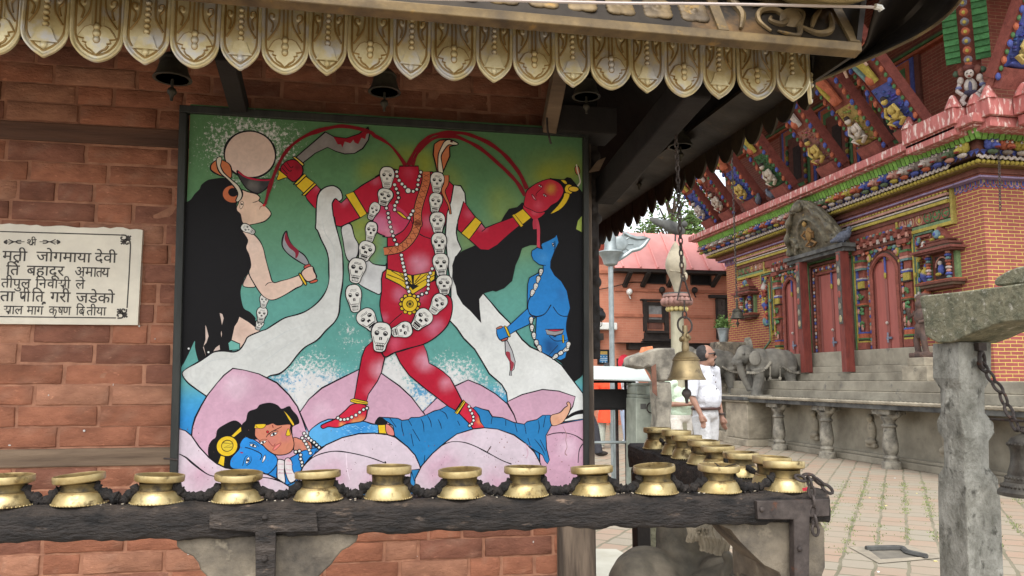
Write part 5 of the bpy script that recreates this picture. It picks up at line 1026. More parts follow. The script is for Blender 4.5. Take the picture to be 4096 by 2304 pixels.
for k in range(7):
    x = 2762+k*24; y0 = 2095+abs(k-2)*6; pl = [L3(x+7*math.sin(j*.9+k), y0+j*15, 2.215+.012*abs(j-3)/3) for j in range(8 if k > 1 else 5)]
    for s in (-1, 0, 1): f.tube([p+Vector((s*.008, -.004*(1-abs(s)), 0)) for p in pl], [.0055+.0015*(j % 2) for j in range(len(pl))], 6)
for k in range(3): f.tube([L3(2795+k*16, 2110+12*math.sin(j)+j*4, 2.205) for j in range(7)], .006, 6)
f.build('mane', mat('pale worn curls', (140, 130, 112), (98, 90, 76), rough=.85, scale=14, bump=.5), ST)
f = MB()
for k in range(9): f.ell(L3(2908+8*math.sin(k), 2225+k*17, 2.13), (.016, .016, .014), 10, 6, Matrix.Rotation(.6, 3, 'Y'))
f.build('braid', M_lion, ST, remesh=.004, sm=2)
f = MB(); a = onZ(2560, 2600, 0); f.box(.62, 1.02, 2.05, 2.5, 0, .47); f.build('plinth', M_stoneBlk, ST, bevel=.01)
# post and mossy stone standing behind the lion
ps = thing('stone_stub', 'mossy grey stone slab standing behind the stone lion', 'stone', onY(2640, 2200, 2.75)); b = MB()
x0_, x1_ = onY(2562, 2150, 2.75).x, onY(2690, 2150, 2.75).x; b.box(x0_, x1_, 2.75, 2.85, 0, .985); b.build('slab', M_lichen, ps, bevel=.01)
b = MB(); b.box(onY(2546, 2150, 2.7).x, onY(2600, 2150, 2.7).x, 2.69, 2.74, 0, .98); b.build('dark_post', M_woodD, ps, bevel=.004)
# ================================================================ stone bell gate at the right
PF = MB()
GR = R(45)
def ring8(c, wx, wd, k):      # 8-gon section: k=1 square facing, k=0 diamond
    vs = []
    for j in range(8):
        t = j*math.pi/4
        r_ = lerp(1, .765, k) if j % 2 == 0 else lerp(.7071, .765, k)
        vs.append(Vector((c[0]+wx*r_*math.cos(t-GR), c[1]+wd*r_*math.sin(t-GR), c[2])))
    return vs
GY = 3.05
GT = thing('bell_gate', 'weathered stone bell gate with a thick mossy lintel at the right', 'gate', (onY(3860, 1700, GY).x, GY, 0))
secs = []
def sec(xl, xr, y, k, Y=GY+.09):
    a, b_ = onY(xl, y, Y), onY(xr, y, Y); w_ = (b_.x-a.x)/2*.87/lerp(1, .765, k); secs.append(ring8(((a.x+b_.x)/2, Y, (a.z+b_.z)/2), w_, w_, k))
for a in ((3742, 3948, 1372, 0), (3742, 3948, 1512, 0), (3770, 3926, 1556, 1), (3772, 3927, 1650, 1), (3758, 3958, 1690, 0), (3762, 3962, 1728, 0), (3784, 3942, 1760, 1), (3786, 3944, 1868, 1), (3764, 3974, 1908, 0), (3764, 3984, 2000, 0), (3772, 3996, 2304, 0), (3776, 4004, 2900, 0)): sec(*a)
f = MB(); f.loft(secs[::-1]); f.build('pillar', M_stoneL, GT, bevel=.004, ang=15)
R3 = tile(3650, 1000, 2.415); XL = onY(3860, 1450, GY+.09).x-.115
lp = [R3(*p) for p in ((62, 462), (78, 442), (400, 408), (700, 372), (1000, 330), (1300, 292), (1300, 660), (1077, 682), (860, 702), (750, 740), (690, 770), (590, 800), (500, 845), (370, 895), (240, 898), (190, 870), (118, 828), (100, 650))]
poly = [(onX(x, y, XL).y, onX(x, y, XL).z) for x, y in lp]
y0_ = poly[5][0]; poly[6:6] = [(1.2, poly[5][1]), (1.2, poly[6][1]+.03), (1.6, poly[6][1]+.02)]
f = MB(); f.prism(poly, lambda a, c, d: Vector((d, a, c)), XL, XL+.24); o = f.build('lintel', M_lichen, GT, bevel=.012, seg=3)
sp_ = [R3(*p) for p in ((785, 300), (812, 262), (905, 205), (1000, 168), (1077, 155), (1300, 140), (1300, 290), (1077, 322), (812, 348), (786, 335))]
poly = [(onX(x, y, XL+.03).y, onX(x, y, XL+.03).z) for x, y in sp_]
f = MB(); f.prism(poly, lambda a, c, d: Vector((d, a, c)), XL+.03, XL+.2); f.build('cap_stone', M_lichen, GT, bevel=.01)
f = MB(); f.loft([ring8((XL+.115, 1.35, z), .13, .13, 0) for z in (0, 1.45)]); f.build('pillar', M_stoneL, GT, bevel=.006)
XB = XL+.115
p0 = onX(3918, 1395, XB); p1 = onX(3928, 1440, XB); pe = onX(4062, 1705, XB); bx = onX(4118, 1985, XB)
BG = thing('gate_bell', 'large ornate dark bell on a slanting rusty chain at the right edge', 'bell', tuple(bx))
s = .0335*(bx-CAM).dot(fw)/248
f = MB(); f.lathe([(240*s, 0), (262*s, 6*s), (262*s, 40*s), (240*s, 64*s), (205*s, 120*s), (196*s, 130*s), (198*s, 142*s), (170*s, 190*s), (166*s, 205*s), (168*s, 214*s), (140*s, 300*s), (132*s, 380*s), (136*s, 440*s), (150*s, 470*s), (148*s, 500*s), (120*s, 545*s), (60*s, 575*s), (30*s, 590*s), (24*s, 640*s)], bx, 36)
for rr, z, n in ((228, 92, 40), (186, 168, 34), (152, 486, 26)):
    for k in range(n): t = 2*math.pi*k/n; f.ell(bx+Vector((rr*s*math.cos(t), rr*s*math.sin(t), z*s)), (10*s, 10*s, 16*s), 6, 4)
f.build('body', mat('dark antique bell metal', (92, 88, 80), (60, 56, 52), rough=.5, metal=.5, scale=20, bump=.4), BG)
f = MB(); f.tube([p1+Vector((math.cos(k*math.pi/8)*.03, math.cos(k*math.pi/8)*.02, math.sin(k*math.pi/8)*.036)) for k in range(16)], .009, 8, closed=True); f.beam(p0+Vector((0, .12, .012)), p0+Vector((0, -.02, .008)), .04, .035); f.build('ring', M_iron, BG)
f = MB(); chain(f, [p1+Vector((0, -.004, -.03)), onX(4000, 1560, XB), pe, bx+Vector((0, 0, 620*s))], .032, .0065, .015); f.build('chain', M_iron, BG)
f = MB(); a = onX(3962, 1676, XB); f.tube([a, a+Vector((0, -.6, 0))], .006, 8); f.build('rod', M_iron, BG)
# ================================================================ second stone gate beyond the rail
SY = 7.0
G2 = thing('bell_gate', 'small worn stone gate with rusty plate beyond the brass lamps', 'gate', (onY(2660, 1700, SY).x, SY, 0))
def PY(l, Y): return [(onY(x, y, Y).x, onY(x, y, Y).z) for x, y in l]
W3 = tile(2350, 1300, 2.415); Z6b = tile(2300, 1200, 3.22)
ex = lambda a, c, d: Vector((a, d, c))
f = MB(); f.prism(PY([W3(*p) for p in ((415, 330), (430, 305), (520, 275), (620, 235), (690, 222), (850, 220), (855, 300), (835, 540), (690, 545), (680, 480), (640, 430), (590, 400), (540, 430), (520, 420), (415, 400))], SY), ex, SY, SY+.22); f.build('lintel', M_stoneG, G2, bevel=.02)
f = MB(); f.prism(PY([W3(*p) for p in ((665, 550), (820, 548), (832, 730), (815, 900), (825, 1010), (840, 2600), (665, 2600), (670, 1010), (688, 900), (672, 720))], SY), ex, SY+.02, SY+.2); f.build('pillar', M_stoneG, G2, bevel=.02)
f = MB(); f.prism(PY([W3(*p) for p in ((615, 405), (660, 375), (672, 690), (628, 650))], SY-.05), ex, SY-.055, SY-.045); f.build('rusty_plate', mat('rust plate', (112, 78, 62), (88, 60, 50), rough=.85, scale=12, bump=.3), G2, smooth=False)
f = MB(); q = onY(*W3(560, 255), SY+.1); f.prism([(-.06, -.03), (.07, -.03), (.06, .05), (-.03, .04)], lambda a, c, d: q+Vector((a, d, c)), -.04, .04); tag(f.build('brick', mat('loose orange brick', (206, 132, 90), (180, 110, 76), rough=.9, scale=20), None, bevel=.006), 'loose orange brick lying on the small stone gate', 'brick')
# carved green-grey stone shrine block
SB = thing('votive_stone', 'pale green grey stepped stone block with a square niche', 'votive stone', (onY(2590, 1700, 7.3).x, 7.3, 0)); SX = 7.3
f = MB()
for l in (((475, 560), (630, 560), (630, 590), (475, 590)), ((478, 590), (565, 590), (565, 670), (478, 670)), ((475, 672), (630, 672), (660, 712), (475, 705)), ((470, 705), (612, 712), (618, 2600), (470, 2600))): f.prism(PY([W3(*p) for p in l], SX), ex, SX, SX+.3)
f.box(onY(*W3(600, 640), SX).x, onY(*W3(690, 640), SX).x, SX+.2, SX+.5, 0, onY(*W3(600, 560), SX).z)
f.build('body', mat('green grey stone', (146, 152, 140), (116, 122, 112), rough=.9, scale=6, bump=.4), SB, bevel=.008)
f = MB(); f.prism(PY([W3(*p) for p in ((512, 760), (566, 760), (566, 812), (512, 812))], SX-.003), ex, SX-.004, SX-.002); f.build('niche', M_stoneBlk, SB, smooth=False)
f = MB(); q = onY(*W3(616, 800), SX-.02); f.tube([q+Vector((math.cos(k*math.pi/6)*.045, 0, math.sin(k*math.pi/6)*.05)) for k in range(12)], .006, 6, closed=True); f.build('ring', M_iron, SB)
# ================================================================ metal lamp box with white roof
OB = thing('lamp_box', 'black metal lamp cabinet on thin legs under a white sheet roof', 'lamp cabinet', (onY(2440, 1700, 7.6).x, 7.6, 0)); OY = 7.6
b = MB(); e0 = onY(*W3(612, 530), OY-.15); e1 = onY(*W3(545, 405), OY+.1)
xl = e0.x-1.15
b.add([(xl, OY-.15, e0.z+.03), (e0.x, OY-.15, e0.z-.01), (e1.x, OY+.12, e1.z), (xl, OY+.12, e1.z+.02), (xl, OY+.4, e0.z+.02), (e0.x, OY+.4, e0.z)], [(0, 1, 2, 3), (3, 2, 5, 4)])
o = b.build('roof', mat('dull white sheet', (184, 192, 188), (166, 172, 168), rough=.45, scale=3, bump=.05, c3=(188, 164, 130), s3=3, t3=.6), OB, smooth=False); md = o.modifiers.new('t', 'SOLIDIFY'); md.thickness = .012
b = MB(); zz = lambda y: onY(2450, 1300+y/2.415, OY).z
x1b = onY(*W3(455, 700), OY).x; xlb = x1b-1.0
b.box(xlb, x1b, OY, OY+.012, zz(808), zz(622)); b.box(xlb, x1b, OY, OY+.3, zz(822), zz(812)); b.box(xlb, x1b, OY, OY+.02, zz(560), zz(535)); b.box(x1b-.01, x1b, OY+.013, OY+.29, zz(808), zz(622))
b.box(xlb+.02, x1b-.02, OY+.29, OY+.3, zz(808), zz(622)); b.build('fire_box', M_black, OB, smooth=False)
for xq in (244, 350, 440, 466):
    b = MB(); x = onY(*W3(xq, 900), OY).x; y_ = OY+.02+(.2 if xq in (350, 440) else 0); b.tube([(x, y_, 0), (x, y_, zz(545 if xq > 300 else 830))], .016 if xq != 466 else .012, 8); b.build('leg', M_grey if xq == 244 else M_iron, OB)
b = MB(); b.tube([(xlb, OY+.01, zz(1128)), (x1b, OY+.01, zz(1136))], .014, 8); b.build('lower_rail', M_grey, OB)
b = MB(); b.box(xlb+.3, xlb+.48, OY-.02, OY+.0, zz(810), zz(730)); b.build('dark_pot', M_iron, OB, bevel=.01)
# ================================================================ flag standard and conch pillar
FG = thing('metal_banner', 'grey metal banner with sun face on a tall zinc pole', 'banner', (onY(2445, 1300, 9.3).x, 9.3, 0)); FY2 = 9.3
Z5b = tile(2300, 800, 3.22)
b = MB(); xq = onY(*Z5b(462, 1000), FY2).x; b.tube([(xq, FY2, 0), (xq, FY2, onY(*Z5b(462, 860), FY2).z)], .033, 14); b.build('pole', M_grey, FG)
b = MB(); zc = onY(*Z5b(462, 850), FY2).z; b.lathe([(.05, 0), (.085, .02), (.11, .10), (.16, .17), (.15, .185), (.09, .19), (.075, .24), (.07, .7)], (xq, FY2, zc), 20); b.build('cup', M_grey, FG)
fl = [Z5b(*p) for p in ((480, 560), (560, 470), (640, 430), (700, 465), (790, 495), (880, 490), (945, 500), (880, 590), (830, 630), (720, 660), (640, 720), (560, 770), (480, 780))]
b = MB(); pol = PY(fl, FY2); b.prism(pol, ex, FY2-.012, FY2+.012)
b.build('flag', M_grey, FG, smooth=False); b = MB(); b.tube([Vector((a, FY2-.014, c)) for a, c in pol[2:]], .028, 6); b.ell(onY(*Z5b(585, 560), FY2-.02), (.10, .02, .10), 14, 8)
for k in range(10): t = k*.628; q = onY(*Z5b(585, 560), FY2-.014); b.tube([q, q+Vector((math.cos(t)*.17, 0, math.sin(t)*.17))], .012, 5)
b.build('relief', M_grey, FG)
CP = thing('conch_pillar', 'tall stone pillar topped by lotus and a big conch shell', 'pillar', (onY(2700, 1300, 9.6).x, 9.6, 0)); CY = 9.6
M_conch = mat('weathered conch plaster', (166, 156, 134), (136, 128, 110), rough=.7, scale=5, bump=.3, c3=(132, 124, 108), s3=6)
cx = onY(*Z5b(1300, 900), CY).x; zf = lambda y: onY(*Z5b(1300, y), CY).z; sx = (onY(*Z5b(1420, 800), CY).x-onY(*Z5b(1170, 800), CY).x)/250
b = MB(); b.lathe([(2*sx, zf(530)), (30*sx, zf(570)), (56*sx, zf(620)), (60*sx, zf(635)), (84*sx, zf(680)), (90*sx, zf(690)), (112*sx, zf(755)), (118*sx, zf(765)), (126*sx, zf(830)), (124*sx, zf(870)), (112*sx, zf(920)), (88*sx, zf(980)), (66*sx, zf(1040)), (44*sx, zf(1110)), (28*sx, zf(1170)), (24*sx, zf(1200))], (cx, CY, 0), 28)
pl = [Vector((cx+math.cos(t*.5)*(2+t*4.3)*sx, CY+math.sin(t*.5)*(2+t*4.3)*sx, zf(540+t*9.5))) for t in range(29)]; b.tube(pl, 5*sx, 6); b.tube([Vector((cx-110*sx, CY-60*sx, zf(915))), Vector((cx, CY-118*sx, zf(940))), Vector((cx+100*sx, CY-60*sx, zf(965)))], 6*sx, 6)
b.ell((cx+95*sx, CY-30*sx, zf(985)), (40*sx, 40*sx, 60*sx)); b.build('conch', M_conch, CP)
b = MB(); b.lathe([(150*sx, zf(1205)), (165*sx, zf(1225)), (168*sx, zf(1250)), (150*sx, zf(1260)), (172*sx, zf(1300)), (165*sx, zf(1340)), (120*sx, zf(1380)), (100*sx, zf(1392))], (cx, CY, 0), 28)
for k in range(16): t = k*math.pi/8; b.ell((cx+162*sx*math.cos(t), CY+162*sx*math.sin(t), zf(1310)), (34*sx, 34*sx, 50*sx), 8, 6)
b.build('lotus', mat('faded red lotus paint', (146, 108, 98), (112, 88, 80), rough=.7, scale=6, bump=.3), CP)
b = MB(); b.lathe([(155*sx, zf(1200)), (160*sx, zf(1215)), (158*sx, zf(1245)), (150*sx, zf(1250))], (cx, CY, 0), 28); b.build('collar', M_stoneBlk, CP)
b = MB()
for k in range(14): t = k*math.pi/7+.2; b.ell((cx+112*sx*math.cos(t), CY+112*sx*math.sin(t), zf(1405)), (27*sx, 27*sx, 30*sx), 8, 6)
b.build('bead_ring', mat('dull gold beads', (196, 180, 116), (160, 146, 92), rough=.5, scale=6), CP)
b = MB(); b.lathe([(72*sx, zf(1430)), (80*sx, zf(1445)), (76*sx, zf(1470)), (80*sx, zf(1900)), (86*sx, zf(2600)), (90*sx, 0)], (cx, CY, 0), 16); b.build('shaft', mat('pale pillar stone', (176, 170, 146), (130, 126, 106), rough=.85, scale=3, bump=.4, stretch=(2, 2, .6)), CP)
b = MB(); b.tube([(cx, CY, zf(530)), (cx+.01, CY, zf(400))], .012, 6); q = Vector((cx-30*sx, CY, zf(355))); b.ell(q, (.19, .06, .085), 10, 8, Matrix.Rotation(.35, 3, 'Y')); b.ell(q+Vector((-.2, 0, .06)), (.13, .03, .05), 8, 6, Matrix.Rotation(.4, 3, 'Y')); b.ell(q+Vector((.17, 0, .05)), (.045, .04, .045), 8, 6); b.tube([q+Vector((.19, 0, .08)), q+Vector((.1, 0, .16)), q+Vector((-.05, 0, .2))], .006, 5); b.build('bird_finial', M_stoneBlk, CP)
# ================================================================ brick house behind
HY = 22.0
HB = thing('brick_house', 'orange brick house with a steep pink sheet metal roof', 'house', (8.0, HY, 0))
def HX(x, y): return onY(x, y, HY)
b = MB(); b.box(3.5, 15, HY, HY+6, 0, 4.72); b.build('wall', M_bbrick, HB, smooth=False)
ev = onY(2480, 1071, HY-.45); lx, rx = onY(2460, 1070, HY-.45).x, 15.6
rid = Vector((0, HY+.62, 0)); d = ray(2700, 937); rid.z = EYE+d.z/d.y*(HY+.62)
b = MB(); b.grid([[(lx, HY-.45, ev.z), (rx, HY-.45, ev.z)], [(lx-.1, rid.y, rid.z), (rx, rid.y, rid.z)]]); b.grid([[(lx-.1, rid.y, rid.z), (rx, rid.y, rid.z)], [(lx, HY+5, ev.z+.8), (rx, HY+5, ev.z+.8)]])
x = lx+.25
while x < rx: b.tube([(x, HY-.46, ev.z+.03), (x, rid.y, rid.z+.03)], .035, 5); x += .54
b.build('roof', M_roofP, HB, smooth=False)
b = MB(); b.box(lx, rx, HY-.44, HY, ev.z-.10, ev.z-.02); b.build('eave_board', M_woodD, HB)
for xq in (640, 870, 1205, 1770):
    p = HX(*Z5b(xq, 1115)); b = MB(); b.beam((p.x-.02, HY-.03, p.z), (p.x+.05, HY-.42, ev.z-.1), .12, .1); b.build('strut', M_woodD, HB)
def opening(x0_, x1_, y0_, y1_, name='window', fr=.08, pane=None, sill=False, f_=Z5b):
    a, c = HX(*f_(x0_, y1_)), HX(*f_(x1_, y0_)); w_ = MB(); fw_ = fr
    w_.box(a.x, c.x, HY-.06, HY+.02, c.z-fw_, c.z); w_.box(a.x, c.x, HY-.06, HY+.02, a.z, a.z+fw_); w_.box(a.x, a.x+fw_, HY-.055, HY+.02, a.z+fw_, c.z-fw_); w_.box(c.x-fw_, c.x, HY-.055, HY+.02, a.z+fw_, c.z-fw_)
    o = w_.build(name, M_woodD, HB, smooth=False)
    w_ = MB(); w_.box(a.x+fw_, c.x-fw_, HY-.012, HY-.006, a.z+fw_, c.z-fw_); w_.build('pane', pane or M_black, o, smooth=False); return o
opening(900, 1165, 910, 1080, fr=.03); opening(1485, 1745, 920, 1095, fr=.03)
w_ = opening(905, 1150, 1320, 1580, fr=.10, pane=M_glass)
b = MB(); a = HX(*Z6b(940, 310)); c = HX(*Z6b(1120, 285)); b.box(a.x, c.x, HY-.03, HY-.01, HX(*Z6b(940, 372)).z, c.z); b.build('lower_panel', mat('window board', (112, 72, 60), (90, 60, 50), rough=.7), w_, smooth=False)
b = MB()
for (xa, xb, ya, yb, d_) in ((835, 1200, -2, 8, .12), (875, 912, 5, 400, .09), (1150, 1190, 5, 400, .09), (900, 1180, 400, 430, .2), (885, 1195, 430, 510, .12), (865, 1215, 505, 535, .22), (850, 1235, 535, 575, .12)):
    p, q = HX(*Z6b(xa, yb)), HX(*Z6b(xb, ya)); b.box(p.x, q.x, HY-d_, HY+.03, p.z, q.z)
b.build('carved_frame', M_woodD, w_, smooth=False)
w_ = opening(1820, 1960, 1250, 1800, fr=.06, pane=mat('dim pane', (84, 78, 74), (60, 54, 50), rough=.3, bump=0))
b = MB(); p, q = HX(*Z5b(1715, 1256)), HX(*Z5b(1975, 1240)); b.box(p.x, q.x+1, HY-.15, HY, p.z-.02, q.z+.02); b.build('lintel', M_woodD, w_)
b = MB()
for (ya, x0_, x1_, f_) in ((1195, 505, 2000, Z5b), (225, 505, 1760, Z6b), (938, 215, 490, Z5b)): p, q = HX(*f_(x0_, ya)), HX(*f_(x1_, ya+ (12 if f_ is Z5b else 10))); b.box(p.x, q.x, HY-.05, HY+.01, q.z-.0, q.z+.09)
b.build('string_course', mat('string course brick', (176, 112, 86), (150, 92, 70), rough=.85, scale=5), HB, smooth=False)
b = MB(); p, q = HX(*Z6b(510, 640)), HX(*Z6b(1560, 575)); b.box(p.x, q.x+1.0, HY-.35, HY-.0, p.z+.2, q.z+.02); b.box(HX(*Z6b(660, 640)).x, q.x+1, HY-.25, HY, p.z, p.z+.19); b.build('ledge', M_woodD, HB, smooth=False)
b = MB(); p, q = HX(*Z6b(535, 860)), HX(*Z6b(720, 755)); b.box(p.x, q.x, HY-.08, HY+.01, p.z, q.z); o = b.build('niche', M_woodD, HB, smooth=False)
b = MB(); q = HX(*Z6b(622, 810))+Vector((0, -.1, 0)); b.ell(q, (.20, .06, .25), 12, 8); b.ell(q+Vector((0, -.05, .02)), (.13, .05, .15), 12, 8); b.build('red_idol', M_red1, o)
b = MB(); p, q = HX(*Z6b(150, 388)), HX(*Z6b(508, 300)); b.box(p.x, q.x, HY-.28, HY-.02, p.z, q.z); b.build('awning', M_white, HB, bevel=.03)
for xa, ya, f_ in ((680, 1190, Z5b), (1098, 1165, Z5b), (1515, 1170, Z5b)):
    b = MB(); q = HX(*f_(xa, ya)); b.ell(q+Vector((0, -.15, 0)), (.09, .12, .10), 10, 8); b.tube([q, q+Vector((.05, -.1, -.2))], .02, 6); b.build('wall_lamp', M_white if xa < 700 else M_woodD, HB)
b = MB(); b.tube(catmull([HX(*Z5b(220, 1170))+Vector((0, -.06, 0)), HX(*Z5b(480, 1120))+Vector((0, -.06, 0)), HX(*Z5b(700, 1065))+Vector((0, -.06, 0)), HX(*Z5b(900, 1060))+Vector((0, -.06, 0))]), .014, 5); b.build('cable', M_woodD, HB)
b = MB(); p, q = HX(*Z6b(222, 520)), HX(*Z6b(330, 435)); b.box(p.x-1, q.x, HY-.3, HY, p.z, q.z); b.build('beam_end', M_woodD, HB)
# sign poster
PS = thing('notice_board', 'blue and yellow notice poster in a black frame on brick', 'notice board', tuple(HX(*Z6b(360, 735)))); p, q = HX(*Z6b(285, 830)), HX(*Z6b(432, 640))
b = MB(); b.box(p.x, q.x, HY-.06, HY-.01, p.z, q.z); b.build('frame', M_black, PS, smooth=False)
hh = q.z-p.z; b = MB(); b.box(p.x+.06, q.x-.06, HY-.066, HY-.061, p.z+.06, p.z+hh*.66, lin((66, 128, 176))); b.box(p.x+.06, q.x-.06, HY-.066, HY-.061, p.z+hh*.661, q.z-.05, lin((190, 160, 90)))
pw = q.x-p.x-.12
for k in range(4):
    for j in range(5):
        if (k*7+j*3) % 6: b.box(p.x+.08+j*pw/5.3, p.x+.08+j*pw/5.3+pw*.15, HY-.069, HY-.067, p.z+hh*(.13+k*.125), p.z+hh*(.18+k*.125), lin((206, 220, 226)))
b.build('poster', M_poly, PS, smooth=False)
# gilt spout lamp beside the post
GL = thing('gilt_spout', 'gilt makara spout with dangling chains jutting past the post', 'spout', tuple(onY(2385, 1260, 5.0))); b = MB()
for x, y, a, c in ((2375, 1240, .05, .05), (2390, 1262, .06, .045), (2372, 1275, .06, .04), (2380, 1228, .035, .03)): b.ell(onY(x, y, 5.0), (a, .05, c), 10, 8)
b.tube(catmull([onY(2370, 1268, 5), onY(2395, 1262, 5), onY(2406, 1245, 5), onY(2409, 1232, 5)]), [.03]*5+[.022]*5+[.012]*5+[.006], 8); b.tube([onY(2370, 1250, 5.0), onY(2320, 1250, 5.0)], .04, 8); b.build('spout', M_gilt, GL, remesh=.008, sm=2)
b = MB()
for k in range(4): p = onY(2374+k*9, 1292, 5.0); b.tube([p+Vector((math.cos(t*.5236)*.012, 0, math.sin(t*.5236)*.025)) for t in range(12)], .003, 5, closed=True)
b.tube([onY(2402, 1262, 5.0), onY(2400, 1300, 5), onY(2388, 1336, 5.0)], .003, 5); b.build('chain', M_iron, GL)
# ================================================================ trees behind the house
def tree(label, x, y, z0, h, rad, seed, nclump):
    t = thing('tree', label, 'tree', (x, y, 0), 'trees behind the pink roof'); r_ = random.Random(seed); f = MB()
    f.tube(catmull([(x, y, 0), (x+.1, y, z0*.5), (x-.1, y, z0), (x, y, h*.9)]), [.3-.25*i_/15 for i_ in range(16)], 8)
    cl = []
    for k in range(nclump):
        v = Vector((r_.gauss(0, 1), r_.gauss(0, .7), r_.gauss(0, 1))); v.normalize(); v *= r_.uniform(.25, 1)**.6
        c = Vector((x+v.x*rad, y+v.y*rad, (z0+h)/2+v.z*(h-z0)/2)); cl.append(c); f.tube([(x, y, max(z0*.8, c.z-1.2)), c.lerp(Vector((x, y, c.z)), .4), c], [.07, .04, .015], 5)
    f.build('trunk', M_bark, t); f = MB()
    for c in cl:
        cr = r_.uniform(.35, .8); kk = r_.uniform(.7, 1.35)
        for _ in range(70):
            v = Vector((r_.gauss(0, .45), r_.gauss(0, .45), r_.gauss(0, .4)))*cr; p = c+v; a = Vector((r_.uniform(-1, 1), r_.uniform(-1, 1), r_.uniform(-.6, .6))).normalized(); b_ = a.cross(Vector((r_.uniform(-1, 1), r_.uniform(-1, 1), r_.uniform(-1, 1)))).normalized(); s_ = r_.uniform(.05, .12); q = kk*r_.uniform(.8, 1.2)
            f.add([p-a*s_, p+b_*s_*.5, p+a*s_, p-b_*s_*.5], [(0, 1, 2, 3)], (q, q, q*.9, 1))
    f.build('crown', M_leaf, t, smooth=False, fix=False)
tx = onY(2690, 850, 34)
tree('tall leafy tree seen through the gap above the pink roof', tx.x, 34, 5.0, 10.4, 2.3, 1, 95)
tx = onY(2860, 900, 38); tree('low dark tree beside temple eave behind the pink roof', tx.x, 38, 4.5, 8.8, 1.6, 2, 60)
# potted plant by the house
PT_ = thing('potted_plant', 'grey concrete pot of small green plants beside the house window', 'potted plant', (onY(2880, 1340, 17).x, 17, 0)); YP_ = 17.0
zp = lambda y: onY(2880, y, YP_).z; xc = onY(*Z6b(1910, 450), YP_).x; rw = (onY(*Z6b(1990, 450), YP_).x-onY(*Z6b(1840, 450), YP_).x)/2
b = MB(); b.lathe([(rw*.62, zp(1368)), (rw*.72, zp(1350)), (rw*.9, zp(1325)), (rw*.95, zp(1318)), (rw*1.02, zp(1316)), (rw*1.02, zp(1313)), (rw*.9, zp(1314)), (rw*.85, zp(1322)), (0, zp(1322))], (xc, YP_, 0), 20); b.build('pot', M_grey, PT_)
b = MB(); r_ = random.Random(8)
for _ in range(420):
    p = Vector((xc+r_.gauss(0, rw*.5), YP_+r_.gauss(0, rw*.5), zp(1315)+abs(r_.gauss(0, .10)))); a = Vector((r_.uniform(-1, 1), r_.uniform(-1, 1), r_.uniform(0, 1.2))).normalized(); s_ = .05; c_ = a.cross(Vector((r_.uniform(-1, 1), r_.uniform(-1, 1), 0))).normalized(); q = r_.uniform(.8, 1.4)
    b.add([p, p+a*s_+c_*s_*.3, p+a*s_*2, p+a*s_-c_*s_*.3], [(0, 1, 2, 3)], (q, q, q, 1))
b.build('leaves', M_leaf, PT_, smooth=False, fix=False)
b = MB(); b.box(xc-.22, xc+.5, YP_-.2, YP_+.3, 0, zp(1368)); b.build('stone_stand', M_stoneB, PT_, bevel=.03)
# ================================================================ the painted temple on the right
XW, YC, YE = 9.2, 10.05, 18.6
TM = thing('temple', 'ornate painted brick temple with carved doors, struts and green fluted cornice', 'temple', (XW, 12, 0))
rnd = random.Random(31)
c_ = lambda r, g, b: lin(tuple(u*.70+v*.30 for u, v in zip((r, g, b), (128, 110, 102))))
RB, BR, DK, CBL, CGR, CYE, CWH, CLA, COR, CPK, CLG, CTL = c_(158, 78, 64), c_(112, 58, 46), c_(40, 30, 28), c_(70, 92, 190), c_(70, 130, 72), c_(206, 188, 70), c_(232, 222, 210), c_(170, 150, 196), c_(206, 100, 64), c_(226, 160, 140), c_(134, 204, 78), c_(110, 160, 160)
b = MB(); b.box(XW, 13.2, YC, YE, 1.29, 4.6); b.build('brick_wall', M_tbrick, TM, smooth=False)
b = MB(); b.box(XW+.3, 13.2, YC+.3, YE+.5, 4.6, 9.0); b.build('upper_wall', brickmat('upper temple brick', (140, 74, 60), (124, 64, 52), (150, 112, 84), .22, .06, .006, dirt=.4), TM, smooth=False)
def run(b, o0, o1, z0, z1, col, ya=None, yb=None, front=True):
    """a moulding along the side wall and round the corner; o = how far it stands out of the wall"""
    b.box(XW-o1, XW-o0, (YC-o1) if ya is None else ya, (YE+o1) if yb is None else yb, z0, z1, col)
    if front and ya is None: b.box(XW+.0005, 13.3, YC-o1, YC-o0, z0, z1, col)
def stations(o, step, ya=None, yb=None, front=True):
    ya_, yb_ = (YC-o if ya is None else ya), (YE+o if yb is None else yb); n = int((yb_-ya_)/step); out = []
    for k in range(n+1): out.append((Vector((XW-o, ya_+(yb_-ya_)*k/n, 0)), Vector((-1, 0, 0)), Vector((0, -1, 0))))
    if front and ya is None:
        for k in range(1, int(2.6/step)): out.append((Vector((XW-o+k*step, YC-o, 0)), Vector((0, -1, 0)), Vector((1, 0, 0))))
    return out
b = MB(); run(b, 0, .72, 4.985, 5.12, (1, 1, 1, 1)); run(b, 0, .64, 4.955, 4.984, (.8, .8, .8, 1)); run(b, 0, .55, 5.121, 5.2, (.95, .95, .95, 1))
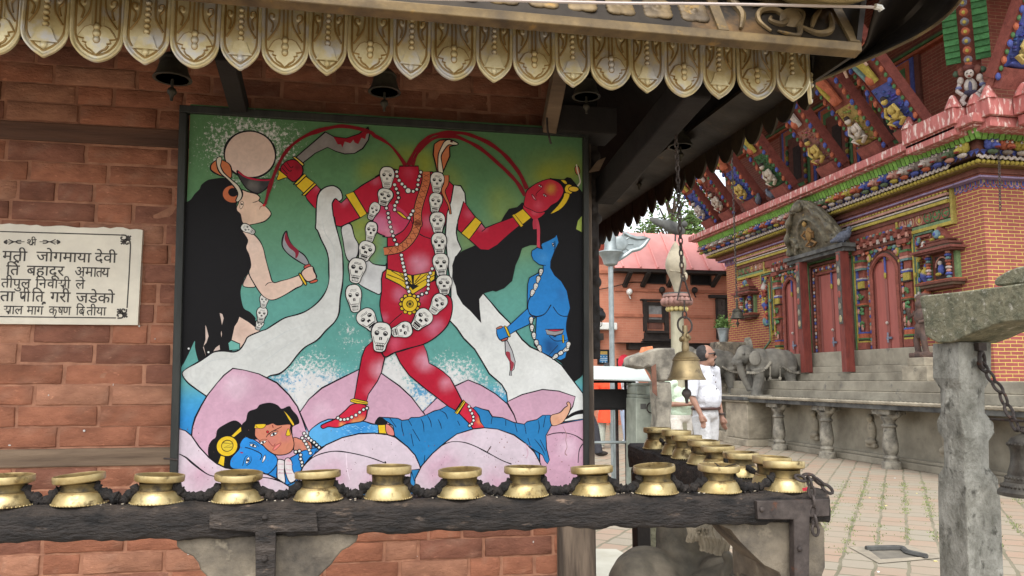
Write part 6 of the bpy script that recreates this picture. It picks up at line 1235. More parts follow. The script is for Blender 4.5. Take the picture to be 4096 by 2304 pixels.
# the re-entrant corner blocks with curled fins
for (xa, xb, ya, yb) in ((8.42, 9.3, 9.62, 10.75), (8.62, 9.6, 9.18, 9.60), (9.0, 13.3, 8.84, 9.16)):
    b.box(xa, xb, ya, yb, 5.05, 5.3); b.box(xa+.06, xb, ya+.06, yb, 4.9, 5.04)
    for x, y in ((xa+.07, yb-.1), (xa+.07, ya+.08), (min(xb, xa+.9)-.1, ya+.08)): b.lathe([(.12, 0), (.105, .05), (.07, .13), (.045, .19), (.02, .21), (0, .212)], (x, y, 5.29), 8)
b.build('ledge', M_pink, TM, bevel=.01, smooth=False)
b = MB(); run(b, 0, .45, 4.84, 4.954, DK); run(b, 0, .38, 4.66, 4.839, BR); b.build('cornice_core', M_poly, TM, smooth=False)
b = MB()
for p, n, t in stations(.52, .098):
    k = rnd.uniform(.85, 1.12); col = tuple(x*k for x in CLG[:3])+(1,); top = p+Vector((0, 0, 4.955)); bot = p-n*.05+Vector((0, 0, 4.815))
    q = [top-t*.045, top+n*.03, top+t*.045, bot+t*.043, bot+n*.03, bot-t*.043]
    b.add(q, [(0, 1, 4, 5), (1, 2, 3, 4), (5, 4, 3)], col); b.add([q[5]-n*.001, q[3]-n*.001, q[4]+Vector((0, 0, .01))], [(0, 1, 2)], c_(40, 70, 30))
b.build('fluted_moulding', M_poly, TM, smooth=False)
# carved heads
hm = {}
HC = [CYE, CBL, CWH, c_(90, 120, 84), COR, CPK, c_(150, 140, 130)]
for k, (p, n, t) in enumerate(stations(.45, .25)[1:56]):
    ci = (k*3+k//4) % len(HC)
    if ci not in hm:
        f = MB(); cc = HC[ci]; dk = tuple(x*.35 for x in cc[:3])+(1,)
        f.ell((0, 0, 0), (.075, .08, .07), 12, 8, col=cc); f.ell((-.075, 0, -.03), (.045, .06, .035), 10, 6, col=cc); f.ell((-.10, 0, -.055), (.03, .045, .012), 8, 6, col=c_(150, 50, 44))
        for s in (-1, 1): f.ell((-.065, s*.035, .025), .018, 8, 6, col=CWH); f.ell((-.08, s*.036, .025), .009, 6, 4, col=DK); f.ell((-.01, s*.075, .03), (.03, .02, .035), 8, 6, col=cc); f.tube([(-.05, s*.02, .05), (-.07, s*.05, .052)], .008, 5, dk)
        f.ell((-.02, 0, -.09), (.05, .07, .03), 8, 6, col=HC[(ci+2) % 7])
        o = f.build('carved_head', M_poly, TM); o.scale = (1.2, 1.2, 1.2); off = parent_loc(TM)
        for v in o.data.vertices: v.co += off
        hm[ci] = o
    else: o = hm[ci].copy(); COL.objects.link(o)
    o.location = p+Vector((0, 0, 4.75))-off; o.rotation_euler = (0, 0, math.atan2(n.y, n.x)+math.pi)
b = MB()
run(b, 0, .40, 4.60, 4.659, c_(60, 36, 34))
for p, n, t in stations(.405, .105):
    b.add([p-t*.05+Vector((0, 0, 4.665)), p+t*.05+Vector((0, 0, 4.665)), p+n*.012+Vector((0, 0, 4.60))], [(0, 1, 2)], CBL)
    b.add([p-t*.05+n*.002+Vector((0, 0, 4.668)), p+t*.05+n*.002+Vector((0, 0, 4.668)), p+t*.05+n*.03+Vector((0, 0, 4.682)), p-t*.05+n*.03+Vector((0, 0, 4.682))], [(0, 1, 2, 3)], c_(90, 116, 214))
b.build('zigzag_band', M_poly, TM, smooth=False)
b = MB()
for seg in (0, 1):
    pl = []
    for k in range(700 if seg == 0 else 220):
        d = k*.0125; z = 4.583+.017*math.sin(d*2*math.pi/.1)
        pl.append(Vector((XW-.40, YE+.35-d, z)) if seg == 0 else Vector((XW-.40+d, YC-.40, z)))
    b.tube(pl, .021, 6, CWH)
b.build('wave_moulding', M_poly, TM)
b = MB()
for p, n, t in stations(.35, .082): b.ell(p+Vector((0, 0, 4.525)), (.038, .038, .034), 8, 6, col=c_(196, 178, 62))
run(b, 0, .34, 4.482, 4.556, c_(120, 96, 40)); b.build('bead_moulding', M_poly, TM)
b = MB(); run(b, 0, .20, 4.40, 4.48, BR); run(b, 0, .16, 4.375, 4.399, RB); b.build('under_cornice', M_poly, TM, smooth=False)
b = MB()
for o, z0, z1, cc in ((.19, 4.352, 4.374, CWH), (.15, 4.335, 4.351, CTL), (.14, 4.302, 4.334, COR), (.16, 4.268, 4.301, CLA)): run(b, 0, o, z0+.08, z1+.08, cc)
for p, n, t in stations(.145, .05): b.ell(p+Vector((0, 0, 4.398)), .016, 6, 4, col=c_(190, 60, 44))
b.build('painted_fillets', M_poly, TM, smooth=False)
# petal frieze at the plain brick corner
b = MB()
for p, n, t in stations(.012, .105):
    if n.x < 0 and 10.62 < p.y < 17.95: continue
    for rr, cc, dz in ((.048, c_(96, 108, 200), 0), (.033, COR if rnd.random() < .5 else CPK, .004), (.017, CBL, .007)):
        pl = [p+n*dz+t*(math.cos(a)*rr)+Vector((0, 0, 4.295+math.sin(a)*rr*1.35)) for a in [math.pi+k*math.pi/6 for k in range(7)]]; pl = [p+n*dz+t*rr+Vector((0, 0, 4.345))]*0+pl+[p+n*dz+t*rr+Vector((0, 0, 4.35)), p+n*dz-t*rr+Vector((0, 0, 4.35))]; b.add(pl, [tuple(range(len(pl)))], cc)
    b.ell(p+t*.052+Vector((0, 0, 4.31)), (.012, .012, .03), 6, 4, col=c_(180, 170, 90))
b.build('petal_frieze', M_poly, TM, smooth=False, fix=False)
# great lintel over the three doors --------------------------------
LA, LB_ = 10.64, 17.9
b = MB()
for o, z0, z1, cc in ((.115, 4.318, 4.345, RB), (.12, 4.25, 4.29, c_(230, 170, 150)), (.06, 4.222, 4.249, DK), (.11, 4.196, 4.221, CWH), (.09, 4.178, 4.195, c_(60, 90, 70)), (.12, 4.126, 4.177, CYE), (.08, 4.06, 4.125, BR), (.05, 3.90, 4.059, RB)): b.box(XW-o, XW, LA, LB_, z0, z1, cc)
y = LA
while y < LB_: b.box(XW-.13, XW-.10, y, y+.05, 4.291, 4.317, CYE); y += .085
for ya, yb in ((LA, 11.9), (16.6, LB_)):
    b.box(XW-.03, XW, ya, yb, 3.88, 4.10, c_(64, 40, 34)); b.box(XW-.06, XW, ya, yb, 3.83, 3.88, c_(120, 160, 110)); b.box(XW-.07, XW, ya, yb, 3.775, 3.829, CYE); b.box(XW-.07, XW, ya-.05, ya, 3.775, 4.35, c_(196, 180, 80)); b.box(XW-.07, XW, yb, yb+.05, 3.775, 4.35, CYE)
    for k in range(6):
        y = ya+.12+k*.205 if ya < 14 else yb-.12-k*.205
        if k < 3: b.tube([(XW-.045, y+math.cos(t*.5236)*.085, 3.99+math.sin(t*.5236)*.085) for t in range(12)], .016, 5, c_(60, 110, 60), True); [b.ell((XW-.04, y+rnd.gauss(0, .035), 3.99+rnd.gauss(0, .035)), (.02, .025, .02), 6, 4, col=c_(86, 150, 84)) for _ in range(9)]
        else: b.tube([(XW-.045, y+math.cos(t*.5236)*.075, 3.99+math.sin(t*.5236)*.085) for t in range(12)], .014, 5, c_(206, 170, 120), True); b.ell((XW-.04, y, 3.975), (.03, .035, .05), 8, 6, col=(CYE, CWH, CPK)[k % 3]); b.ell((XW-.05, y, 4.035), (.02, .02, .025), 6, 4, col=CPK)
b.build('lintel', M_poly, TM, smooth=False)
def dotted(b, y0, z0, y1, z1, o, w_, cols, step=.055):
    L = math.hypot(y1-y0, z1-z0); n = max(1, int(L/step)); d = Vector((0, (y1-y0)/L, (z1-z0)/L)); s = Vector((0, -d.z, d.y))
    for k in range(n):
        p = Vector((XW-o, y0, z0))+d*(k+.5)*L/n; b.ell(p, (.012, w_/2 if abs(d.z) > .5 else L/n*.46, L/n*.46 if abs(d.z) > .5 else w_/2), 6, 4, col=cols[k % len(cols)])
def column(y, z0, z1, wd=.17, o=.10):
    f = MB(); h = z1-z0
    f.box(XW-o*.6, XW, y-wd/2, y+wd/2, z0, z1, RB)
    for a, c, cc, gx in ((0, .07, RB, 1.3), (.07, .085, CYE, 1.25), (.085, .10, DK, 1.2), (.10, .115, CGR, 1.25), (.115, .16, COR, 1.15), (.16, .175, CBL, 1.2), (.43, .445, c_(90, 100, 60), 1.25), (.445, .46, COR, 1.3), (.60, .615, DK, 1.1), (.615, .69, CYE, .95), (.69, .705, CBL, 1.1), (.705, .72, CWH, 1.05), (.80, .82, CTL, 1.2), (.82, .84, CPK, 1.25), (.84, .88, RB, 1.2), (.88, .90, CGR, 1.3), (.96, 1, RB, 1.5)): f.box(XW-o*gx, XW, y-wd/2*gx, y+wd/2*gx, z0+h*a, z0+h*c+.0, cc)
    for zz, cc in ((.25, CGR), (.385, c_(80, 150, 90)), (.53, CGR)):
        for k in range(7): f.ell((XW-o, y+rnd.uniform(-.06, .06), z0+h*zz+rnd.uniform(-.05, .05)), (.02, .03, .03), 6, 4, col=cc)
        f.ell((XW-o-.01, y+wd*.42, z0+h*zz), (.02, .03, .05), 8, 6, col=CPK)
    f.ell((XW-o-.005, y-.02, z0+h*.22), (.02, .035, .06), 8, 6, col=CPK); f.build('door_column', M_poly, TM, smooth=False)
def door(y0, y1, z0, ztop, arch, name='door'):
    yc = (y0+y1)/2; hw = (y1-y0)/2; root = MB()
    # leaf
    root.box(XW-.02, XW+.01, y0, y1, z0, ztop, c_(168, 76, 66)); root.box(XW-.035, XW-.02, yc-.035, yc+.035, z0, ztop-.05, c_(130, 58, 50)); root.box(XW-.03, XW-.02, y0, y0+.06, z0, ztop, c_(126, 56, 48)); root.box(XW-.03, XW-.02, y1-.06, y1, z0, ztop, c_(126, 56, 48))
    o = root.build(name, mat(name+' leaf', (1, 1, 1), (.82, .8, .8), rough=.6, scale=5, stretch=(1, 3, .5), bump=.2, vc=True), TM, smooth=False)
    f = MB()
    if arch:
        ar = []
        for k in range(25):
            a = math.pi*k/24; r_ = hw*(1+.10*abs(math.sin(3*a))); ar.append((yc+math.cos(a)*r_, ztop-hw*.9+math.sin(a)*hw*1.25))
        ar = [(y1+.02, z0)]+ar+[(y0-.02, z0)]
        f.tube([Vector((XW-.07, y, z)) for y, z in ar], .035, 6, RB); f.tube([Vector((XW-.05, yc+(y-yc)*1.14, z0+(z-z0)*1.05)) for y, z in ar], .02, 6, c_(120, 60, 50))
        m2 = [(yc+(y-yc)*1.28, z0+(z-z0)*1.09) for y, z in ar]
        for (ya, za), (yb, zb_) in zip(m2, m2[1:]): dotted(f, ya, za, yb, zb_, .05, .06, (CBL, CPK, CTL, COR), .07)
        poly = [(yc-hw*1.35, ztop+.32), (yc+hw*1.35, ztop+.32), (yc+hw*1.35, ztop-hw*.9)]+ar[1:-1]+[(yc-hw*1.35, ztop-hw*.9)]
        f.prism(poly, lambda a, c, d: Vector((d, a, c)), XW-.045, XW-.0, c_(96, 70, 58))
        for k in range(70):
            y, z = rnd.uniform(yc-hw*1.3, yc+hw*1.3), rnd.uniform(ztop-hw*.6, ztop+.3)
            if math.hypot((y-yc)/hw, (z-ztop+hw*.9)/(hw*1.3)) > 1.2: f.ell((XW-.055, y, z), (.02, .03, .03), 6, 4, col=rnd.choice((CGR, CPK, CTL, COR, c_(90, 150, 110), CYE)))
        for s in (-1, 1): f.ell((XW-.07, yc+s*hw*1.1, ztop+.12), (.03, .05, .08), 8, 6, col=CYE); f.ell((XW-.09, yc+s*hw*1.1, ztop+.12), (.02, .03, .05), 8, 6, col=CPK)
    else:
        for w0, cc in ((.05, RB), (.14, None), (.24, BR), (.31, CGR), (.37, CYE), (.43, CBL)):
            if cc is None:
                dotted(f, y0-w0, z0, y0-w0, ztop+w0, .06, .07, (CBL, CWH, COR, CPK), .07); dotted(f, y1+w0, z0, y1+w0, ztop+w0, .06, .07, (CBL, CWH, COR, CPK), .07); dotted(f, y0-w0, ztop+w0, y1+w0, ztop+w0, .06, .07, (CBL, COR, CWH), .07)
                f.box(XW-.045, XW, y0-w0-.05, y0-w0+.05, z0, ztop+w0+.05, BR); f.box(XW-.045, XW, y1+w0-.05, y1+w0+.05, z0, ztop+w0+.05, BR)
            else:
                t_ = .022
                for ya in (y0-w0, y1+w0): f.box(XW-.06-w0*.06, XW, ya-t_, ya+t_, z0, ztop+w0, cc)
                f.box(XW-.06-w0*.06, XW, y0-w0-t_, y1+w0+t_, ztop+w0-t_+.0005, ztop+w0+t_, cc)
    f.build('door_frame', M_poly, o, smooth=False)
    f = MB(); f.ell((XW-.06, yc-.0, z0+.45*(1 if arch else .95)), (.03, .02, .03), 8, 6, col=CWH); f.box(XW-.055, XW-.036, yc-.09, yc+.05, z0+.16, z0+.20, c_(120, 140, 170)); f.box(XW-.06, XW-.056, yc-.02, yc+.02, z0+.10, z0+.28, c_(150, 160, 180)); f.ell((XW-.05, yc-.01, z0+1.3), (.02, .03, .06), 8, 6, col=CYE); f.box(XW-.05, XW-.03, yc-.03, yc+.01, z0+1.34, z0+1.7, CBL); f.build('door_handle', M_poly, o, smooth=False)
    return o
door(13.52, 14.42, 1.87, 3.42, False); door(11.98, 12.68, 1.87, 3.42, True); door(15.18, 15.72, 1.87, 3.42, True)
for y in (11.72, 12.98, 14.93, 16.0): column(y, 1.87, 3.72)
f = MB()
for ya, yb in ((11.55, 13.05), (14.85, 16.15)):
    f.box(XW-.14, XW, ya, yb, 3.78, 3.86, RB); f.box(XW-.10, XW, ya, yb, 3.70, 3.779, BR); dotted(f, ya, 3.93, yb, 3.93, .08, .07, (CTL, CPK, CBL, CGR, COR), .09)
    y = ya
    while y < yb: f.box(XW-.20, XW-.05, y, y+.06, 3.84, 3.9, c_(140, 66, 54)); f.box(XW-.16, XW-.12, y+.005, y+.055, 3.74, 3.82, rnd.choice((CPK, CTL, CWH))); y += .19
    dotted(f, ya, 3.64, yb, 3.64, .09, .06, (CGR, COR, CPK, CTL), .12)
f.build('door_canopy', M_poly, TM, smooth=False)
# wings: yellow stepped frames with carved flying figures
for s, y0 in ((-1, 11.5), (1, 16.25)):
    f = MB(); yy = lambda d: y0+s*d
    def fr_(pl, o, w_, cc): 
        q = [Vector((XW-o, yy(a), z)) for a, z in pl]
        for a, b_ in zip(q, q[1:]): f.beam(a, b_, w_, .03, (1, 0, 0), cc)
    for k, cc in enumerate((CYE, c_(80, 120, 90), RB, CYE, c_(90, 140, 110))):
        e = k*.055; fr_([(-.06+e, 3.8-e), (.5-e, 3.8-e), (.5-e, 3.55-e), (.36-e*.3, 3.5-e), (.36-e*.3, 3.3), (.06+e, 2.35+e*2), (-.06+e, 2.35+e*2), (-.06+e, 3.8-e)][:8] if k < 3 else [(-.02+e*.5, 3.7-e), (-.02+e*.5, 2.3), (.1, 2.2), (.42, 2.0)], .05+.01*k, .035, cc)
    f.build('stepped_frame', M_poly, TM, smooth=False)
    f = MB()
    pl = [(.12, 2.55), (.2, 2.8), (.16, 3.0), (.26, 3.2), (.18, 3.42), (.2, 3.6)]
    q = catmull([Vector((XW-.10, yy(a+.08), z)) for a, z in pl], False, 5); n = len(q); f.tube(q, [.05+.035*math.sin(i_*.7) for i_ in range(n)], 8, col=[tuple(x) for i_ in range(n) for _ in range(8) for x in [(CTL, COR, CBL, CYE, c_(176, 70, 60), CWH)[(i_//4) % 6]]])
    for k in range(26): f.ell((XW-.12, yy(.22+rnd.gauss(0, .09)), rnd.uniform(2.6, 3.65)), (.03, .035, .045), 6, 4, col=rnd.choice((CTL, COR, CBL, c_(176, 70, 60), CWH, CYE)))
    f.build('flying_figure', M_poly, TM)
# niches (small shrines on the brick)
def niche(yc, wd, o=0, axis='side'):
    def P(d, y, z): return Vector((XW-d, yc+y, z)) if axis == 'side' else Vector((yc+y, YC-d, z))
    f = MB()
    def bx(d, y0, y1, z0, z1, cc):
        q = [P(0, y0, z0), P(0, y1, z0), P(d, y1, z0), P(d, y0, z0), P(0, y0, z1), P(0, y1, z1), P(d, y1, z1), P(d, y0, z1)]; f.add(q, [(3, 2, 1, 0), (4, 5, 6, 7), (0, 1, 5, 4), (1, 2, 6, 5), (2, 3, 7, 6), (3, 0, 4, 7)], cc)
    w = wd/2
    for k, (e, z0, z1, d) in enumerate(((.75, 2.76, 2.80, .16), (.92, 2.801, 2.84, .22), (1.05, 2.841, 2.88, .27), (1.0, 2.881, 2.90, .22))): bx(d, -w*e, w*e, z0, z1, (BR, c_(120, 100, 80), BR, COR)[k])
    for k, (e, z0, z1, d) in enumerate(((1.05, 3.34, 3.37, .26), (1.15, 3.371, 3.41, .30), (.85, 3.411, 3.45, .22), (.95, 3.451, 3.48, .24), (.6, 3.481, 3.53, .16), (.7, 3.531, 3.55, .18))): bx(d, -w*e, w*e, z0, z1, (BR, c_(140, 70, 60), c_(120, 110, 90), BR, c_(150, 80, 66), BR)[k])
    bx(.05, -w*.75, w*.75, 2.9, 3.34, RB); bx(.055, -w*.45, w*.45, 2.9, 3.3, c_(60, 50, 50)); bx(.07, w*.62, w*.78, 2.9, 3.34, c_(120, 160, 100)); bx(.07, -w*.78, -w*.62, 2.9, 3.34, c_(120, 160, 100))
    for s in (-1, 1):
        for k in range(9): f.ell(P(.15, s*w*.55, 2.93+k*.05), (.04+.012*(k % 2), .04+.012*(k % 2), .027), 8, 6, col=(CTL, CBL, CPK, CWH, COR, RB)[k % 6])
    f.tube([P(.08, math.cos(a)*w*.35, 3.12+math.sin(a)*.16) for a in [k*math.pi/8 for k in range(9)]], .015, 6, CPK); f.ell(P(.10, 0, 3.08), (.05, .05, .09), 8, 6, col=CBL); f.ell(P(.12, 0, 3.18), (.03, .035, .04), 8, 6, col=CWH); f.ell(P(.13, .03, 3.0), (.04, .06, .03), 8, 6, col=CYE)
    f.add([P(.12, -w*.5, 3.55), P(.12, w*.5, 3.55), P(.12, 0, 3.78), P(0, -w*.5, 3.55), P(0, w*.5, 3.55), P(0, 0, 3.78)], [(0, 1, 2), (5, 4, 3), (0, 3, 4, 1), (1, 4, 5, 2), (2, 5, 3, 0)], RB); f.ell(P(.14, 0, 3.65), (.06, .06, .075), 10, 8, col=c_(120, 170, 190)); f.ell(P(.14, .1, 3.58), (.05, .05, .03), 8, 6, col=CYE); f.ell(P(.14, -.1, 3.58), (.05, .05, .03), 8, 6, col=CYE); f.ell(P(.19, 0, 3.65), (.025, .025, .03), 8, 6, col=CBL)
    f.build('niche_shrine', M_poly, TM, smooth=False)
niche(10.88, .8); niche(17.35, .75); niche(10.9, .7, axis='front')
# tympanum leaning out over the middle door and the two red props
a0, a1, tp = Vector((8.86, 12.98, 3.87)), Vector((8.86, 14.92, 3.87)), Vector((8.45, 14.05, 4.93))
b = MB(); ol = [(-.97, 0), (-.95, .15), (-.86, .32), (-.74, .55), (-.55, .80), (-.32, .98), (0, 1.08), (.32, .98), (.55, .80), (.74, .55), (.86, .32), (.95, .15), (.97, 0)]
b.prism(ol, lambda a, c, d: Vector((8.86-c*.36+d, 13.95+a, 3.87+c*.96)), 0, .10)
T2 = lambda a, c, d=0: Vector((8.86-c*.36-d, 13.95+a, 3.87+c*.96))
b.tube([T2(math.cos(k*math.pi/12)*.42, .12+math.sin(k*math.pi/12)*.55, .02) for k in range(13)], .04, 6)
b.ell(T2(0, .92, .05), (.10, .14, .12), 10, 8); b.ell(T2(.05, .87, .12), (.06, .10, .05), 8, 6)
for s in (-1, 1):
    b.tube(catmull([T2(s*.9, .05, .03), T2(s*.78, .3, .06), T2(s*.55, .62, .05), T2(s*.25, .88, .04)]), [.06+.03*math.sin(k*1.3) for k in range(16)], 8)
    for k in range(9): b.ell(T2(s*(.55+.3*rnd.random()), .05+.5*rnd.random(), .03), (.05, .06, .06), 7, 5)
b.build('tympanum', mat('smoky carved gilt copper', (120, 112, 92), (62, 60, 54), rough=.6, metal=.3, scale=9, bump=.5, c3=(150, 130, 84), s3=9, t3=.6), TM, remesh=.016, sm=1)
b = MB(); b.ell(T2(0, .36, .03), (.05, .10, .15), 10, 8, col=c_(160, 120, 60)); b.ell(T2(0, .56, .05), (.045, .05, .06), 8, 6, col=c_(180, 140, 70))
for s in (-1, 1): b.tube([T2(s*.06, .42, .05), T2(s*.2, .36, .07), T2(s*.14, .26, .06)], .025, 6, c_(150, 110, 60)); b.tube([T2(s*.02, .22, .05), T2(s*.18, .14, .07), T2(s*.05, .10, .06)], .03, 6, c_(150, 110, 60))
b.build('gilt_deity', M_poly, TM)
b = MB(); b.box(8.72, 9.0, 12.9, 15.0, 3.79, 3.865); b.box(8.78, 9.02, 12.95, 14.95, 3.72, 3.789); b.build('tympanum_beam', M_stoneBlk, TM, smooth=False)
for y in (13.1, 14.5):
    b = MB(); b.beam((8.86, y, 1.46), (8.84, y, 3.72), .15, .17, (1, 0, 0)); b.build('prop_post', M_redD, TM, smooth=False)
    b = MB()
    b.box(8.745, 8.76, y-.055, y+.055, 2.35, 3.7, c_(90, 92, 88))
    for k in range(6): b.ell((8.74, y, 2.45+k*.23), (.02, .04, .07), 8, 6, col=(c_(206, 196, 150), c_(150, 150, 130), c_(180, 90, 80))[k % 3])
    b.build('metal_facing', M_poly, TM, smooth=False)
# struts ----------------------------------------------------------
def strut(base, d, wdir, bgc, fig, sk):
    """carved strut leaning out from the ledge: plank, garlands on both edges, a figure above and a small one in a panel below"""
    base, d, wdir = Vector(base), Vector(d).normalized(), Vector(wdir).normalized(); nrm = wdir.cross(d).normalized()
    if nrm.z > 0: nrm = -nrm
    Lh = 3.1; W = .56
    def P(u, l, n=0): return base+wdir*u+d*l+nrm*n
    f = MB()
    f.add([P(u, l, n) for n in (0, -.13) for u, l in ((-W/2, 0), (W/2, 0), (W/2, Lh), (-W/2, Lh))], [(0, 1, 2, 3), (7, 6, 5, 4), (0, 4, 5, 1), (1, 5, 6, 2), (2, 6, 7, 3), (3, 7, 4, 0)], RB)
    for s in (-1, 1): f.add([P(s*(W/2-.0)+u, l, n) for n in (.03, -.15) for u, l in ((-.045, .12), (.045, .12), (.045, Lh), (-.045, Lh))], [(0, 1, 2, 3), (7, 6, 5, 4), (0, 4, 5, 1), (1, 5, 6, 2), (2, 6, 7, 3), (3, 7, 4, 0)], c_(142, 62, 52))
    f.add([P(u, l, n) for n in (.14, -.14) for u, l in ((-W/2+.02, .0), (W/2-.02, .0), (W/2-.02, .28), (-W/2+.02, .28))], [(0, 1, 2, 3), (7, 6, 5, 4), (0, 4, 5, 1), (1, 5, 6, 2), (2, 6, 7, 3), (3, 7, 4, 0)], c_(150, 70, 60))
    o = f.build('roof_strut', M_poly, TM, smooth=False)
    f = MB()
    for s in (-1, 1):
        for k in range(26):
            l = .15+k*.113; cc = (CBL, CGR, COR, CGR)[k % 4]; f.ell(P(s*W/2, l, .05), (.037, .037, .058) if k % 2 == 0 else (.028, .028, .042), 7, 5, col=cc)
    f.build('garland', M_poly, o)
    f = MB()
    f.add([P(u, l, n) for n in (.02, .0) for u, l in ((-W/2+.06, .29), (W/2-.06, .29), (W/2-.06, 1.05), (-W/2+.06, 1.05))], [(0, 1, 2, 3), (0, 4, 5, 1), (1, 5, 6, 2), (2, 6, 7, 3), (3, 7, 4, 0)], bgc)
    for k in range(60): f.ell(P(rnd.uniform(-W/2+.07, W/2-.07), rnd.uniform(.3, 1.03), .025), (.03, .03, .02), 6, 4, col=tuple(x*rnd.uniform(.6, 1.25) for x in bgc[:3])+(1,))
    f.build('carved_panel', M_poly, o)
    f = MB()    # seated figure in the panel
    q = lambda u, l, n, r_, cc=fig: f.ell(P(u, l, n), r_, 9, 7, col=cc)
    q(0, .62, .09, .085); q(0, .50, .08, (.10, .08, .08)); q(.02, .80, .11, .055); q(.02, .845, .10, .05, DK if bgc is not CBL else c_(40, 36, 40))
    for s in (-1, 1): f.tube([P(s*.08, .70, .10), P(s*.15, .58, .14), P(s*.06, .50, .17)], [.034, .03, .024], 7, fig); f.tube([P(s*.05, .46, .10), P(s*.17, .44, .15), P(s*.05, .37, .16)], [.05, .042, .034], 7, fig)
    q(0, .33, .07, (.2, .09, .05), bgc)
    f.build('seated_figure', M_poly, o)
    f = MB()    # standing deity with many arms above
    q = lambda u, l, n, r_, cc: f.ell(P(u, l, n), r_, 9, 7, col=cc)
    q(0, 1.22, .08, (.10, .09, .10), COR); f.tube([P(-.06, 1.15, .07), P(-.05, 1.5, .10), P(0, 1.75, .12), P(0, 2.05, .13)], [.05, .07, .10, .09], 8, (CYE, COR, CWH)[sk % 3]); f.tube([P(.06, 1.15, .07), P(.08, 1.5, .10), P(0, 1.75, .12)], [.05, .06, .08], 8, (CTL, CYE, CBL)[sk % 3]); q(0, 1.78, .15, (.12, .06, .10), CBL); q(0, 2.08, .15, (.12, .08, .11), c_(214, 170, 130)); q(0, 2.30, .16, .085, c_(222, 180, 140)); q(0, 2.41, .15, (.09, .07, .06), CYE)
    for s in (-1, 1):
        for k in range(5 if sk % 2 == 0 else 2): f.tube([P(s*.09, 2.12, .15), P(s*.2, 2.2-k*.13, .19), P(s*.26, 2.42-k*.24, .20)], [.034, .03, .022], 6, (c_(222, 180, 150), CGR, COR)[sk % 3])
    f.build('deity', M_poly, o); return o
SDIR = (-.62, 0, .80)
for k, (y, bgc, fig) in enumerate(((10.75, CBL, c_(226, 196, 90)), (11.72, c_(190, 160, 80), c_(236, 224, 206)), (12.98, c_(170, 110, 96), c_(222, 190, 90)), (14.7, c_(50, 104, 58), c_(230, 220, 196)), (16.0, CBL, c_(222, 190, 90)), (17.2, c_(140, 60, 50), c_(226, 210, 190)), (18.2, CBL, c_(230, 220, 210)))):
    strut((8.74, y, 5.2), SDIR, (0, 1, 0), bgc, fig, k)
sb_ = onY(4035, 352, 9.2); strut((sb_.x, 9.2, sb_.z), (.03, -.5, .86), (1, 0, 0), CBL, c_(226, 200, 110), 1)
# winged corner strut
f = MB(); cb = Vector((8.88, 9.75, 5.3)); cd_ = Vector((-.3, -.3, .9)).normalized(); sd_ = Vector((1, -1, 0)).normalized(); cn_ = sd_.cross(cd_)
if cn_.y > 0: cn_ = -cn_
def CPn(u, l, n=0): return cb+sd_*u+cd_*l+cn_*n
f.add([CPn(u, l, n) for n in (.16, -.16) for u, l in ((-.24, 0), (.24, 0), (.24, .24), (-.24, .24))], [(0, 1, 2, 3), (7, 6, 5, 4), (0, 4, 5, 1), (1, 5, 6, 2), (2, 6, 7, 3), (3, 7, 4, 0)], c_(150, 70, 60))
f.add([CPn(u, l, n) for n in (.0, -.16) for u, l in ((-.16, .24), (.16, .24), (.14, 2.6), (-.14, 2.6))], [(0, 1, 2, 3), (7, 6, 5, 4), (0, 4, 5, 1), (1, 5, 6, 2), (2, 6, 7, 3), (3, 7, 4, 0)], RB)
o = f.build('corner_strut', M_poly, TM, smooth=False)
f = MB()
for s in (-1, 1):
    for k in range(13): f.beam(CPn(s*.19, .75+k*.09, .08), CPn(s*.19, .87+k*.09, .04), .19, .03, tuple(cn_), tuple(x*(.8+.3*(k % 2)) for x in c_(48, 128, 62)[:3])+(1,))
    f.tube([CPn(s*.17, 1.85, .08), CPn(s*.15, 2.1, .09), CPn(s*.05, 2.35, .06)], [.11, .12, .10], 10, c_(48, 128, 62))
f.build('wing', M_poly, o, smooth=False)
f = MB()
for k in range(9): f.ell(CPn(0, .78+k*.135, .13), (.065, .05, .06), 8, 6, col=(c_(130, 130, 140), COR, c_(120, 124, 150), COR)[k % 4]); f.ell(CPn(0, .78+k*.135, .18), (.03, .02, .03), 6, 4, col=CYE)
f.build('breast_band', M_poly, o)
f = MB(); f.ell(CPn(0, .40, .15), (.10, .07, .12), 12, 8, col=c_(214, 206, 196)); f.ell(CPn(0, .585, .19), (.062, .06, .07), 10, 8, col=CWH); f.ell(CPn(0, .66, .15), (.10, .06, .06), 10, 6, col=c_(96, 40, 36)); f.ell(CPn(0, .73, .14), (.05, .04, .06), 8, 6, col=COR); f.ell(CPn(0, .555, .25), (.03, .015, .012), 6, 4, col=c_(160, 50, 44)); f.ell(CPn(0, .40, .235), (.03, .02, .09), 8, 6, col=c_(70, 76, 110)); f.ell(CPn(0, .30, .2), (.12, .08, .05), 8, 6, col=c_(46, 50, 80))
for s in (-1, 1):
    f.ell(CPn(s*.10, .62, .13), (.05, .05, .07), 8, 6, col=c_(130, 70, 56)); f.ell(CPn(s*.17, .60, .10), (.05, .04, .05), 8, 6, col=c_(60, 90, 66)); f.ell(CPn(s*.12, .50, .16), (.045, .045, .06), 8, 6, col=c_(216, 206, 196)); f.tube([CPn(s*.13, .47, .16), CPn(s*.17, .36, .22), CPn(s*.10, .30, .26)], .03, 7, c_(206, 196, 190)); f.ell(CPn(s*.15, .40, .2), (.045, .045, .03), 8, 6, col=c_(110, 124, 180)); f.ell(CPn(s*.025, .60, .245), .011, 6, 4, col=DK); f.tube([CPn(s*.07, .30, .24), CPn(s*.12, .22, .27), CPn(s*.09, .16, .27)], .034, 7, c_(210, 200, 196))
f.build('griffin_face', M_poly, o)
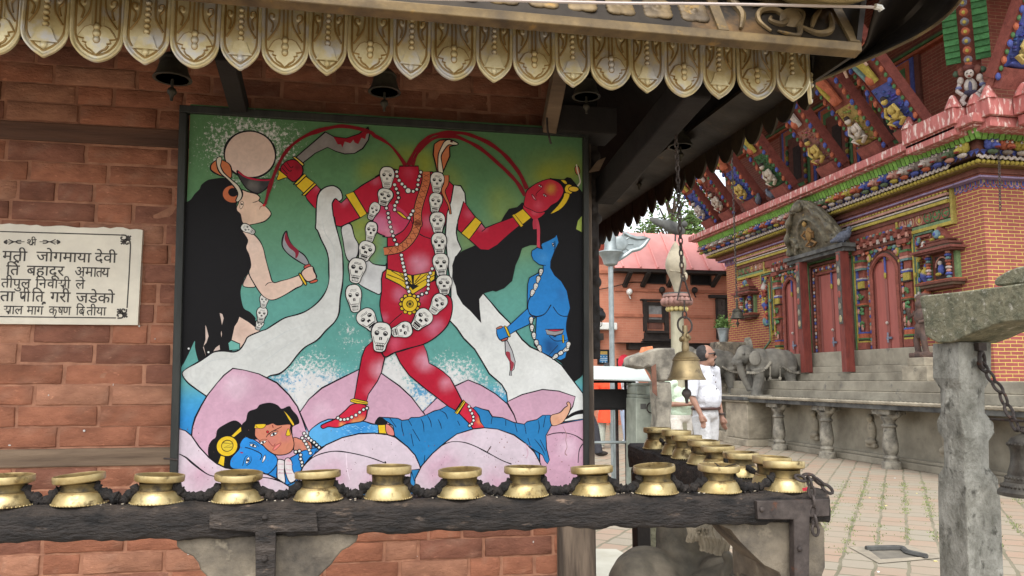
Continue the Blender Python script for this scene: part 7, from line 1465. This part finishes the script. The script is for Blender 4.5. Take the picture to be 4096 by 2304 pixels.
# painted windows and mouldings of the upper wall
f = MB(); XU = XW+.3
for z0, z1, o, cc in ((5.25, 5.32, .14, BR), (5.321, 5.36, .17, c_(96, 120, 100)), (5.361, 5.39, .15, COR), (7.0, 7.05, .12, COR), (7.051, 7.1, .16, CGR), (7.11, 7.15, .14, BR)): f.box(XU-o, XU, YC+.3, YE-.3, z0, z1, cc)
for yc in (12.3, 13.9, 15.4):
    for e, cc, dz in ((.78, BR, .05), (.66, CBL, .07), (.57, COR, .08), (.47, CGR, .09), (.36, BR, .10)): f.box(XU-dz, XU, yc-e, yc+e, 5.9-e*.7, 6.35+e*1.1, cc)
    f.box(XU-.11, XU, yc-.15, yc+.15, 5.75, 6.5, c_(36, 28, 26))
    for s in (-1, 1):
        for k in range(9): f.ell((XU-.13, yc+s*.36, 5.6+k*.12), (.04, .04, .05), 7, 5, col=(COR, CBL, CYE, CGR)[k % 4])
f.build('upper_window', M_poly, TM, smooth=False)
# upper eave: soffit boards and rafters
b = MB(); b.grid([[(6.9, 8.0, 7.55), (6.9, 20.6, 7.55)], [(9.6, 9.6, 8.75), (9.6, 19.2, 8.75)]]); b.grid([[(6.9, 8.0, 7.55), (14, 8.0, 7.55)], [(9.6, 9.6, 8.75), (14, 9.6, 8.75)]]); b.grid([[(6.9, 20.6, 7.55), (14, 20.6, 7.55)], [(9.6, 19.2, 8.75), (14, 19.2, 8.75)]])
y = 8.2
while y < 20.5: b.beam((6.95, y, 7.5), (9.6, min(max(y, 9.6), 19.2), 8.7), .09, .1); y += .3
b.box(6.82, 6.9, 7.9, 20.7, 7.42, 7.62); b.box(6.9, 14, 7.9, 8.0, 7.42, 7.62); b.box(6.9, 14, 20.6, 20.7, 7.42, 7.62); b.build('roof', mat('roof timber', (112, 66, 48), (76, 48, 38), rough=.8, scale=3, bump=.3), TM, smooth=False)
b = MB(); b.grid([[(6.8, 7.9, 7.64), (6.8, 20.7, 7.64)], [(10, 10, 9.6), (10, 18.6, 9.6)]]); b.grid([[(6.8, 7.9, 7.64), (14, 7.9, 7.64)], [(10, 10, 9.6), (14, 10, 9.6)]]); b.build('roof_covering', M_giltD, TM, smooth=False)
# ---------------------------------------------------------------- stone plinth
b = MB(); b.box(8.05, 13.3, 5.0, 24, 0, .87)
for x0_, x1_, z0, z1 in ((8.22, 13.3, .97, 1.12), (8.27, 13.3, 1.122, 1.29)): b.box(x0_, x1_, 5.0, 24, z0, z1)
b.box(8.86, 9.2, 10.4, 18.2, 1.291, 1.44); b.box(8.95, 9.2, 10.9, 17.6, 1.441, 1.57); b.box(9.02, 9.2, 11.2, 17.0, 1.571, 1.86)
b.box(7.92, 8.05, 5, 24, 0, .10); b.box(7.97, 8.05, 5, 24, .101, .15)
for y, z0, z1, x in ((12.2, .2, .8, 8.03), (15.8, .2, .8, 8.03)): pass
b.build('plinth', mat('plinth stone blocks', (152, 145, 128), (116, 109, 95), rough=.9, scale=2.2, bump=.5, bscale=14, bdist=.02, c3=(104, 100, 92), s3=4, t3=.62), TM, bevel=.012, smooth=False)
b = MB(); b.box(7.54, 8.3, 5, 24, .872, .962); b.build('ledge_slab', M_stoneBlk, TM, bevel=.01, smooth=False)
b = MB(); pl = [Vector((7.53, 5+k*.05, .972)) for k in range(381)]; b.tube(pl, [.026+.006*(k % 2) for k in range(381)], 6); b.build('rope_moulding', M_stoneT, TM)
p0 = onZ(2994, 1786, 0)
for y in (7.4, 8.95, 10.52, 12.15, 13.7):
    f = MB(); f.lathe([(.14, 0), (.14, .10), (.10, .11), (.10, .14), (.115, .16), (.10, .18), (.085, .20), (.11, .26), (.115, .34), (.095, .5), (.085, .6), (.11, .62), (.11, .64), (.085, .66), (.09, .70), (.12, .74), (.12, .77)], (7.74, y, 0), 12)
    for s in (-1, 1): f.tube(catmull([(7.74, y, .72), (7.74, y+s*.1, .79), (7.74, y+s*.2, .80), (7.74, y+s*.26, .86)]), [.07]*8+[.05]*5+[.035]*3, 8)
    f.box(7.6, 7.88, y-.2, y+.2, .80, .871); f.build('plinth_column', M_stoneG, TM)
for y in (9.7, 11.35, 12.95):
    f = MB(); f.ell((8.03, y, .5), (.06, .10, .16), 10, 8); f.ell((8.0, y, .70), (.05, .06, .07), 8, 6); f.ell((8.0, y, .33), (.07, .12, .06), 10, 6); f.box(7.98, 8.05, y-.12, y+.12, .24, .29); f.build('relief_figure', M_stoneT, TM, remesh=.015, sm=1)
# pier under the elephants, and the steps
b = MB(); px0, py0 = p0.x, p0.y
b.box(px0, 8.05, py0, py0+.95, .14, .86); b.box(px0, 8.05, py0+2.2, py0+3.1, .14, .86)
for ya, yb in ((py0, py0+.95), (py0+2.2, py0+3.1)): b.box(px0-.05, 8.05, ya-.05, yb+.05, 0, .135); b.box(px0-.06, 8.1, ya-.06, yb+.06, .861, .905)
for k in range(6): b.box(px0+.1+k*.22, 8.9, py0+.951, py0+2.199, k*.21+.001, (k+1)*.21)
b.build('stair_pier', M_stoneT, TM, bevel=.015, smooth=False)
b = MB()
for ya, yb in ((py0-.08, py0+1.02), (py0+2.12, py0+3.2)): b.box(px0-.1, 8.9, ya, yb, .906, .97)
b.build('pier_slab', M_stoneBlk, TM, bevel=.01, smooth=False)
EL0 = (px0, py0)
# guardian statues
def guardian(label, x, y, z, s, m_, grp):
    t = thing('guardian_statue', label, 'statue', (x, y, z)); f = MB(); V = lambda a, b_, c: Vector((x-a*s, y+b_*s, z+c*s))
    f.box(x-.16*s, x+.16*s, y-.17*s, y+.17*s, z, z+.08*s); f.tube([V(.02, -.09, .08), V(.06, -.1, .28), V(0, -.06, .46)], [.05*s, .055*s, .07*s], 8); f.tube([V(.02, .09, .08), V(.04, .1, .28), V(0, .06, .46)], [.05*s, .055*s, .07*s], 8)
    f.ell(V(0, 0, .5), (.11*s, .14*s, .11*s)); f.ell(V(.01, 0, .68), (.10*s, .13*s, .14*s)); f.ell(V(.02, 0, .9), (.075*s, .075*s, .09*s)); f.ell(V(.01, 0, 1.0), (.07*s, .08*s, .06*s)); f.tube([V(0, -.14, .78), V(.08, -.2, .6), V(.14, -.1, .58)], .04*s, 7); f.tube([V(0, .14, .78), V(.06, .22, .66), V(.12, .16, .84)], .04*s, 7); f.ell(V(-.04, 0, .72), (.05*s, .2*s, .36*s)); f.ell(V(.06, 0, .45), (.05*s, .08*s, .14*s))
    f.build('body', m_, t, remesh=.014, sm=2); return t
q = onX(3695, 1425, 8.75); guardian('dark soot stained guardian statue standing beside the right carved door', 8.75, q.y, q.z-.02, .95, mat('dark guardian stone', (98, 76, 66), (58, 48, 44), rough=.8, scale=9, bump=.4), None)
b = MB(); b.box(8.55, 8.95, q.y-.3, q.y+.28, 1.291, q.z-.16); b.box(8.6, 8.95, q.y-.2, q.y+.2, q.z-.159, q.z-.02); tag(b.build('pedestal', M_stoneT, None, bevel=.012, smooth=False), 'stepped stone pedestal under the dark guardian statue', 'pedestal')
q = onX(2990, 1385, 8.8); guardian('pinkish grey stone statue beside the far door, behind near elephant', 8.8, q.y, 1.29, .95, M_stoneG, None)
# far bell hung on a very long chain from the temple eave
q = onX(2950, 1275, 7.0); bell('hanging_bell', 'small bell on a very long chain from the temple eave', tuple(q), .135, M_bellD, [(q.x, q.y, 4.0), (q.x, q.y, 7.6)], link_s=3.2)
q = onY(3995, 600, 9.60); q2 = onY(4001, 836, 9.60); o = MB(); chain(o, [q, q2], .026, .006, .014); tag(o.build('chain', M_iron, None), 'thin chain hanging in front of the temple brick corner', 'chain')
# pigeons
def pigeon(label, p, yaw, sc=1.0):
    t = thing('pigeon', label, 'bird', tuple(p), 'pigeons resting on the temple'); Mz = Matrix.Rotation(yaw, 3, 'Z'); p = Vector(p); f = MB(); V = lambda a, b_, c: p+Mz @ Vector((a, b_, c))*sc
    f.ell(V(0, 0, .10), (.13*sc, .075*sc, .08*sc), 12, 8, Mz @ Matrix.Rotation(-.35, 3, 'Y')); f.ell(V(.10, 0, .20), (.04*sc, .036*sc, .042*sc)); f.tube([V(.08, 0, .13), V(.10, 0, .2)], [.05*sc, .032*sc], 8); f.tube([V(-.08, 0, .08), V(-.2, 0, .04)], [.05*sc, .025*sc], 8); f.tube([V(.13, 0, .2), V(.16, 0, .192)], [.012*sc, .004*sc], 6)
    for s in (-1, 1): f.tube([V(.01, s*.03, .05), V(.02, s*.03, 0)], .008*sc, 5)
    f.build('body', mat('pigeon grey', (96, 100, 112), (60, 64, 76), rough=.7, scale=20, bump=.1), t, remesh=.007, sm=2)
q = onX(3080, 795, 8.55); pigeon('pigeon on the red ledge, the right one of two close together', (8.6, q.y, 5.2), 2.5)
q = onX(3030, 830, 8.55); pigeon('pigeon perched lower on the ledge end, left of another pigeon', (8.58, q.y, 5.2), 4.2)
pigeon('pigeon sitting on the dark beam end beside the tympanum', (8.8, 12.98, 3.865), 5.2, 1.25)
# ================================================================ stone elephants
M_eleph = mat('elephant stone', (124, 120, 110), (78, 76, 71), rough=.85, scale=3.2, bump=.5, bscale=30, bdist=.01, c3=(64, 62, 60), s3=3.5, t3=.60)
def elephant(label, x, y, z, s, grp):
    """stands along X with the head towards -X"""
    t = thing('stone_elephant', label, 'elephant statue', (x, y, z), grp); V = lambda a, b_, c: Vector((x+a*s, y+b_*s, z+c*s)); f = MB()
    f.ell(V(.14, 0, .68), (.46*s, .29*s, .32*s), 18, 12); f.ell(V(-.18, 0, .70), (.26*s, .26*s, .30*s), 14, 10); f.ell(V(.40, 0, .66), (.25*s, .27*s, .31*s), 14, 10)
    f.ell(V(-.50, 0, .86), (.19*s, .17*s, .20*s), 14, 10); f.ell(V(-.46, .0, .97), (.15*s, .13*s, .09*s), 12, 8); f.tube([V(-.40, 0, .82), V(-.16, 0, .76)], [.18*s, .24*s], 12)
    f.tube(catmull([V(-.60, 0, .84), V(-.70, 0, .76), V(-.76, 0, .68), V(-.79, 0, .66)]), [.11*s, .105*s, .10*s, .09*s, .085*s, .08*s, .075*s, .07*s, .065*s, .06*s, .055*s, .05*s, .05*s, .045*s, .045*s, .04*s], 10)
    f.tube(catmull([V(-.68, -.05, .72), V(-.60, -.02, .5), V(-.50, 0, .30), V(-.42, 0, .12)]), [.07*s]*4+[.075*s]*4+[.07*s]*4+[.06*s]*4, 8)
    for a, b_, k in ((-.30, -.14, -.04), (-.26, .14, .06), (.40, -.15, .08), (.46, .15, .02)): f.tube([V(a, b_, .58), V(a+.02, b_, .34), V(a+k, b_, .12), V(a+k, b_, .0)], [.15*s, .115*s, .10*s, .12*s], 10)
    for sd in (-1, 1): f.ell(V(-.40, sd*.235, .78), (.13*s, .03*s, .16*s), 12, 8, Matrix.Rotation(sd*.25, 3, 'Z'))
    f.tube(catmull([V(.64, 0, .68), V(.70, 0, .5), V(.66, 0, .25)]), [.045*s]*5+[.03*s]*5+[.02*s], 7)
    f.build('body', M_eleph, t, remesh=.016*s, sm=3)
    f = MB(); f.box(x-.52*s, x+.62*s, y-.26*s, y+.26*s, z-.002, z+.035*s); f.build('base', M_stoneG, t, bevel=.012)
    f = MB()
    for sd in (-1, 1):
        pl = catmull([V(-.52, sd*.10, .50), V(-.38, sd*.22, .50), V(-.20, sd*.265, .58), V(-.08, sd*.275, .72)]); f.tube(pl, .018*s, 6)
        for k in range(0, len(pl)): f.ell(pl[k]+Vector((0, sd*.015*s, -.025*s)), .022*s, 7, 5)
        pl = catmull([V(.18, sd*.29, .62), V(.36, sd*.28, .52), V(.56, sd*.23, .50), V(.66, sd*.10, .52)]); f.tube(pl, .018*s, 6)
        for k in range(0, len(pl)): f.ell(pl[k]+Vector((0, sd*.012*s, -.022*s)), .02*s, 7, 5)
        for a in (-.1, .12): f.tube([V(a, sd*.285, .62), V(a, sd*.275, .42)], .016*s, 6); f.ell(V(a, sd*.27, .37), (.035*s, .03*s, .045*s), 7, 5)
    f.build('bell_garland', M_stoneG, t)
    f = MB()
    for sd in (-1, 1): f.ell(V(-.60, sd*.145, .87), (.035*s, .02*s, .03*s), 8, 6); f.ell(V(-.605, sd*.16, .87), .016*s, 7, 5)
    f.build('eye', M_eleph, t); return t
ex_, ey = EL0
Z6c = tile(2300, 1200, 3.22)
def e_at(px, py, y): return onY(px, py, y)
fe = onY(3075, 1590, ey+.45)
elephant('near stone elephant with garland of bells on the stair pier', fe.x, ey+.45, .97, 1.0, 'stone elephants guarding the temple stair')
fe2 = onY(2838, 1575, ey+2.3)
elephant('far stone elephant partly behind the man in white', fe2.x, ey+2.3, .97, 1.05, 'stone elephants guarding the temple stair')
# ================================================================ people
def person(label, x, y, h, yaw, head_yaw, top, legs, hair, pose, top_label=None, long_top=0, glasses=False, bald=False, stripe=None, belly=.0):
    t = thing('person', label, 'person', (x, y, 0)); s = h/1.7; Mb = Matrix.Rotation(yaw, 3, 'Z'); O = Vector((x, y, 0))
    V = lambda a, b_, c: O+Mb @ Vector((a, b_, c))*s
    Mh = Matrix.Rotation(head_yaw, 3, 'Z'); HCn = V(0, -.03, 1.59); H = lambda a, b_, c: HCn+Mh @ Vector((a, b_, c))*s
    ellM = lambda f, c, r_, M_=Mb, **k: f.ell(c, tuple(q*s for q in r_), 12, 9, M_, **k)
    sk = MB()
    ellM(sk, H(0, 0, .02), (.078, .098, .105), Mh); ellM(sk, H(0, -.03, -.055), (.06, .07, .062), Mh); ellM(sk, H(0, -.075, -.095), (.032, .03, .03), Mh); sk.tube([H(0, -.09, .025), H(0, -.118, -.018), H(0, -.10, -.028)], [.013*s, .019*s, .016*s], 8)
    ellM(sk, H(0, -.092, -.058), (.028, .014, .016), Mh); ellM(sk, H(0, -.085, .04), (.062, .02, .014), Mh)
    for q in (-1, 1): ellM(sk, H(q*.08, .005, 0), (.013, .024, .034), Mh)
    sk.tube([V(0, .0, 1.36), V(0, -.005, 1.47), H(0, .015, -.03)], [.075*s, .058*s, .06*s], 12); ellM(sk, V(0, 0, 1.2), (.13, .08, .22)); ellM(sk, V(0, 0, .93), (.13, .09, .1))
    for q in (-1, 1):
        a = pose[q]; sh_, el, wr = V(*a['sh']), V(*a['el']), V(*a['wr']); sk.tube([V(0, 0, 1.36), sh_], [.07*s, .055*s], 8); sk.tube([sh_, sh_.lerp(el, .5), el], [.05*s, .046*s, .038*s], 10); sk.tube([el, el.lerp(wr, .35), wr], [.039*s, .038*s, .026*s], 10)
        d = (V(*a['hd'])-wr).normalized(); sidev = (Mb @ Vector((0, -1, 0))); sidev = (sidev-d*sidev.dot(d)).normalized(); pn = d.cross(sidev)
        sk.tube([wr, wr+d*.03*s, wr+d*.085*s], [.024*s, .033*s, .036*s], 10)
        for k in range(4):
            b0 = wr+d*.08*s+sidev*(.026-.0175*k)*s; L = (.075, .083, .078, .06)[k]*s; curl = pn*-q*.02*s; sk.tube([b0, b0+d*L*.5+curl*.3, b0+d*L+curl*1.4], [.0105*s, .0098*s, .008*s], 7)
        b0 = wr+d*.03*s+sidev*.028*s; sk.tube([b0, b0+d*.035*s+sidev*.022*s, b0+d*.068*s+sidev*.026*s], [.013*s, .011*s, .009*s], 7)
        l = pose['leg%d' % q]; hp, kn, an = V(q*.09, 0, .9), V(*l['kn']), V(*l['an']); sk.tube([hp, kn, an], [.075*s, .055*s, .038*s], 10)
    sk.build('body', M_skin, t, remesh=.0075*s, sm=3)
    f = MB()
    ellM(f, V(0, 0, 1.27), (.178, .118, .17), col=top); ellM(f, V(0, -.03-belly*.5, 1.10), (.168+belly*.2, .135+belly, .17), col=top); ellM(f, V(0, -.01, 1.0), (.172, .13+belly*.6, .10), col=top)
    for q in (-1, 1):
        a = pose[q]; sh_, el = V(*a['sh']), V(*a['el']); f.tube([V(q*.04, 0, 1.42), sh_+Vector((0, 0, .01)), sh_.lerp(el, .4), el+(V(*a['wr'])-el)*(.05 if not a.get('long') else .85)], [.07*s, .082*s, .074*s, .062*s if not a.get('long') else .05*s], 12, top)
    f.tube([V(0, 0, 1.36), V(0, -.008, 1.475)], [.10*s, .072*s], 12, top)
    if long_top: f.tube([V(0, 0, 1.02), V(0, 0, 1.02-long_top*.5), V(0, 0, 1.02-long_top)], [.16*s, .19*s, .22*s], 14, top)
    o = f.build('shirt', M_cloth, t, remesh=.009*s, sm=3)
    tm = M_cloth.copy(); tm.name = 'shirt cloth'; set_tint(tm, top); o.data.materials[0] = tm
    f = MB(); ellM(f, V(0, -.005, .93), (.172, .132+belly*.4, .11))
    for q in (-1, 1): l = pose['leg%d' % q]; hp, kn, an = V(q*.088, 0, .90), V(*l['kn']), V(*l['an']); f.tube([hp, hp.lerp(kn, .5), kn, kn.lerp(an, .6), an+Vector((0, 0, -.02*s))], [.105*s, .10*s, .082*s, .074*s, .076*s], 12)
    o = f.build('trousers', M_cloth, t, remesh=.01*s, sm=3); tm = M_cloth.copy(); tm.name = 'trouser cloth'; set_tint(tm, legs); o.data.materials[0] = tm
    for q in (-1, 1):
        l = pose['leg%d' % q]; an = V(*l['an']); f = MB(); ellM(f, Vector((an.x, an.y, an.z-.035*s))+Mb @ Vector((0, -.05*s, 0)), (.045, .125, .045)); f.build('shoe', M_woodD if not stripe else M_white, t)
    f = MB()
    if bald:
        ellM(f, H(0, .022, .012), (.084, .088, .095), Mh); ellM(f, H(0, .03, .05), (.072, .08, .074), Mh)
    else: ellM(f, H(0, .02, .035), (.09, .103, .105), Mh); ellM(f, H(0, .05, -.05), (.085, .07, .12 if hair == 'long' else .06), Mh)
    f.build('hair', mat('dark hair', (44, 40, 40), (28, 26, 26), rough=.7, scale=40, bump=.3), t, remesh=.006, sm=2)
    if glasses:
        f = MB()
        for q in (-1, 1): ellM(f, H(q*.036, -.098, .018), (.032, .009, .022), Mh); f.tube([H(q*.066, -.088, .026), H(q*.083, .0, .02)], .005*s, 6)
        f.tube([H(-.02, -.103, .028), H(.02, -.103, .028)], .005*s, 6); f.build('sunglasses', mat('dark lens', (14, 14, 16), rough=.15, bump=0, spec=.7), t)
        f = MB(); f.tube([H(-.034, -.088, -.056), H(-.018, -.106, -.044), H(0, -.11, -.041), H(.018, -.106, -.044), H(.034, -.088, -.056)], [.005*s, .008*s, .009*s, .008*s, .005*s], 6); ellM(f, H(0, -.095, -.105), (.024, .02, .024), Mh); f.build('beard', M_black, t)
    return t, V, s
def set_tint(m, col):
    nt_ = m.node_tree
    for n_ in nt_.nodes:
        if n_.type == 'MIX' and n_.blend_type == 'MULTIPLY':
            for l in list(nt_.links):
                if l.to_node == n_ and l.to_socket == n_.inputs[7]: nt_.links.remove(l)
            n_.inputs[7].default_value = (*col[:3], 1)
def pose_(al=None, ar=None, ll=None, lr=None):
    d = {-1: dict(sh=(-.185, 0, 1.40), el=(-.245, .01, 1.13), wr=(-.255, -.06, .90), hd=(-.25, -.085, .80)), 1: dict(sh=(.185, 0, 1.40), el=(.25, .02, 1.13), wr=(.27, -.03, .89), hd=(.265, -.05, .8)),
         'leg-1': dict(kn=(-.10, -.06, .48), an=(-.10, -.02, .085)), 'leg1': dict(kn=(.11, .03, .49), an=(.12, .12, .09))}
    if al: d[-1].update(al)
    if ar: d[1].update(ar)
    if ll: d['leg-1'].update(ll)
    if lr: d['leg1'].update(lr)
    return d
my = 8.5; mp = onY(2822, 1700, my)
t, V, s = person('man in white shirt and white trousers wearing dark sunglasses, walking', mp.x, my, 1.70, R(28), R(80), (.60, .61, .65, 1), (.58, .58, .58, 1), 'short', pose_(al=dict(el=(-.27, -.02, 1.13), wr=(-.25, -.13, .93), hd=(-.235, -.15, .84))), glasses=True, bald=True, belly=.02)
f = MB(); f.tube([V(math.cos(k*math.pi/12)*.172, math.sin(k*math.pi/12)*.142-.01, .985) for k in range(24)], .019*s, 6, closed=True); f.build('belt', mat('brown belt', (74, 48, 42), (56, 38, 34), rough=.5), t)
f = MB(); f.box(-.022, .022, -.004, .004, -.02, .02); bq = V(.0, -.157, .985)
for k in range(len(f.v)): f.v[k] = bq+Matrix.Rotation(R(28), 3, 'Z') @ f.v[k]
f.build('buckle', M_grey, t)
f = MB()
for k in range(5): f.ell(V(.012, -.125-.035*math.sin(k*.8), 1.36-k*.075), .008*s, 6, 5)
f.build('shirt_button', M_iron, t)
f = MB(); f.tube([V(.262+.03*math.cos(k*.785), -.035+.03*math.sin(k*.785), .915) for k in range(8)], .01*s, 6, closed=True); f.ell(V(.29, -.045, .915), (.02, .012, .02)); f.build('watch', M_iron, t)
wy = 9.6; wp = onY(2722, 1700, wy)
person('person in pale green shirt and cream trousers holding a phone, half hidden', wp.x, wy, 1.52, R(15), R(40), (.58, .70, .54, 1), (.66, .62, .55, 1), 'short', pose_(ar=dict(el=(.26, -.02, 1.12), wr=(.12, -.24, 1.16), hd=(.04, -.28, 1.18)), al=dict(el=(-.24, 0, 1.12), wr=(-.05, -.22, 1.12), hd=(.03, -.27, 1.14))))
oy = 14.6; op = onY(2432, 1700, oy)
person('person in an orange tunic and grey trousers behind the lamp cabinet', op.x, oy, 1.62, R(150), R(150), (.88, .10, .045, 1), (.38, .40, .34, 1), 'long', pose_(al=dict(long=1), ar=dict(long=1)), long_top=.50, stripe=1)
jy = 15.6; jp = onY(2512, 1700, jy)
person('person in pale blue jeans beside the one in orange', jp.x, jy, 1.68, R(200), R(200), (.70, .70, .74, 1), (.36, .42, .54, 1), 'long', pose_(), stripe=1)
ky = 13.2; kp = onY(2352, 1700, ky)
person('person hidden by the shrine post except for one dark shoe', kp.x-.1, ky, 1.65, R(90), R(90), (.3, .3, .34, 1), (.06, .06, .07, 1), 'short', pose_(ll=dict(an=(-.05, -.28, .085), kn=(-.08, -.2, .5))))
